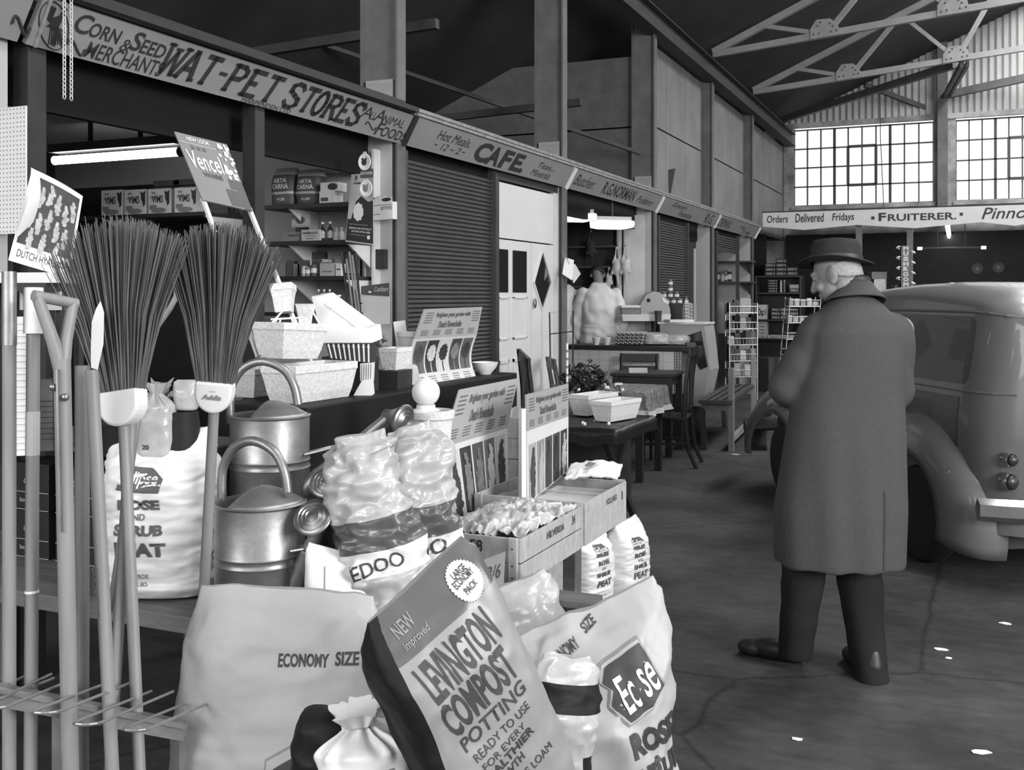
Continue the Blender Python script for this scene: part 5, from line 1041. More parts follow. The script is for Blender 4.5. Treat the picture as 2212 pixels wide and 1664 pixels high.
# tilted placard and hyacinth poster
q = QW((377, 284, 3.42), (490, 312, 3.52), (545, 456, 3.46), (438, 432, 3.36)); t = thing('placard', 'tilted grey placard with white lettering on two white sticks', 'placard', at(q)); P(q.panel(MB(), .006), 'board', mat('grey placard', 118, .6, var=.05), t)
mb = MB(); q.text(mb, 'Vencel', .06, .70, .48, .75, .012); q.text(mb, 'NEW LOOK', .18, .62, .90, .96, .02); q.rect(mb, .02, .72, .862, .868); P(mb, 'pale_lettering', PRLT, t)
mb = MB(); q.text(mb, 'WARE', .24, .62, .38, .45, .04); q.text(mb, 'x x x', .2, .5, .78, .83, .02); q.rect(mb, .60, .84, .02, .26); P(mb, 'dark_lettering', GREYD, t)
mb = MB(); random.seed(5)
for i in range(26): q.ellipse(mb, random.uniform(.75, .98), random.uniform(.42, .95), random.uniform(.02, .05), random.uniform(.02, .045), .002+.0001*i, 9, .2)
P(mb, 'flower_picture', PRLT, t)
mb = MB(); q.rect(mb, .72, 1, .28, .42); q.rect(mb, .86, 1, .0, .28); P(mb, 'picture_ground', GREYD, t)
mb = MB(); 
for p0, p1 in (((438, 428, 3.37), (470, 520, 3.42)), ((538, 450, 3.48), (603, 612, 3.6))):
    a_, b_ = W(*p0), W(*p1); b_ = b_+(b_-a_)*((b_.z-1.195)/(a_.z-b_.z)); P(MB().bar(a_, b_, .012), 'stick', WHT, t)
q = QW((70, 364, 3.2), (179, 424, 3.28), (150, 600, 3.16), (18, 562, 3.08), lambda a, b: .012*sin(pi*a)*(b-.2)); t = thing('poster', 'white-bordered DUTCH HYACINTHS poster with curling edges, far left', 'poster', at(q)); P(q.panel(MB(), .002), 'sheet', WHT, t)
mb = MB(); q.rect(mb, .05, .95, .20, .94, .0015); P(mb, 'photo', mat('poster photo dark', 48, .5, var=.3, scale=20), t)
mb = MB(); random.seed(8); 
for a_, b_ in ((.13, .80), (.27, .74), (.42, .80), (.58, .74), (.74, .66), (.86, .74), (.16, .5), (.32, .46), (.48, .54), (.64, .44), (.80, .40), (.24, .28), (.45, .26), (.7, .22)):
    i = 0
    for k in range(9): q.ellipse(mb, a_+random.gauss(0, .014), b_+(k-4)*.024, .055-.005*abs(k-3), .026, .002+.00006*k, 8, .25)
P(mb, 'hyacinth_picture', mat('poster photo light', 165, .5, var=.3, scale=40), t); mb = MB(); q.text(mb, 'DUTCH HYACINTHS', .10, 1.0, .06, .14, 0); P(mb, 'lettering', INK, t)
q = QW((68, 362, 3.12), (84, 372, 3.14), (72, 480, 3.12), (30, 520, 3.04), lambda a, b: .02*sin(pi*b)); P(q.panel(MB(), .002), 'curled_edge', WHT, t)
t = thing('display_rack', 'black rack with a white tray standing on the raised shelf, far left', 'rack', (W(70, 640, 3.1).x, W(70, 640, 3.1).y, 1.09)); c = W(66, 590, 3.1); M = Matrix.Translation(c) @ Matrix.Rotation(TH*.35, 4, 'Z')
P(MB().bb(-.14, .12, -.06, .12, -.03, .0, M), 'tray', WHT, t); P(MB().bb(-.03, .11, -.07, .0, -.055, -.03, M), 'rail', BLK, t); P(MB().bb(-.03, .11, -.01, .0, -.11, -.055, M), 'back_panel', GREYL, t)
for x, y in ((-.11, 0), (.09, 0.02), (-.11, .1), (.09, .1)): p = M @ Vector((x, y, -.03)); P(MB().bb(p.x-.01, p.x+.01, p.y-.01, p.y+.01, 1.09, p.z), 'post', BLK, t)
one('card', MB().bb(-.04, .04, -.003, .003, 0, .02), WHT, 'small white card below the cat carton shelf', 'card', WYp(420, 493, 5.72)); 
# ------------------------------------------------------------------ goods on the benches
STONE = mat('white stone-effect polystyrene', 205, .85, var=.10, scale=70, bump=.35, bscale=90)
def trough(label, p, yaw, w=.15, l=.4, h=.12, tp=.72, m=None, group='white stone-effect troughs', tilt=0):
    t = thing('plant_trough', label, 'planter', p, 0, group, (tilt, 0, yaw)); mb = MB(); k = tp
    def ring(s, z): return [(-w/2*s, 0+(1-s)*w/2, z), (w/2*s, (1-s)*w/2, z), (w/2*s, l-(1-s)*w/2, z), (-w/2*s, l-(1-s)*w/2, z)]
    vs = ring(k, 0)+ring(k+.12, h*.25)+ring(1, h*.78)+ring(1.04, h*.8)+ring(1.04, h)+ring(.9, h)+ring(k, .02); fs = [(3, 2, 1, 0), (24, 25, 26, 27)]
    for i in range(6):
        for j in range(4): fs.append((i*4+j, i*4+(j+1) % 4, i*4+4+(j+1) % 4, i*4+4+j))
    mb.add(vs, fs).build('trough', m or STONE, t, bevel=.005)
    mb = MB(); mb.tube([(-w*.3, -.004, h*.05), (-w*.3, -.008, -.0), (-w*.12, -.006, .01)], .002, 5).build('tie_wire', STEEL, t); return t
def ptat(u, v, d): return W(u, v, d)
p = W(602, 640, 3.42); trough('white stone-effect trough on the black stand, lowest and longest', (p.x, p.y, 1.196), radians(-4), .145, .33, .125)
p = W(572, 640, 3.42); trough('white stone-effect trough stacked askew on the long one', (p.x-.0, p.y+.01, 1.345), radians(-10), .15, .20, .12, tilt=radians(-3)); o = None
p = W(545, 640, 3.6); trough('pale trough half hidden behind the rear can handle', (p.x-.05, p.y, 1.196), radians(0), .12, .25, .10)
p = W(614, 640, 3.62); t = thing('plant_pot', 'white stone-effect pot tilted on top of the stacked troughs', 'pot', (p.x, p.y, 1.492), 0, None, (radians(-6), radians(-8), 0)); MB().lathe([(.038, 0), (.045, .05), (.052, .075), (.056, .077), (.056, .1), (.048, .1), (.036, .01)], 4, Matrix.Rotation(pi/4+TH, 4, 'Z')).build('pot', STONE, t, bevel=.004)
t = thing('wire_holder', 'white wire pot holder lying on the stacked troughs', 'wire holder', W(622, 700, 3.55)); mb = MB(); L = lambda u, v: W(u, v, 3.55)-t.location
for c in (((612, 650), (611, 672), (596, 688), (585, 700)), ((585, 690), (660, 686)), ((600, 688), (590, 702), (602, 706), (606, 690)), ((628, 684), (636, 704)), ((668, 660), (690, 700))): mb.tube([L(*q) for q in c], .0035, 6)
mb.build('wire', WHT, t)
p = W(658, 690, 3.7); one('plant_pot', MB().lathe([(.03, 0), (.035, .03), (.05, .07), (.053, .075), (.045, .075), (.03, .01)], 4, Matrix.Rotation(pi/4, 4, 'Z')), STONE, 'small white square pot lying behind the wire holder', 'pot', p-Vector((0, 0, .02)), TH+.3)
# sloping white display and the striped packs below it
q = QW((672, 632, 3.75), (805, 632, 3.75), (805, 741, 3.75), (700, 741, 3.75)); t = thing('display_carton', 'big white display carton with sloping top edge behind the troughs', 'carton', at(q))
pts2 = [W(*c, 3.75) for c in ((673, 641), (694, 639), (786, 708), (799, 709), (803, 741), (699, 741))]; n_ = Vector((SN, -CS, 0))*-1; bk = n_*.10+Vector((.03, .0, .012))
mb = MB(); m_ = len(pts2); mb.add(pts2+[p_+bk for p_ in pts2], [tuple(range(m_)), tuple(range(2*m_-1, m_-1, -1))]+[(i, (i+1) % m_, (i+1) % m_+m_, i+m_) for i in range(m_)]); P(mb, 'carton', WHT, t)
a_, b_ = W(700, 660, 3.745), W(770, 712, 3.745); mb = MB(); dx = (b_-a_); mb.text('Slug & Snail Killer Pellets', a_, dx, Vector((0, 0, 1)), dx.length*.95, .010, 0, 0, .0015); P(mb, 'lettering', PRINT, t)
c = W(757, 741, 3.8); t = thing('striped_carton', 'black and white striped carton under the white sloping display', 'carton', c); q = QW((703, 741, 3.76), (804, 741, 3.76), (804, 786, 3.76), (712, 775, 3.76)); P(q.panel(MB(), .12), 'carton', BLK, t)
mb = MB()
for i in range(9): q.rect(mb, .04+i*.108, .075+i*.108, .05, .95); q.ellipse(mb, .057+i*.108, .8, .028, .08, .002, 8)
P(mb, 'stripes', WHT, t); q3 = QW((778, 786, 3.75), (806, 784, 3.75), (804, 824, 3.75), (778, 824, 3.75)); P(q3.panel(MB(), .05), 'stem', WHT, t); mb = MB()
for i in range(5): q3.rect(mb, .1+i*.18, .16+i*.18, .05, .95)
P(mb, 'stem_lines', PRINT, t)
q4 = QW((782, 822, 3.72), (800, 820, 3.72), (804, 868, 3.72), (757, 866, 3.72)); P(q4.panel(MB(), .08), 'foot', WHT, t)
P(MB().bb(W(745, 640, 3.9).x-.1, W(745, 640, 3.9).x+.1, W(745, 640, 3.92).y-.02, W(745, 640, 3.92).y+.06, 1.195, W(745, 772, 3.9).z), 'base', BLK, t)
# small clutter right of the display
q = QW((820, 752, 4.0), (862, 752, 4.0), (850, 800, 4.0), (826, 800, 4.0)); p = W(838, 640, 4.0); t = trough('small pale trough at the right end of the black stand', (p.x, p.y, 1.265), radians(5), .075, .14, .085); one('box', MB().bb(-.05, .05, -.02, .16, 0, .069), BLK, 'black slab under the small pale trough', 'box', (p.x, p.y, 1.195), radians(5))
p = W(882, 640, 4.3); one('box', MB().bb(-.06, .06, -.06, .06, 0, .10), BLK, 'black block under the white card pot', 'box', (p.x, p.y, 1.195), TH)
t = thing('plant_pot', 'white plastic pot with a blank card standing in it', 'pot', (p.x, p.y, 1.296)); MB().lathe([(.033, 0), (.043, .085), (.047, .087), (.047, .108), (.042, .108), (.03, .01)], 28).build('pot', WHT, t, smooth=40); MB().bb(-.04, .01, -.012, -.008, .05, .155, TR(rot=(0, radians(-8), TH))).build('card', WPAINT, t)
p = W(880, 640, 4.12); t = thing('paper_bag', 'pale crumpled paper bag below the white card pot', 'bag', (p.x, p.y, 1.196), TH+.3); sack(t, 'bag', .075, .06, .085, GREYL, 71, 'round', .006, 40, 30)
p = W(840, 640, 4.28); t = thing('bowl', 'dark glossy bowl near the watering can rose', 'bowl', (p.x, p.y, 1.196)); MB().lathe([(.03, 0), (.055, .025), (.07, .05), (.066, .05), (.04, .02), (0, .015)], 28).build('bowl', POLYD, t, smooth=40)
p = W(1048, 640, 4.72); t = thing('bowl', 'white china bowl beside the rear flower board', 'bowl', (p.x, p.y, 1.196)); MB().lathe([(.025, 0), (.03, .008), (.05, .03), (.06, .055), (.057, .055), (.045, .03), (0, .015)], 28).build('bowl', WHT, t, smooth=40)
p = W(932, 640, 3.3); t = thing('pedestal_urn', 'white pedestal urn with a round ball on top', 'urn', (p.x, p.y, .70)); MB().lathe([(.06, 0), (.06, .03), (.04, .05), (.035, .2), (.04, .28), (.052, .33), (.05, .345), (.062, .40), (.066, .46), (.072, .465), (.074, .487), (.066, .49), (.055, .45), (0, .44)], 36).build('urn', STONE, t, smooth=40)
MB().ell((-.02, 0, .545), (.045, .045, .045)).build('ball', WHT, t, smooth=True); MB().lathe([(.045, .487), (.03, .495), (.03, .505), (0, .506)], 24, TR((-.02, 0, 0))).build('ball_seat', WHT, t, smooth=40)
# flower-bulb show boards
HEADM = mat('grey poster card', 142, .55, var=.04); PALE = mat('pale poster card', 190, .55, var=.03)
def showboard(label, tl, tr, mr, ml, br, bl, cols, caps, bow1=None, bow2=None, seed=0, thick=.006):
    q = QW(tl, tr, mr, ml, bow1); t = thing('show_board', label, 'board', W(*bl)); P(q.panel(MB(), thick), 'header', HEADM, t, smooth=False)
    mb = MB(); q.text(mb, 'Brighten your garden with', .22, .80, .66, .86, .03); q.text(mb, 'Dutch Flowerbulbs', .30, .68, .34, .56, .03)
    for a0, a1 in ((.05, .17), (.84, .97)):
        for b in (.52, .60, .68, .76, .84): q.rect(mb, a0, a1, b, b+.025)
    for i in range(5):
        for b in (.1, .15, .2, .25): q.rect(mb, .06+i*.19, .17+i*.19, b, b+.018)
    P(mb, 'lettering', GREYD, t)
    q2 = QW(ml, mr, br, bl, bow2); P(q2.panel(MB(), thick), 'picture_panel', PALE, t)
    random.seed(seed); n = len(cols)
    for i, (bg, fg, kind) in enumerate(cols):
        a0, a1 = .03+i*.94/n+.012, .03+(i+1)*.94/n-.012; mb = MB(); q2.rect(mb, a0, a1, caps[0], caps[1], .0012); P(mb, 'flower_ground', mat('poster tone %d' % bg, bg, .5, var=.04), t); mb = MB(); am = (a0+a1)/2; w = (a1-a0)
        if kind == 'daisy':
            pts = []; 
            for k in range(48): r = 1 if k % 4 < 2 else .86; pts.append((am+w*.42*r*cos(2*pi*k/48), caps[1]-(caps[1]-caps[0])*.40+.28*(caps[1]-caps[0])*r*sin(2*pi*k/48)))
            q2.poly(mb, pts, .0024); q2.rect(mb, am-.008, am+.008, caps[0], caps[0]+.2, .002)
        else:
            for k in range(16): b = caps[0]+(caps[1]-caps[0])*(.05+.055*k); q2.ellipse(mb, am+random.gauss(0, w*.05), b, w*(.40-.018*abs(k-6))*(1 if k < 13 else .6)*random.uniform(.8, 1.1), .05, .002+.0001*k, 8, .2)
        P(mb, 'flower_picture', mat('poster tone %d' % fg, fg, .5, var=.25, scale=40), t)
    return t, q2
DK = 52
t, q = showboard('rear flower bulb show board with round daisy pictures, standing highest', (918, 668, 4.22), (1042, 663, 4.68), (1030, 724, 4.63), (895, 733, 4.14), (1032, 822, 4.62), (902, 842, 4.13), [(92, 72, 'daisy'), (50, 190, 'daisy'), (185, 52, 'daisy'), (66, 120, 'daisy'), (92, 60, 'daisy')], (.30, .95), None, lambda a, b: .03*sin(pi*b)*-1, 3)
mb = MB()
for i in range(5):
    for b in (.06, .11, .16, .21): q.rect(mb, .05+i*.19, .16+i*.19, b, b+.02)
P(mb, 'caption', PRINT, t)
showboard('front flower bulb show board with tall spike pictures, behind the crate marked 58', (992, 842, 3.78), (1120, 817, 4.12), (1096, 925, 4.0), (955, 968, 3.58), (1098, 1064, 3.98), (984, 1160, 3.56), [(180, 60, 's'), (52, 110, 's'), (70, 100, 's'), (100, 185, 's'), (165, 55, 's')], (.05, .93), None, None, 5)
t, q = showboard('flower bulb show board at the right with dark spike pictures', (1137, 853, 3.70), (1228, 829, 4.06), (1228, 900, 4.06), (1138, 932, 3.70), (1227, 1018, 4.06), (1139, 1090, 3.70), [(150, 60, 's'), (130, 150, 's'), (70, 60, 's'), (60, 50, 's'), (60, 160, 's')], (.02, .80), None, None, 7)
q5 = QW((1127, 885, 3.69), (1136, 883, 3.70), (1137, 1090, 3.70), (1127, 1092, 3.69)); P(q5.panel(MB(), .02), 'side_post', WPAINT, t)
# crates of bulbs
def crate(label, x0, x1, y0, y1, z0, z1, two=True):
    t = thing('bulb_crate', label, 'crate', ((x0+x1)/2, (y0+y1)/2, z0), 0, 'wooden bulb crates'); h = z1-z0; zs = ((z0, z0+h*.47), (z0+h*.5, z1)) if two else ((z0, z1),)
    for a, b in zs:
        P(MB().bb(x0, x1, y0, y0+.010, a, b, bev=.0015), 'end_board', WOODX, t); P(MB().bb(x0, x1, y1-.010, y1, a, b, bev=.0015), 'end_board', WOODX, t)
        P(MB().bb(x1-.008, x1, y0+.011, y1-.011, a, b, bev=.0015), 'side_board', WOOD, t); P(MB().bb(x0, x0+.008, y0+.011, y1-.011, a, b, bev=.0015), 'side_board', WOOD, t)
    for x in (x1-.036, x0+.008):
        for y, s in ((y0-.012, 0), (y1, 0)): P(MB().bb(x, x+.028, y, y+.012, z0-.002, z1+.004, bev=.002), 'corner_post', WOODX, t)
    P(MB().bb(x0+.008, x1-.008, y0+.01, y1-.01, z0, z0+.008), 'base', WOOD, t)
    mb = MB()
    for z in (z0+h*.2, z0+h*.45, z0+h*.8): mb.ell((x1-.022, y0-.0125, z), (.003, .0015, .003), n=8)
    P(mb, 'nails', BLK, t); return t
c1 = crate('pale wooden bulb crate stencilled 58 on its end', -1.50, -1.20, 2.78, 3.29, .702, .842)
mb = MB(); x0, x1 = Xu(1016, 2.78), Xu(1043, 2.78); mb.text('58', (x0, 2.779, Zv(1190, x0, 2.78)), (1, 0, 0), (0, 0, 1), x1-x0, .036, .02); P(mb, 'stencil', INK, c1)
mb = MB(); mb.text('HILVERDA', (-1.1995, 2.98, .80), (0, 1, 0), (0, 0, 1), .15, .022, .02); mb.text('34', (-1.1995, 3.2, .80), (0, 1, 0), (0, 0, 1), .03, .03, .02); P(mb, 'side_stencil', GREYD, c1)
c2 = crate('pale wooden bulb crate beyond the one marked 58', -1.62, -1.20, 3.33, 3.79, .702, .848, False)
mb = MB(); mb.text('HOLLAND', (-1.1995, 3.55, .80), (0, 1, 0), (0, 0, 1), .12, .022, .02); mb.text('1', (-1.1995, 3.73, .79), (0, 1, 0), (0, 0, 1), .01, .03, .02); P(mb, 'side_stencil', GREYD, c2)
t = thing('polythene_sheet', 'crumpled polythene and bulbs heaped in the crate marked 58', 'polythene', (-1.35, 3.05, .80)); mb = MB()
mb.grid(lambda a, b: Vector(((a-.5)*.27, (b-.45)*.46, .012+.04*sin(pi*a)*sin(pi*b)+.030*ridge(Vector((a*3, b*4, 2)), 1.6)+.012*ridge(Vector((a*3, b*4, 7)), 4))), 60, 80); o = mb.build('sheet', CLEAR, t, smooth=True); so = o.modifiers.new('s', 'SOLIDIFY'); so.thickness = .003
BULB = mat('bulb skin', 176, .6, var=.2, scale=20); random.seed(12)
for i in range(14):
    b_ = MB().ell((0, 0, 0), (.022, .022, .026), n=12); one('flower_bulb', b_, BULB, 'flower bulb under the polythene in the crate marked 58', 'bulb', (-1.47+.066*(i % 4)+random.uniform(-.008, .008), 2.84+.055*(i//4)*1.9+random.uniform(-.01, .01), .760), random.uniform(0, 6), 'bulbs in the crate', smooth=True)
CARDB = mat('bulb carton', 182, .6, var=.06)
for i in range(4):
    b_ = MB().bb(-.19, .19, -.045, .045, 0, .10+.008*(i % 2), bev=.003); t = one('bulb_carton', b_, CARDB, 'flat bulb carton in the further crate, %s row from us' % ('first', 'second', 'third', 'fourth')[i], 'carton', (-1.41, 3.40+.1*i, .712), 0, 'cartons in the further crate')
t = thing('paper_bag', 'white paper bag with a round mark lying on the further crate', 'bag', (-1.30, 3.70, .858), radians(8)); mb = MB(); mb.grid(lambda a, b: Vector(((a-.5)*.20, (b-.5)*.11, .012+.018*sin(a*2.6)+.006*ridge(Vector((a*4, b*3, 1)), 1.5)+.035*b)), 30, 16); o = mb.build('bag', WHT, t, smooth=True); so = o.modifiers.new('s', 'SOLIDIFY'); so.thickness = .012; s_ = Surf(o); mb = MB(); s_.poly(mb, [(.02*cos(2*pi*i/16), .02*sin(2*pi*i/16)) for i in range(16)], (-.01, 0, .2), (1, 0, 0), (0, 1, 0), .014, .02); mb.build('mark', PRINT, t)
p = W(1063, 640, 2.9); q = QW((1040, 1212, 2.88), (1092, 1192, 2.95), (1086, 1300, 2.95), (1040, 1300, 2.88)); t = thing('card', 'small dark price card standing in front of the crate marked 58', 'card', at(q)); P(q.panel(MB(), .003), 'card', GREYM, t); mb = MB(); q.text(mb, '2/6', .2, .8, .5, .8, 0, .2); P(mb, 'writing', INK, t)
one('box', MB().bb(-.09, .09, -.11, .11, 0, .64, bev=.004), WOOD, 'upright wooden box standing on the floor under the crate overhang', 'box', (-1.40, 3.30, 0), 0)
for i in range(6): 
    z0 = .0+.175*i; crate('plain slatted crate behind the show boards, %s in its stack' % ('lowest', 'second', 'third', 'fourth', 'fifth', 'topmost')[i], -1.90, -1.66, 3.95, 4.30, z0, z0+.172)
# things on and under the raised shelf
BONE = mat('black bone meal carton', 34, .5, var=.05); LEAF = mat('white carton print', 190, .5, var=0)
def bone(label, x, z):
    t = thing('carton', label, 'carton', (x, 2.46, z), 0, 'black bone meal cartons'); MB().bb(-.085, .085, 0, .15, 0, .152, bev=.002).build('carton', BONE, t); mb = MB()
    for a in (90, 215, 325):
        a = radians(a); d = Vector((cos(a), 0, sin(a))); n_ = Vector((-sin(a), 0, cos(a))); c = Vector((0, -.0012, .105)); L = .026
        mb.tube([c]+[c+d*L*(.5-.5*cos(pi*k/8))+n_*.008*sin(pi*k/8)*(0 if a < 1.7 else 1) for k in range(9)], .0012, 4); 
        if a > 1.7: mb.tube([c]+[c+d*L*(.5-.5*cos(pi*k/8))-n_*.008*sin(pi*k/8) for k in range(9)], .0012, 4)
    mb.bb(-.085, .085, -.001, -.0004, .058, .0595).bb(-.085, .085, -.001, -.0004, .001, .0025); mb.text('bone meal', (-.04, -.001, .026), (1, 0, 0), (0, 0, 1), .085, .014, 0, 0, .0005); mb.build('print', LEAF, t); return t
t0 = None
for k, (x, nm) in enumerate(((-2.80, 'left'), (-2.60, 'middle'), (-2.42, 'right'))):
    for j in range(2): bone('black bone meal carton with white propeller mark, %s column, %s' % (nm, ('lower', 'upper')[j]), x, .701+.154*j)
def lz(name, label, cat, u, d, z, prof, m, n=28, rotz=0, M=None):
    p = W(u, 640, d); t = thing(name, label, cat, (p.x, p.y, z), rotz); MB().lathe(prof, n, M).build(name if name != cat else 'body', m, t, smooth=40); return t
pr = [(.036, 0)]
for i in range(9): pr += [(.036, .02+i*.016), (.033, .022+i*.016), (.033, .034+i*.016)]
pr += [(.03, .17), (.028, .21), (0, .211)]
lz('pot_stack', 'upside-down stack of grey plastic pots behind the tool handles', 'pots', 105, 3.12, 1.091, pr, GREYD)
lz('plant_pot', 'black pot standing on the raised shelf behind the broom socket', 'pot', 252, 3.02, 1.091, [(.05, 0), (.065, .09), (.07, .09), (.07, .115), (.062, .115), (.045, .01)], POLYD)
lz('bucket', 'upturned black bucket between the two broom sockets', 'bucket', 390, 2.98, 1.091, [(.062, 0), (.064, .01), (.062, .014), (.05, .125), (.048, .13), (0, .131)], POLYD)
p = W(337, 640, 2.95); t = thing('bulb_bag', 'clear bag with knotted top marked 20, left of the black bucket', 'bag', (p.x, p.y, 1.091), TH); o = sack(t, 'bag', .085, .07, .21, CLEAR, 81, 'tied', .009, 48, 48); prn(Surf(o), 'lettering', INK, t, [('20', -.025, .03, .02, .014, .02)])
p = W(403, 640, 2.98); t = thing('bulb_bag', 'small crumpled clear bag lying on the upturned bucket', 'bag', (p.x, p.y, 1.222), TH); sack(t, 'bag', .05, .04, .085, CLEAR, 83, 'pillow', .008, 40, 36)
lz('pot_stack', 'tall pale stack of ribbed cups behind the leftmost tool handles', 'pots', 46, 3.0, 1.091, [q_ for i in range(22) for q_ in ((.020, .002+i*.018), (.018, .006+i*.018), (.018, .018+i*.018))]+[(.017, .40), (0, .40)], WPAINT)
t = thing('walking_stick', 'pale curved stick handle rising behind the wide broom', 'stick', W(340, 705, 2.8)); L = [W(u, v, 2.8) for u, v in ((300, 900), (318, 780), (340, 705), (368, 665), (381, 640), (382, 618), (374, 600), (364, 592))]; f0 = L[0]+(L[0]-L[1])*((L[0].z-.701)/(L[1].z-L[0].z)); P(MB().tube([f0]+L, .008, 10), 'stick', HAND, t, smooth=True)
random.seed(6); t = thing('seed_bundle', 'bundle of striped dried leaves on the raised shelf beside the bucket', 'plant', W(345, 640, 3.15)*1.0); t.location.z = 1.091; mb = MB()
for i in range(16):
    a = random.uniform(-1.2, 1.2); b_ = Vector((random.uniform(-.02, .02), 0, .12)); e = b_+Vector((.09*sin(a), random.uniform(-.03, .03), .10*cos(a)*random.uniform(.5, 1))); mb.tube([b_, b_.lerp(e, .6)+Vector((0, 0, .02)), e], [.003, .007, .001], 5)
mb.tube([(0, 0, 0), (0, 0, .13)], .012, 8); mb.build('leaves', GREYM, t, smooth=True)
# ------------------------------------------------------------------ cafe front
SHUT = mat('dark roller shutter', 66, .45, .2, var=.12, scale=3)
def shutter(name, u0, u1, z0, z1, X=3.46, pitch=.031):
    y0, y1 = Yu(u0, X), Yu(u1, X); n = int((z1-z0)/pitch)*8+1
    mb = MB().grid(lambda a, b: (-X+.007*sin(2*pi*b*(n-1)/8), y0+(y1-y0)*a, z0+(z1-z0)*b), 2, n); t = bpy.data.objects.new(name, None); COL.objects.link(t); t.location = (-X, y0, z0); struct(t); P(mb, 'slats', SHUT, t, smooth=True); P(MB().bb(-X-.02, -X+.012, y0, y1, z0-.03, z0), 'bottom_rail', SHUT, t)
    for y in (y0-.02, y1+.02): P(MB().bb(-X-.02, -X+.03, y-.02, y+.02, min(z0, 0) if z0 < .1 else 0, z1+.05), 'guide', DGREY, t)
shutter('roller_shutter', 873, 1063, .03, 2.47)
shutter('roller_shutter', 1420, 1482, .03, 2.47); shutter('roller_shutter', 1546, 1592, 2.26, 2.47)
DX = 3.45
def QX(u0, u1, z0, z1, X=DX): y0, y1 = Yu(u0, X), Yu(u1, X); return Q(Vector((-X, y0, z1)), Vector((-X, y1, z1)), Vector((-X, y1, z0)), Vector((-X, y0, z0)))
def zx(u, v, X=DX): d = X*F/((2100-u)*CS); return EYE+(HY-v)*d/F
DOORW = mat('white door gloss paint', 212, .4, var=.04, scale=2); GLASSD = mat('dark window glass', 40, .06, var=0, spec=.8, coat=.6)
zp, zd = zx(1075, 392), zx(1190, 530)
t = bpy.data.objects.new('door_1', None); COL.objects.link(t); t.location = (-DX, Yu(1072, DX), 0); struct(t)
P(QX(1072, 1196, zd+.012, zp).panel(MB(), .03), 'transom_panel', DOORW, t)
P(QX(1197, 1205, 0, zp+.02).panel(MB(), .05), 'door_frame', WPAINT, t); P(QX(1066, 1212, zp+.02, zp+.10).panel(MB(), .05), 'head_board', DGREY, t)
P(MB().bb(-DX-.05, -DX+.03, Yu(1066, DX)-.02, Yu(1071, DX), 0, 2.47), 'frame_post', DGREY, t)
P(MB().bb(-DX-.05, -DX+.01, Yu(1205, DX), Yu(1214, DX), 0, zp+.05), 'frame_post', BLK, t)
P(QX(1073, 1147, .01, zd).panel(MB(), .04), 'door_leaf', DOORW, t); P(QX(1148, 1196, .01, zd).panel(MB(), .04), 'door_leaf', DOORW, t)
q = QX(1073, 1147, 0, zd); z_ = lambda v: zx(1110, v)
for a, b in ((1076, 1097), (1107, 1137)):
    qq = QX(a, b, z_(632), z_(541)); mb = MB(); qq.rect(mb, 0, 1, 0, 1, .004); P(mb, 'pane', GLASSD, t)
    for z0, z1 in ((z_(732), z_(642)), (.15, z_(775))):
        qq = QX(a, b, z0, z1); mb = MB(); 
        for e in ((0, 1, 0, .03), (0, 1, .97, 1), (0, .06, 0, 1), (.94, 1, 0, 1)): mb.bb(*sorted((qq.pt(e[0], e[2]).x, qq.pt(e[0], e[2]).x+.012)), qq.pt(e[0], 0).y, qq.pt(e[1], 0).y, qq.pt(0, e[2]).z, qq.pt(0, e[3]).z)
        P(mb, 'panel_moulding', DOORW, t)
q = QX(1148, 1196, .01, zd); mb = MB(); zz_ = lambda v: (zx(1170, v)-.01)/(zd-.01); dm = [(.45, zz_(541)), (.07, zz_(611)), (.45, zz_(671)), (.86, zz_(611))]; q.poly(mb, dm, .005); P(mb, 'diamond_pane', GLASSD, t)
mb = MB(); pp = [q.pt(a, b, .006) for a, b in dm]
for i in range(4): mb.bar(pp[i], pp[(i+1) % 4], .012, .016, up=(1, 0, 0))
P(mb, 'diamond_beading', DOORW, t); mb = MB(); p = q.pt(.07, zz_(655)); mb.ell(p+Vector((.02, 0, 0)), (.012, .02, .045)); P(mb, 'door_handle', BRASS, t, smooth=True)
# dark linings
DARKB = mat('dark board', 44, .8, var=.15)
struct(MB().bb(-6.3, Xu(454, 5.83), 5.845, 5.86, 0, 2.36).build('wall_lining', DARKB)); struct(MB().bb(-6.3, -3.72, 11.77, 11.785, 0, 2.64).build('wall_lining', DARKB))  # dark panels laid over the white partitions
struct(MB().bb(-5.2, -5.18, 8.95, 11.77, 0, 2.64).build('wall_lining', DARKB)); struct(MB().bb(-3.66, -3.64, Yu(1488, 3.65), 14.8, 0, 2.5).build('doorway_shade', DARKB))  # last board paints in the dark of the open doorway
struct(MB().bb(-5.35, -5.33, 14.95, 17.78, 0, 2.64).build('wall_lining', DARKB))
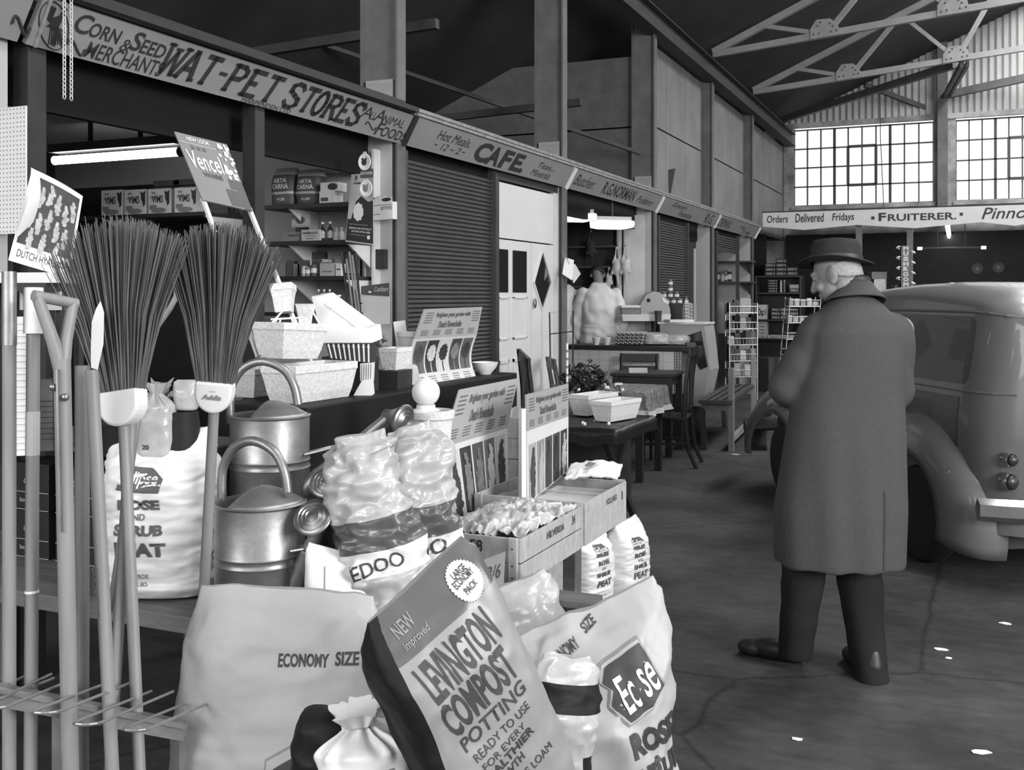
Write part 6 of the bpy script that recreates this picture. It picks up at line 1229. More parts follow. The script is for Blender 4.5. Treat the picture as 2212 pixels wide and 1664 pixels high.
# chairs and tables
def dchair(label, loc, rz, w=.42, d=.40, sh=.46, bh=1.06, splat='panel', rot=None, group='dark dining chairs at the cafe'):
    t = thing('dining_chair', label, 'chair', loc, rz, group, rot)                                   # faces local +y
    MB().bb(-w/2, w/2, -d/2, d/2, sh-.035, sh, bev=.012).build('seat', DWOOD, t)
    for s in (-1, 1):
        MB().tube([(s*(w/2-.02), d/2-.02, sh-.03), (s*(w/2-.02), d/2-.02, .0)], [.019, .014], 4).build('leg', DWOOD, t)
        b = MB(); b.tube([(s*(w/2-.02), -d/2-.10, 0), (s*(w/2-.02), -d/2-.03, .16), (s*(w/2-.02), -d/2+.01, sh), (s*(w/2-.02), -d/2-.01, .8), (s*(w/2-.025), -d/2-.05, bh)], [.02, .019, .021, .019, .017], 6); b.build('leg', DWOOD, t)
        MB().bar((s*(w/2-.02), d/2-.02, .2), (s*(w/2-.02), -d/2-.01, .22), .016, .022).build('stretcher', DWOOD, t)
    MB().bb(-w/2, w/2, -d/2-.055, -d/2-.03, bh-.09, bh, bev=.006).build('top_rail', DWOOD, t)
    if splat == 'panel':
        MB().bb(-.10, .04, -d/2-.03, -d/2-.018, sh+.08, bh-.08).build('splat', DWOOD, t); MB().bb(.065, .10, -d/2-.03, -d/2-.018, sh+.08, bh-.08).build('splat', DWOOD, t); MB().bb(-w/2+.02, w/2-.02, -d/2-.02, -d/2, sh+.06, sh+.1).build('lower_rail', DWOOD, t)
    elif splat == 'bar': MB().bb(-w/2+.02, w/2-.02, -d/2-.02, -d/2, .74, .80).build('lower_rail', DWOOD, t)
    return t
fl = lambda u, d: Vector((W(u, 640, d).x, W(u, 640, d).y, 0))
dchair('tall dark dining chair side on to us at the end of the cafe tables', fl(1440, 9.62), TH+radians(72), bh=1.09)
dchair('low dark chair back showing behind the dark bare table', fl(1378, 11.0), TH+radians(170), bh=.93, splat='bar')
dchair('dark dining chair tilted forward against the table, before the cafe doors', fl(1192, 8.0)+Vector((0, 0, .03)), 0, bh=1.10, rot=(radians(0), radians(7), TH+radians(-80)))
dchair('dark chair with open bar back standing next to the stall post', fl(1252, 8.8), TH+radians(-84), bh=1.03, splat='bar')
def dtable(label, loc, rz, w, d, h, name='cafe_table', group='cafe tables'):
    t = thing(name, label, 'table', loc, rz, group); MB().bb(-w/2, w/2, -d/2, d/2, h-.03, h, bev=.004).build('table_top', DWOOD, t); MB().bb(-w/2+.05, w/2-.05, -d/2+.05, d/2-.05, h-.12, h-.031).build('apron', DWOOD, t)
    for sx in (-1, 1):
        for sy in (-1, 1): MB().bb(sx*(w/2-.05)-.03, sx*(w/2-.05)+.03, sy*(d/2-.05)-.03, sy*(d/2-.05)+.03, 0, h-.03).build('leg', DWOOD, t)
    return t
dtable('bare dark wooden cafe table with a white card on it', fl(1400, 10.35), radians(4), .62, .62, .80)
dtable('cafe table under the patterned cloth', fl(1318, 9.1), radians(2), .80, .74, .755)
CLOTH = mat('patterned table cloth', 120, .8, var=.5, scale=18, dark=58); HEM = mat('pale cloth hem', 196, .8, var=.05)
c = fl(1318, 9.1); t = thing('tablecloth', 'dark floral tablecloth with pale hem draped over the cafe table', 'tablecloth', (c.x, c.y, .757), radians(2)); mb = MB()
def cl(a, b, off=0):
    x, y = (a-.5)*1.25, (b-.5)*1.18; ox = max(0, abs(x)-.405); oy = max(0, abs(y)-.375); X_ = max(-.405, min(.405, x)); Y_ = max(-.375, min(.375, y)); dz = max(ox, oy); f = .02*sin(y*22)*(ox > .02)+.02*sin(x*22)*(oy > .02)
    return Vector((X_+(1 if x > 0 else -1)*(.012*(ox > 0)+f*ox*4+ox*.12), Y_+(1 if y > 0 else -1)*(.012*(oy > 0)+f*oy*4+oy*.12), .003+off-dz*.98))
mb.grid(cl, 80, 80); mb.m = [0 if max(abs((i % 79)/79-.5), abs((i//79)/79-.5)) < .455 else 1 for i in range(79*79)]; o = mb.build('cloth', [CLOTH, HEM], t, smooth=True)
one('card', MB().bb(-.09, .09, -.03, .03, 0, .045), WHT, 'white folded card standing on the bare dark table', 'card', fl(1378, 10.2)+Vector((0, 0, .801)), TH)
one('cigarette_packet', MB().bb(-.03, .03, -.02, .02, 0, .018), WHT, 'small white packet lying on the patterned tablecloth', 'packet', fl(1336, 9.25)+Vector((0, 0, .762)), TH+.4)
# black covered table with planters
c = fl(1262, 6.85); t = thing('trestle_table', 'trestle table under black polythene carrying two pale planters', 'table', c, radians(0)); 
MB().bb(-.80, .34, -.42, .40, .70, .735).build('table_top', BLK, t)
def bp(a, b):
    x, y = (a-.5)*1.32-.23, (b-.5)*1.06; ex = max(0, x-.35, -.81-x); ey = max(0, y-.41, -.43-y); dz = max(ex, ey)
    return Vector((max(-.83, min(.37, x)), max(-.45, min(.43, y)), .738+.006*ridge(Vector((x, y, 3)), 5)-dz*1.0+.012*sin(x*25)*(dz > .03)))
o = MB().grid(bp, 70, 60).build('cover', mat('black table polythene', 28, .4, var=.1, bump=.2, bscale=18, spec=.25), t, smooth=True)
for x in (-.6, .2):
    MB().bar((x, -.38, 0), (x, .34, .70), .035, .04).build('trestle_leg', DWOOD, t); MB().bar((x+.05, .36, 0), (x+.05, -.36, .70), .035, .04).build('trestle_leg', DWOOD, t)
p = fl(1298, 6.62); trough('white planter with white rim on the black table, nearest us', (p.x, p.y, .75), radians(-14), .16, .36, .13, .7); p = fl(1250, 6.95); trough('white planter on the black table, partly behind the right show board', (p.x, p.y, .75), radians(-14), .16, .36, .14, .7)
p = fl(1347, 6.9); t = thing('plant_pot', 'small round dark pot with a white label on the black table', 'pot', (p.x, p.y, .748)); MB().lathe([(.03, 0), (.045, .03), (.045, .07), (.03, .095), (.026, .095), (0, .02)], 24).build('pot', BLK, t, smooth=40); MB().box((-.02, -.05, .05), (.03, .003, .05), TR(rot=(0, radians(15), .5))).build('label', WHT, t)
for i, (u, d) in enumerate(((1259, 6.45), (1263, 6.4), (1315, 6.42))): one('bulb', MB().ell((0, 0, .012), (.011, .011, .012), n=12), WHT, 'tiny white ball on the edge of the black table, %s' % ('left of a pair', 'right of a pair', 'by itself')[i], 'ball', fl(u, d)+Vector((0, 0, .752)), 0, smooth=True)
p = fl(1225, 6.5); t = thing('marker_cane', 'thin white banded cane standing up at the show board corner', 'cane', (p.x, p.y, 0)); MB().tube([(0, 0, 0), (0, 0, EYE+(HY-742)*6.5/F)], .008, 8).build('cane', WHT, t); mb = MB(); [mb.tube([(0, 0, .9+.05*i), (0, 0, .915+.05*i)], .0085, 8) for i in range(7)]; mb.build('bands', GREYM, t)
LEAFD = mat('dark glossy leaf', 62, .35, var=.35, scale=8); FLW = mat('pale flower', 200, .6, var=.1)
def bush(name, label, p, rx, rz, n, seed, sz=.035, flowers=10):
    t = thing(name, label, 'plant', p); random.seed(seed); mb = MB(); fm = MB(); st = MB(); st.lathe([(.05, 0), (.07, .12), (.065, .12), (0, .1)], 20); st.build('pot', BLK, t, smooth=40); sm = MB()
    for i in range(n):
        a = random.uniform(0, 2*pi); r = rx*sqrt(random.random()); h = .14+rz*random.random()*(1.15-.6*(r/rx)**2); c_ = Vector((r*cos(a), r*sin(a), h)); R = Euler((random.uniform(-.8, .8), random.uniform(-.8, .8), random.uniform(0, 6.3))).to_matrix(); s = sz*random.uniform(.6, 1.2)
        mb.add([c_+R @ Vector(q_)*s for q_ in ((-1, 0, 0), (-.4, .5, .1), (.4, .45, .1), (1, 0, -.15), (.4, -.45, .1), (-.4, -.5, .1))], [(0, 1, 2, 3), (0, 3, 4, 5)])
        if i % 12 == 0: sm.tube([(0, 0, .1), c_*.5+Vector((0, 0, .05)), c_], .003, 4)
    for i in range(flowers):
        a = random.uniform(0, 2*pi); r = rx*.9; fm.ell((r*cos(a)*random.random(), r*sin(a), .14+rz*random.random()), (.016, .016, .014), n=8)
    mb.build('leaves', LEAFD, t); sm.build('stems', LEAFD, t)
    if flowers: fm.build('flowers', FLW, t, smooth=True)
    return t
p = fl(1262, 7.45); bush('pot_plant', 'dark leafy plant with pale flowers standing behind the planters', (p.x, p.y, .0), .16, .18, 300, 4, .036, 14).location.z = .74
one('box', MB().bb(-.2, .2, -.12, .14, 0, .735), DWOOD, 'dark plant stand behind the black covered table', 'stand', (p.x, p.y+.02, 0), 0)
p = fl(1318, 7.5); bush('pot_plant', 'small straggling plant with white flowers between planters and tablecloth', (p.x, p.y, .62), .10, .16, 120, 14, .022, 14); one('box', MB().bb(-.12, .12, -.12, .12, 0, .618), DWOOD, 'dark plant stand between planters and tablecloth', 'stand', (p.x, p.y, 0), 0)
t = thing('wire_rack', 'thin black wire frame standing by the cafe door', 'rack', fl(1212, 9.0)); mb = MB(); L = lambda u, v: W(u, v, 9.0)
b0, b1 = L(1193, 815), L(1236, 815); b0.z = b1.z = 0
mb.tube([b0, L(1187, 675), L(1238, 672), b1], .007, 8).tube([L(1188, 722), L(1238, 716)], .005, 6); P(mb, 'frame', CANEM, t)
t = thing('paper_bags', 'sheaf of white paper bags hanging from the post by the butcher', 'paper bags', W(1232, 560, 9.4)); 
mb = MB(); mb.add([W(1221, 556, 9.42), W(1240, 562, 9.46), W(1236, 606, 9.42), W(1215, 592, 9.38)], [(0, 1, 2, 3)]); o = P(mb, 'bag', WHT, t); mb = MB(); mb.add([W(1230, 570, 9.44), W(1241, 571, 9.52), W(1253, 592, 9.6), W(1238, 612, 9.5)], [(0, 1, 2, 3)]); o2 = P(mb, 'bag', WPAINT, t)
for k in (o, o2): so = k.modifiers.new('s', 'SOLIDIFY'); so.thickness = .008
P(MB().tube([W(1216, 548, 9.38), W(1226, 560, 9.42), W(1230, 572, 9.43)], .004, 6), 'hook', STEEL, t)
# ------------------------------------------------------------------ butcher
YC = 10.95; TILE = mat('white wall tile', 214, .25, var=.04)
x0, x1 = Xu(1228, YC), Xu(1456, YC); zc = Zv(747, (x0+x1)/2, YC); ct = thing('counter', "butcher's counter end with white tiled front and dark worktop", 'counter', ((x0+x1)/2, YC+.2, 0))
P(MB().bb(x0-.02, Xu(1502, YC), YC-.03, YC+.42, zc-.05, zc, bev=.006), 'worktop', BLK, ct); P(MB().bb(x0, x1, YC, YC+.36, .5, zc-.052), 'tiled_front', TILE, ct); P(MB().bb(x0+.03, Xu(1472, YC)-.02, YC+.03, YC+.36, 0, .5), 'plinth', BLK, ct)
mb = MB()
for i in range(1, 10): x = x0+(x1-x0)*i/10; mb.bb(x-.002, x+.002, YC-.001, YC, .5, zc-.052)
for i in range(1, 4): z = .5+(zc-.55)*i/4; mb.bb(x0, x1, YC-.001, YC, z-.002, z+.002)
P(mb, 'tile_joints', GREYL, ct)
xs1 = Xu(1473, YC); P(MB().bb(x1+.002, xs1, YC-.004, YC+.36, .5, zc-.052), 'metal_strip', GREYM, ct); mb = MB()
for i in range(3):
    for j in range(16): mb.bb(x1+.015+.028*i, x1+.022+.028*i, YC-.006, YC-.004, .52+.03*j, .535+.03*j)
P(mb, 'strip_holes', WHT, ct)
# glass counter
YG = 11.32; g = [(WYp(u, v, YG).x, WYp(u, v, YG).z) for u, v in ((1425, 700), (1520, 698), (1524, 718), (1533, 800), (1516, 878), (1440, 878))]; gt = thing('display_counter', 'grey sided glass display counter with slanting end, beyond the tiled counter', 'counter', (g[0][0], YG, 0)); n = len(g); Yb = 11.78; 
mb = MB().add([(x, YG, z) for x, z in g]+[(x, Yb, z) for x, z in g], [tuple(range(n))[::-1], tuple(range(n, 2*n))]+[(i, (i+1) % n, (i+1) % n+n, i+n) for i in range(n)]); P(mb, 'counter_body', mat('grey counter panel', 150, .5, var=.06), gt)
gp = lambda u, v: Vector((WYp(u, v, YG).x, YG-.004, WYp(u, v, YG).z)); mb = MB().add([gp(1486, 726), gp(1514, 716), gp(1528, 792), gp(1512, 798), gp(1478, 740)], [(0, 1, 2, 3, 4)]); P(mb, 'end_glass', GLASSD, gt); mb = MB(); mb.tube([gp(1486, 726), gp(1514, 716), gp(1528, 792), gp(1512, 798)], .008, 6); P(mb, 'glass_frame', BLK, gt)
P(MB().bb(g[5][0]+.02, g[4][0]-.06, YG+.03, Yb-.03, 0, g[4][1]-.001), 'plinth', BLK, gt); P(MB().bb(g[0][0]-.02, g[1][0]+.02, YG-.02, Yb, g[0][1], g[0][1]+.02), 'top', WPAINT, gt); zg = g[0][1]+.021
# counter scale
DS = 11.88; t = thing('weighing_scale', 'grey fan-shaped shop scale with white base on the butcher counter', 'scale', W(1395, 706, DS)); t.location.z = zg; o_ = W(1395, 706, DS); L = lambda u, v, k=0: W(u, v, DS)+Vector((-SN, CS, 0))*k+Vector((0, 0, zg-o_.z))
def slabp(pts, k0, k1): m_ = len(pts); a_ = [L(u, v, k0) for u, v in pts]+[L(u, v, k1) for u, v in pts]; return MB().add(a_, [tuple(range(m_)), tuple(range(2*m_-1, m_-1, -1))]+[(i, (i+1) % m_, (i+1) % m_+m_, i+m_) for i in range(m_)])
P(slabp([(1384, 690), (1384, 668), (1396, 649), (1410, 641), (1426, 643), (1440, 656), (1448, 680), (1448, 690)], 0, .22), 'dial_housing', mat('scale grey enamel', 138, .35, var=.03), t); P(slabp([(1343, 690), (1449, 690), (1447, 705), (1345, 705)], -.02, .25), 'base', WPAINT, t); P(slabp([(1342, 671), (1383, 671), (1383, 676), (1342, 676)], -.02, .24), 'platter', WHT, t); P(slabp([(1344, 677), (1383, 677), (1383, 689), (1344, 689)], .0, .2), 'platter_support', GREYM, t)
P(MB().ell(L(1401, 660, -.01), (.022, .012, .022)), 'knob', BLK, t, smooth=True); P(slabp([(1428, 652), (1440, 660), (1445, 669), (1433, 664)], -.006, -.001), 'dial_window', WHT, t)
cu = thing('cup', 'dark cup in front of the scale', 'cup', L(1418, 706, -.14)); cu.location.z = zg; MB().lathe([(.035, 0), (.042, .12), (.044, .125), (.036, .125), (0, .02)], 20).build('cup', DGREY, cu, smooth=40)
# egg trays, tubs and parcels on the worktop
EGG = mat('grey egg tray pulp', 158, .9, var=.08); zt_ = zc+.001
p = fl(1362, 11.58)
for i in range(4):
    mb = MB().grid(lambda a, b: Vector(((a-.5)*.31, (b-.5)*.25, .018+.020*sin(a*12*pi)*sin(b*10*pi))), 73, 61); o = mb.build('egg_tray', EGG, None, smooth=True, loc=(p.x+.006*i, p.y, zt_+.034*i+.012), rot=(0, 0, TH*.3)); so = o.modifiers.new('s', 'SOLIDIFY'); so.thickness = .003; tag(o, 'pulp egg tray in the stack on the worktop, %s' % ('lowest', 'second from the bottom', 'third from the bottom', 'topmost')[i], 'egg tray', 'egg trays on the worktop')
for i, (u, lab) in enumerate(((1288, 'white tub on the worktop, further from the egg trays'), (1311, 'white tub on the worktop, next to the egg trays'))):
    q_ = fl(u, 11.6); t = thing('tub', lab, 'tub', (q_.x, q_.y, zt_), 0, 'white tubs on the worktop'); MB().lathe([(.03, 0), (.042, .07), (.045, .072), (.045, .084), (.038, .084), (0, .02)], 20).build('tub', WHT, t, smooth=40)
for i, (u, w, h, lab) in enumerate(((1418, .26, .14, 'polythene wrapped parcel on the worktop beside the egg trays'), (1462, .24, .12, 'polythene wrapped parcel at the right end of the worktop'))):
    q_ = fl(u, 11.55); t = thing('parcel', lab, 'parcel', (q_.x, q_.y, zt_), TH, 'wrapped parcels on the worktop'); sack(t, 'parcel', w, .2, h, CLEAR, 91+i, 'round', .016, 50, 40)
q_ = fl(1492, 11.3); one('box', MB().bb(-.05, .05, -.04, .05, 0, .04), DGREY, 'small dark box on the right corner of the worktop', 'box', (q_.x, q_.y, zt_), TH)
one('paper', MB().bb(-.12, .12, -.08, .08, 0, .012), WHT, 'white papers lying on the worktop behind the tubs', 'paper', fl(1330, 11.72)+Vector((0, 0, zt_+.001)), TH)
# jar pyramid on a dark box
p = fl(1448, 12.3); zj = EYE+(HY-657)*12.3/F; one('box', MB().bb(-.16, .16, -.06, .06, 0, zj), DARKB, 'tall dark box carrying the pyramid of jars', 'box', (p.x, p.y, 0), TH)
rows = ((0, (-.11, -.04, .035, .11)), (.072, (-.075, 0, .075)), (.144, (0,)), (.216, (0,))); 
for k, (dz, xs_) in enumerate(rows):
    for i, x in enumerate(xs_):
        t = thing('jar', 'small labelled jar in the pyramid by the scale, %s row, %s' % (('bottom', 'second', 'third', 'top')[k], ('number %d from left' % (i+1)) if len(xs_) > 1 else 'single'), 'jar', (p.x+x*CS, p.y+x*SN-.0, zj+dz+.001), 0, 'jars in the pyramid'); MB().lathe([(.026, 0), (.029, .004), (.029, .052), (.022, .06)], 16).build('glass', GREYD, t, smooth=40); MB().lathe([(.0295, .012), (.0295, .045)], 16).build('label', WPAINT, t); MB().lathe([(.024, .06), (.024, .07), (0, .0705)], 16).build('lid', GREYM, t)
p = fl(1490, 11.66); t = thing('wire_basket', 'wire basket standing on the glass counter', 'basket', (p.x, p.y, zg)); mb = MB()
for z in (.01, .05, .09, .13, .17, .2): mb.tube([(.07*cos(a*pi/8), .07*sin(a*pi/8), z) for a in range(16)], .0035, 5, closed=True)
for a in range(12): mb.tube([(.07*cos(a*pi/6), .07*sin(a*pi/6), .0), (.07*cos(a*pi/6), .07*sin(a*pi/6), .2)], .003, 5)
mb.build('wire', STEEL, t)
for i in range(3): one('packet', MB().bb(-.018, .018, -.03, .03, 0, .24-.03*i), (WPAINT, GREYL, GREYM)[i], 'packet upright in the wire basket, %s' % ('tallest', 'middle height', 'shortest')[i], 'packet', (p.x-.034+.034*i, p.y, zg+.006), .2, 'packets in the wire basket')
p = fl(1483, 11.86); one('leaf_card', MB().prism([(-.04, -.1), (.04, -.1), (.05, .12), (.0, .3), (-.05, .14)], .006, Matrix.Rotation(pi/2, 4, 'X')), GREYM, 'leaf-shaped grey card standing behind the wire basket', 'card', (p.x, p.y, zg), TH)
one('papers', MB().bb(-.14, .14, -.1, .1, 0, .03), WPAINT, 'loose papers and packets on the glass counter beside the scale', 'papers', fl(1466, 11.6)+Vector((0, 0, zg)), TH+.2)
# lamps, rails and birds
SHADE = mat('lit milky lamp shade', 240, .4, var=0, emit=.8)
def boxlamp(label, u, v, d, L_=.60):
    c_ = W(u, v, d); t = thing('box_lamp', label, 'lamp', (c_.x, c_.y, c_.z), radians(40), 'milky box lamps'); MB().lathe([(.10, -.045), (.15, -.03), (.155, .02), (.15, .04)], 4, Matrix.Rotation(pi/4, 4, 'Z') @ TR(s=(1, 1, 1)) if False else Matrix.Diagonal((L_/.31, 1.0, 1, 1)) @ Matrix.Rotation(pi/4, 4, 'Z')).build('diffuser', SHADE, t); MB().bb(-L_*.33, L_*.33, -.06, .06, .041, .085).build('housing', GREYL, t); MB().bb(-.01, .01, -.01, .01, .085, 2.64-c_.z).build('stem', BLK, t)
boxlamp('milky box lamp under the butcher sign, right-hand one', 1322, 486, 11.0); boxlamp('milky box lamp under the butcher sign, left-hand one', 1236, 470, 10.8, .66)
struct(MB().bb(-3.72, -3.5, 11.755, 11.77, 0, 2.5).build('trim_7', WPAINT)); struct(MB().tube([(-3.80, 11.72, 0), (-3.80, 11.72, 2.5)], .035, 12).tube([(-3.73, 11.72, 0), (-3.73, 11.72, 2.5)], .02, 12).build('pipe', GREYL))
for k, (v, lab) in enumerate(((533, 'upper'), (577, 'middle'), (620, 'lower'))):
    z = Zv(v, -4, 11.68); one('meat_rail', MB().tube([(-5.18, 11.66, z), (-3.83, 11.66, z)], .014, 10).bb(-4.9, -4.88, 11.66, 11.77, z-.01, z+.01).bb(-3.9, -3.88, 11.66, 11.77, z-.01, z+.01), GREYD, 'dark steel meat rail behind the butchers, %s of three' % lab, 'rail', group='meat rails')
FOWL = mat('plucked poultry skin', 186, .6, var=.1, scale=18); FEATH = mat('dark feathers', 52, .8, var=.4, scale=30)
def fowl(label, u, vt, m, sc=1, dark=False):
    x = Xu(u, 11.62); z = Zv(vt, x, 11.62); t = thing('hanging_fowl', label, 'poultry', (x, 11.62, z), TH, 'poultry on the meat rail'); mb = MB(); s = sc
    for k in (-1, 1): mb.caps((k*.012*s, 0, 0), (k*.022*s, 0, -.10*s), .008*s, .009*s, 10); mb.caps((k*.022*s, 0, -.10*s), (k*.035*s, 0, -.19*s), .012*s, .032*s, 12); mb.caps((k*.05*s, .0, -.26*s), (k*.062*s, -.012, -.33*s), .02*s, .014*s, 10)
    mb.ell((0, 0, -.25*s), (.062*s, .06*s, .105*s)); mb.caps((0, -.01, -.33*s), (.008, -.01, -.42*s), .022*s, .013*s, 10); mb.ell((.008, -.015, -.44*s), (.015*s, .02*s, .02*s)); mb.caps((.008, -.03, -.45*s), (.008, -.045, -.465*s), .007*s, .003*s, 8)
    remesh(mb, 'body', m, t, .006, 2); MB().tube([(0, .04, .0), (0, .02, .03), (0, 0, .0), (0, 0, -.02)], .004, 6).build('hook', STEEL, t)
    return t
fowl('plucked pale fowl hanging by the feet, left of the two bright ones', 1333, 534, FOWL, .95); fowl('plucked pale fowl hanging by the feet, right of the two bright ones', 1351, 534, FOWL, .92)
fowl('dark unplucked bird hanging below the lamps', 1277, 498, FEATH, .85); fowl('small pale plucked fowl hanging low behind the butcher', 1316, 578, FOWL, .6)
# ------------------------------------------------------------------ slatted stand before the grocer
t = thing('slatted_bench', 'rough slatted wooden bench with upright posts, in front of the grocer', 'bench', fl(1580, 10.4)); BW = mat('grey weathered timber', 132, .75, var=.15, scale=4)
A, B = fl(1580, 10.4), fl(1628, 12.2); A2 = fl(1516, 10.5); B2 = fl(1560, 12.3); z_ = .47
for p_, h in ((A, EYE+(HY-795)*10.4/F), (B, EYE+(HY-772)*12.2/F)): P(MB().bar(p_, p_+Vector((0, 0, h)), .055, .05), 'post', BW, t)
for p_ in (A2, B2): P(MB().bar(p_+Vector((.03, 0, 0)), p_+Vector((0, 0, z_-.04)), .05, .05), 'leg', DGREY, t)
for a_, b_ in ((A, A2), (B, B2)): P(MB().bar(a_+Vector((0, 0, z_-.03)), b_+Vector((0, 0, z_-.03)), .05, .07), 'cross_rail', BW, t)
P(MB().bar(A+Vector((0, 0, .12)), B+Vector((0, 0, .12)), .04, .06), 'stretcher', BW, t)
for k in range(4): o_ = (A2-A)*(.12+.26*k); P(MB().bar(A+o_+Vector((0, 0, z_+.025))-(B-A).normalized()*.12, B+o_+Vector((0, 0, z_+.025)), .09, .035), 'slat', DGREY, t)
# ------------------------------------------------------------------ grocer's bay
YG5 = 17.72; zs5 = []
def gshelf(label, u0, u1, v): x0, x1 = Xu(u0, 17.4), Xu(u1, 17.4); z = Zv(v, x1, 17.4); t = thing('wall_shelf', label, 'shelf', (x0, 17.78, z), 0, "grocer's wall shelves"); P(MB().bb(x0, x1, 17.4, 17.79, z-.025, z), 'shelf_board', GREYD, t); P(MB().add([(x1-.1, 17.79, z-.025), (x1-.1, 17.45, z-.025), (x1-.1, 17.79, z-.22), (x1-.08, 17.79, z-.025), (x1-.08, 17.45, z-.025), (x1-.08, 17.79, z-.22)], [(0, 1, 2), (3, 5, 4), (0, 3, 4, 1), (1, 4, 5, 2), (2, 5, 3, 0)]), 'bracket', BLK, t); return z
for lab, u0, u1, v in (('upper wall shelf of the grocer at the far end of the row', 1544, 1623, 563), ('middle wall shelf of the grocer with jars', 1544, 1623, 608), ('lower wall shelf of the grocer', 1544, 1570, 685)): zs5.append(gshelf(lab, u0, u1, v))
def jar(label, u, Y, z, r, h, m, lidm, grp, lm=None):
    x = Xu(u, Y); t = thing('jar', label, 'jar', (x, Y, z), 0, grp); MB().lathe([(r*.9, 0), (r, .006), (r, h*.75), (r*.7, h*.85)], 14).build('glass', m, t, smooth=40); MB().lathe([(r*.75, h*.85), (r*.75, h), (0, h)], 14).build('lid', lidm, t)
    if lm: MB().lathe([(r*1.02, h*.2), (r*1.02, h*.6)], 14).build('label', lm, t)
    return t
for i, (u, r, h, m) in enumerate(((1548, .06, .20, GREYD), (1562, .05, .14, WPAINT), (1569, .05, .16, GREYM), (1575, .045, .2, BLK))): jar('jar on the middle grocer shelf, %s from the left' % ('first', 'second', 'third', 'fourth')[i], u, 17.55, zs5[1], r, h, m, GREYL, 'jars on the middle grocer shelf', WPAINT)
for i, u in enumerate((1546, 1551, 1556, 1561, 1566)): jar('small jar on the lower grocer shelf, %s from the left' % ('first', 'second', 'third', 'fourth', 'fifth')[i], u, 17.5, zs5[2], .03, .11+.03*(i % 2), (GREYL, GREYD, WPAINT, GREYM, GREYL)[i], WPAINT, 'small jars on the lower grocer shelf')
one('sack', MB().lathe([(.16, 0), (.17, .2), (.15, .42), (.06, .5), (0, .5)], 24), GREYM, 'round-topped grey container behind the grocer shelf', 'container', (Xu(1553, 17.0), 17.0, .95), smooth=40); one('counter', MB().bb(-4.6, Xu(1572, 16.8), 16.7, 17.35, 0, .948), DGREY, "grocer's dark counter inside the last bay", 'counter')
t = thing('hanging_flag', 'white triangular paper pennant in the last bay', 'pennant', W(1550, 560, 17.0)); P(MB().add([W(1543, 549, 17), W(1555, 551, 17), W(1543, 569, 17), W(1543, 549, 17.05), W(1555, 551, 17.05), W(1543, 569, 17.05)], [(0, 1, 2), (3, 5, 4), (0, 3, 4, 1), (1, 4, 5, 2), (2, 5, 3, 0)]), 'paper', WHT, t); P(MB().tube([W(1548, 549, 17), Vector((W(1548, 549, 17).x, W(1548, 549, 17).y, 2.64))], .003, 5), 'string', BLK, t)
t = bpy.data.objects['stall_post']; one('pole', MB().tube([fl(1500, 14.2), fl(1500, 14.2)+Vector((0, 0, 2.2))], .02, 10), GREYL, 'thin pale pole standing in the dark doorway past the second shutter', 'pole')
# wire display racks
def wrack(label, u0, u1, d, vt, seed, n=4, slant=0):
    a_, b_ = fl(u0, d), fl(u1, d+.1); H_ = EYE+(HY-vt)*d/F; t = thing('wire_display_rack', label, 'rack', (a_+b_)/2, 0, 'wire display racks'); back = Vector((-SN, CS, 0))*.3; mb = MB(); up = lambda h: Vector((slant*h, 0, h))
    for p_ in (a_, b_, a_+back, b_+back): mb.tube([p_, p_+up(H_)], .011, 8)
    P(mb, 'uprights', STEEL, t); zz = []
    for k in range(n):
        h = .35+(H_-.5)*k/(n-1); zz.append(h); mb = MB(); q_ = [a_+up(h), b_+up(h), b_+back+up(h), a_+back+up(h)]; mb.tube(q_, .008, 6, closed=True); mb.tube([p_+Vector((0, 0, .1)) for p_ in q_], .006, 6, closed=True)
        for i in range(9): s = (i+.5)/9; mb.tube([q_[0].lerp(q_[1], s)+Vector((0, 0, .1)), q_[0].lerp(q_[1], s), q_[3].lerp(q_[2], s)], .004, 5)
        P(mb, 'basket', STEEL, t)
    return t, a_, b_, back, zz, up
t, a_, b_, back, zz, up = wrack('wire display rack full of packets at the grocer corner', 1576, 1636, 15.4, 655, 1, 5); random.seed(2)
for k, h in enumerate(zz):
    for i in range(5):
        s = (i+.5)/5; p_ = a_.lerp(b_, s)+back*.45+up(h); bm_ = random.choice((WPAINT, GREYL, GREYM, GREYD, GREYD, POLYD)); hh = random.uniform(.10, .22)
        one('packet', MB().bb(-.045, .045, -.06, .06, 0, hh, bev=.004).bb(-.03, .03, -.062, -.0605, hh*.3, hh*.7), bm_, 'packet in the grocer wire rack, tier %s, place %s from left' % (('one', 'two', 'three', 'four', 'five')[k], ('one', 'two', 'three', 'four', 'five')[i]), 'packet', (p_.x, p_.y, h+.012), TH+random.uniform(-.2, .2), 'packets in the grocer wire rack')
t, a_, b_, back, zz, up = wrack('second wire display rack just left of the man, pale wire tiers', 1690, 1756, 16.4, 642, 2, 5, .08)
for k, h in enumerate(zz[-2:]):
    for i in range(5):
        s = (i+.5)/5; p_ = a_.lerp(b_, s)+back*.45+up(h); bm_ = random.choice((WHT, GREYL, WPAINT)); one('packet', MB().bb(-.035, .035, -.05, .05, 0, random.uniform(.06, .12), bev=.006), bm_, 'packet in the rack by the man, %s tier, place %s from left' % (('lower', 'upper')[k], ('one', 'two', 'three', 'four', 'five')[i]), 'packet', (p_.x, p_.y, h+.012), TH, 'packets in the rack by the man')
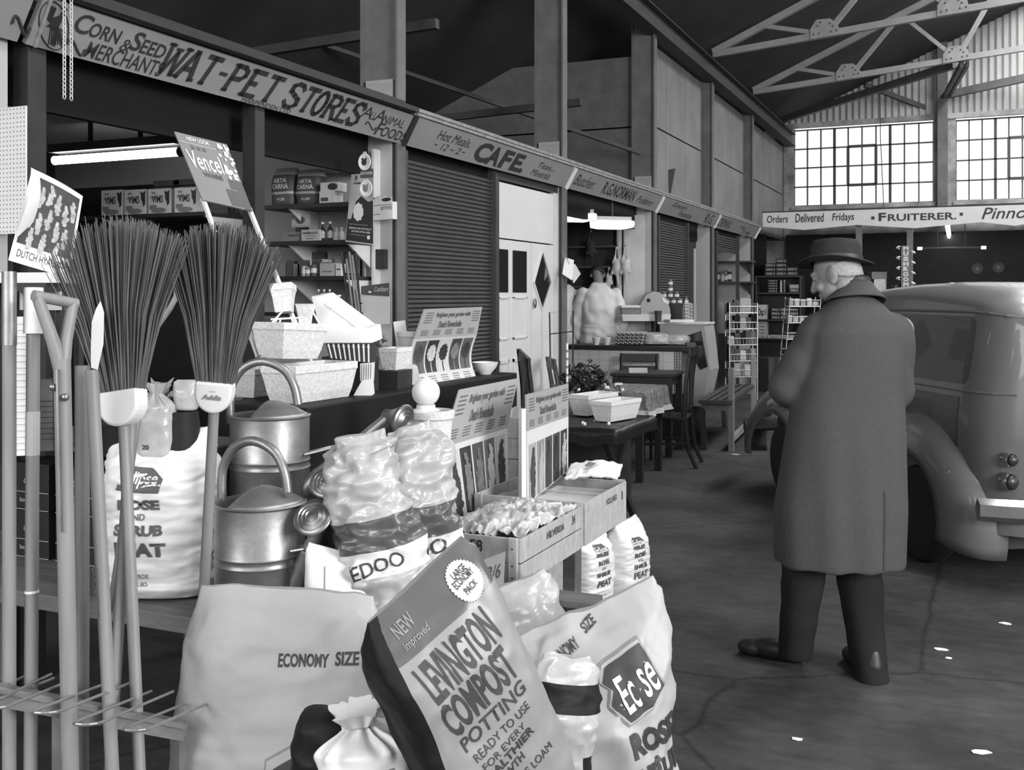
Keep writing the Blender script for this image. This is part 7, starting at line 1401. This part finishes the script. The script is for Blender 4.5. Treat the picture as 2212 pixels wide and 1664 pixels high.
# ------------------------------------------------------------------ end stall
struct(MB().bb(-3.5, 7, 21.85, 21.9, 0, 2.8).build('wall_stall', DARKB)); struct(MB().bb(-3.3, 7, 18.12, 21.9, 2.98, 3.0).build('canopy', DARKB)); struct(MB().bb(-6.3, -3.5, 19.6, 19.65, 0, 2.7).build('wall_stall', DARKB))
PW = mat('pale grey post', 128, .6, var=.08)
for u in (1856, 1966): struct(MB().bb(Xu(u-7, 18.3), Xu(u+6, 18.3), 18.28, 18.36, 0, 2.97).build('stall_post', PW))
a_ = W(2046, 487, 16.9); b_ = W(2050, 516, 20.2); b_.z = a_.z; t = thing('strip_lamp', 'lit fluorescent tube running away from us under the end sign', 'lamp', (a_+b_)/2); P(MB().tube([a_, b_], .03, 10), 'fluorescent_tube', mat('lit tube far', 250, .4, var=0, emit=9), t); P(MB().bar(a_+Vector((0, 0, .055)), b_+Vector((0, 0, .055)), .08, .05), 'fitting', WPAINT, t); P(MB().bb(a_.x-.01, a_.x+.03, a_.y+.5, a_.y+.53, a_.z+.08, 2.98), 'hanger', BLK, t)
a_, b_ = WYp(1982, 537, 19.6), WYp(2130, 535, 19.6); t = thing('strip_lamp', 'dim strip lamp with bright ends deep in the end stall', 'lamp', (a_+b_)/2); P(MB().tube([a_, b_], .022, 10), 'tube', GREYD, t); E2 = mat('tube end glint', 250, .4, var=0, emit=4)
for p_, q_ in ((a_, a_.lerp(b_, .07)), (b_, b_.lerp(a_, .07))): P(MB().tube([p_, q_], .026, 10), 'glint_end', E2, t)  # glow put in for the bright reflections at the tube ends
P(MB().bar(a_.lerp(b_, .3), Vector((a_.lerp(b_, .3).x, 19.6, 2.98)), .015).bar(a_.lerp(b_, .7), Vector((a_.lerp(b_, .7).x, 19.6, 2.98)), .015), 'hangers', BLK, t)
# mushroom sign
q = QY(1947, 1966, 531, 622, 18.2); t = thing('hanging_sign', 'narrow upright sign spelling MUSHROOM with white mushrooms down both sides', 'sign', at(q)); P(q.panel(MB(), .03), 'board', GREYM, t); mb = MB()
for i, ch in enumerate('MUSHROOM'): q.text(mb, ch, .22, .82, .985-.122*(i+1)+.018, .985-.122*i, .06, 0, .006)
P(mb, 'lettering', WHT, t); mb = MB(); Wd = (q.c[1]-q.c[0]).length; Hd = (q.c[0]-q.c[3]).length
for i in range(8):
    s = -1 if i % 2 == 0 else 1; c_ = q.pt(.5+s*.85, .96-.122*i, .0); mb.lathe([(.0, .025), (.025, .02), (.042, .004), (.04, -.006), (.012, -.008), (.012, -.035), (.0, -.036)], 14, TR(c_-Vector((0, .02, 0)), (0, s*.5, 0)))
P(mb, 'mushrooms', WHT, t, smooth=40)
for i, (u, v) in enumerate(((2111, 581), (2157, 578))): c_ = WYp(u, v, 21.846); t = thing('round_plaque', 'dim round plaque on the dark end wall, %s' % ('left', 'right')[i], 'plaque', c_, 0, 'round plaques'); M = Matrix.Rotation(pi/2, 4, 'X'); MB().lathe([(.10, 0), (.105, .02), (.085, .025), (.08, .012), (0, .012)], 28, M).build('disc', GREYD, t, smooth=40); MB().lathe([(.03, .012), (.03, .025), (0, .025)], 16, M).build('boss', GREYM, t)
# produce in the end stall
zc_ = EYE+(HY-640)*17/F; st = thing('produce_stand', 'dark produce stand in the end stall beyond the van', 'stand', (Xu(1910, 18.6), 18.6, 0)); P(MB().bb(Xu(1850, 18.6), Xu(1990, 18.6), 18.45, 18.95, 1.44, 1.48), 'shelf_board', DWOOD, st)
for x in (Xu(1855, 18.6), Xu(1985, 18.6)): P(MB().bb(x-.03, x+.03, 18.5, 18.9, 0, 1.44), 'leg', DWOOD, st)
q = QY(1888, 1913, 603, 644, 18.5); q.c[2].z = q.c[3].z = 1.481; DOT = mat('spotted carton', 214, .6, var=0); t = carton('carton', 'white spotted carton on the produce stand by the mushroom sign', q, .2, DOT); mb = MB(); random.seed(1)
for i in range(40): q.ellipse(mb, random.uniform(.06, .94), random.uniform(.05, .95), .035, .03, .002, 7)
P(mb, 'spots', GREYL, t)
for i, (u, v0, v1, r_) in enumerate(((1876, 590, 644, .2), (1896, 572, 602, .45))):
    p_ = WYp(u, v1, 18.72); z0 = 1.481 if i == 0 else q.c[0].z+.001; one('carton', MB().bb(-.13, .13, -.1, .1, 0, .30 if i == 0 else .12, bev=.004), GREYM, ('brown carton on the produce stand behind the hat', 'small carton lying on the spotted carton')[i], 'carton', (p_.x, 18.72 if i == 0 else 18.6, z0), r_)
bush('flower_box', 'low spread of small flowers on the produce stand under the mushroom sign', (Xu(1935, 18.7), 18.7, 1.481), .13, .12, 160, 33, .02, 30)
# far shelf unit
YS = 18.9; ux0, ux1 = Xu(1636, YS), Xu(1727, YS); t = thing('shelf_unit', 'dark shelf unit stacked with cartons at the end of the row', 'shelf', ((ux0+ux1)/2, YS, 0)); vz = [596, 632, 690, 730]; zz = [Zv(v, ux0, YS) for v in vz]
for z in zz: P(MB().bb(ux0, ux1, YS, YS+.4, z-.03, z), 'shelf_board', DGREY, t)
for x in (ux0-.02, ux1+.02): P(MB().bb(x-.02, x+.02, YS, YS+.4, 0, zz[0]), 'side', DGREY, t)
P(MB().bb(ux0, ux1, YS+.4, YS+.42, 0, zz[0]), 'back', BLK, t)
OXO = mat('dark carton with pale print', 46, .5, var=.05)
def cart(label, x, z, w, h, m, word, grp, y=YS+.02, dep=.2):
    t = thing('carton', label, 'carton', (x, y, z), 0, grp); MB().bb(0, w, 0, dep, 0, h, bev=.002).build('carton', m, t); mb = MB(); mb.text(word, (w*.12, -.0015, h*.25), (1, 0, 0), (0, 0, 1), w*.62, h*.5, .03); mb.bb(w*.85, w*.93, -.0015, -.0005, h*.3, h*.7); mb.build('print', PRLT, t); return t
nm = ('one', 'two', 'three', 'four', 'five', 'six')
for k, cnt in enumerate((3, 3, 2, 1)):
    for i in range(cnt): cart('flat dark carton on top of the shelf unit, layer %s, place %s' % (nm[k], nm[i]), ux0+.13+.19*i+(.19 if k == 3 else 0), zz[0]+.001+.075*k, .185, .072, OXO, 'OXO', 'cartons on top of the shelf unit')
for k in range(5): cart('dark carton with one pale word, upper compartment, layer %s' % nm[k], ux0+.18, zz[1]+.001+.046*k, .17, .044, OXO, 'Angel', 'cartons in the upper compartment')
bott_ = [(.40, WPAINT), (.46, GREYM)]
for i, (dx, m) in enumerate(bott_): jar('tall narrow jar in the upper compartment, %s' % ('pale', 'grey')[i], 1680, YS+.1, zz[1], .02, .22, m, WPAINT, None).location.x = ux0+dx
for i in range(2): cart('pale carton at the right of the upper compartment, %s' % ('lower', 'upper')[i], ux0+.56, zz[1]+.001+.07*i, .16, .068, (GREYD, GREYL)[i], 'TEA', 'pale cartons, upper compartment')
q = QY(1633, 1650, 660, 690, YS-.02); dz = t = cart('white washing powder carton at the left of the middle shelf', ux0+.0, zz[2]+.001, .16, .26, WHT, 'Daz', None, YS+.0); 
for ch in t.children:
    if ch.name.startswith('print'): ch.data.materials[0] = INK
for k in range(3):
    for i in range(3): cart('small printed carton on the middle shelf, layer %s, place %s' % (nm[k], nm[i]), ux0+.24+.16*i, zz[2]+.001+.07*k, .155, .068, (OXO, GREYD)[(i+k) % 2], 'PEAS', 'printed cartons on the middle shelf')
for k in range(5): cart('pale carton stacked at the left of the low shelf, layer %s' % nm[k], ux0+.01, zz[3]+.001+.058*k, .15, .056, WPAINT, 'Tide', 'stacked cartons on the low shelf')
for t_ in bpy.data.objects:
    if t_.get('group') == 'stacked cartons on the low shelf':
        for ch in t_.children:
            if ch.name.startswith('print'): ch.data.materials[0] = INK
for i in range(3): cart('pale flat carton along the front of the low shelf, place %s' % nm[i], ux0+.18+.19*i, zz[3]+.001, .18, .05, WPAINT, 'Tide', 'flat cartons on the low shelf')
for t_ in bpy.data.objects:
    if t_.get('group') == 'flat cartons on the low shelf':
        for ch in t_.children:
            if ch.name.startswith('print'): ch.data.materials[0] = INK
p_ = fl(1670, 17.0); one('carton', MB().bb(-.2, .2, -.15, .15, 0, .55, bev=.004), GREYD, 'dark open carton on the floor below the shelf unit', 'carton', p_, TH+.4)
# ------------------------------------------------------------------ scraps on the floor
random.seed(20)
for i, (u, v, s, lab) in enumerate(((2032, 1405, .035, "white paper scrap on the floor right of the man's shoes"), (2172, 1349, .04, 'white paper scrap on the floor near the right edge'), (1722, 1599, .03, 'white paper scrap on the floor below the man'), (2118, 1627, .04, 'white paper scrap on the floor in the lower right corner'), (1588, 983, .05, 'white paper scrap on the floor beside the slatted bench'), (2050, 1424, .025, 'thin pale shred on the floor just below the largest scrap'))):
    p_ = G(u, v); mb = MB(); pts = [(cos(a)*s*random.uniform(.5, 1), sin(a)*s*.45*random.uniform(.5, 1)) for a in [k*pi/4 for k in range(8)]]; mb.prism(pts, .003, TR((0, 0, .004), (.08, .05, 0))); one('paper_scrap', mb, WHT, lab, 'paper scrap', p_, TH+random.uniform(-.3, .3), 'paper scraps on the floor')
q = QW((1428, 370, 13.3), (1459, 364, 13.36), (1449, 419, 13.36), (1417, 413, 13.3)); t = one('board', q.panel(MB(), .02), BLK, 'dark slanted board standing on the stall roof above the second shutter', 'board')
struct(MB().bb(-4.75, -3.62, 11.3, 11.74, 0, .15).build('duckboard', DWOOD))
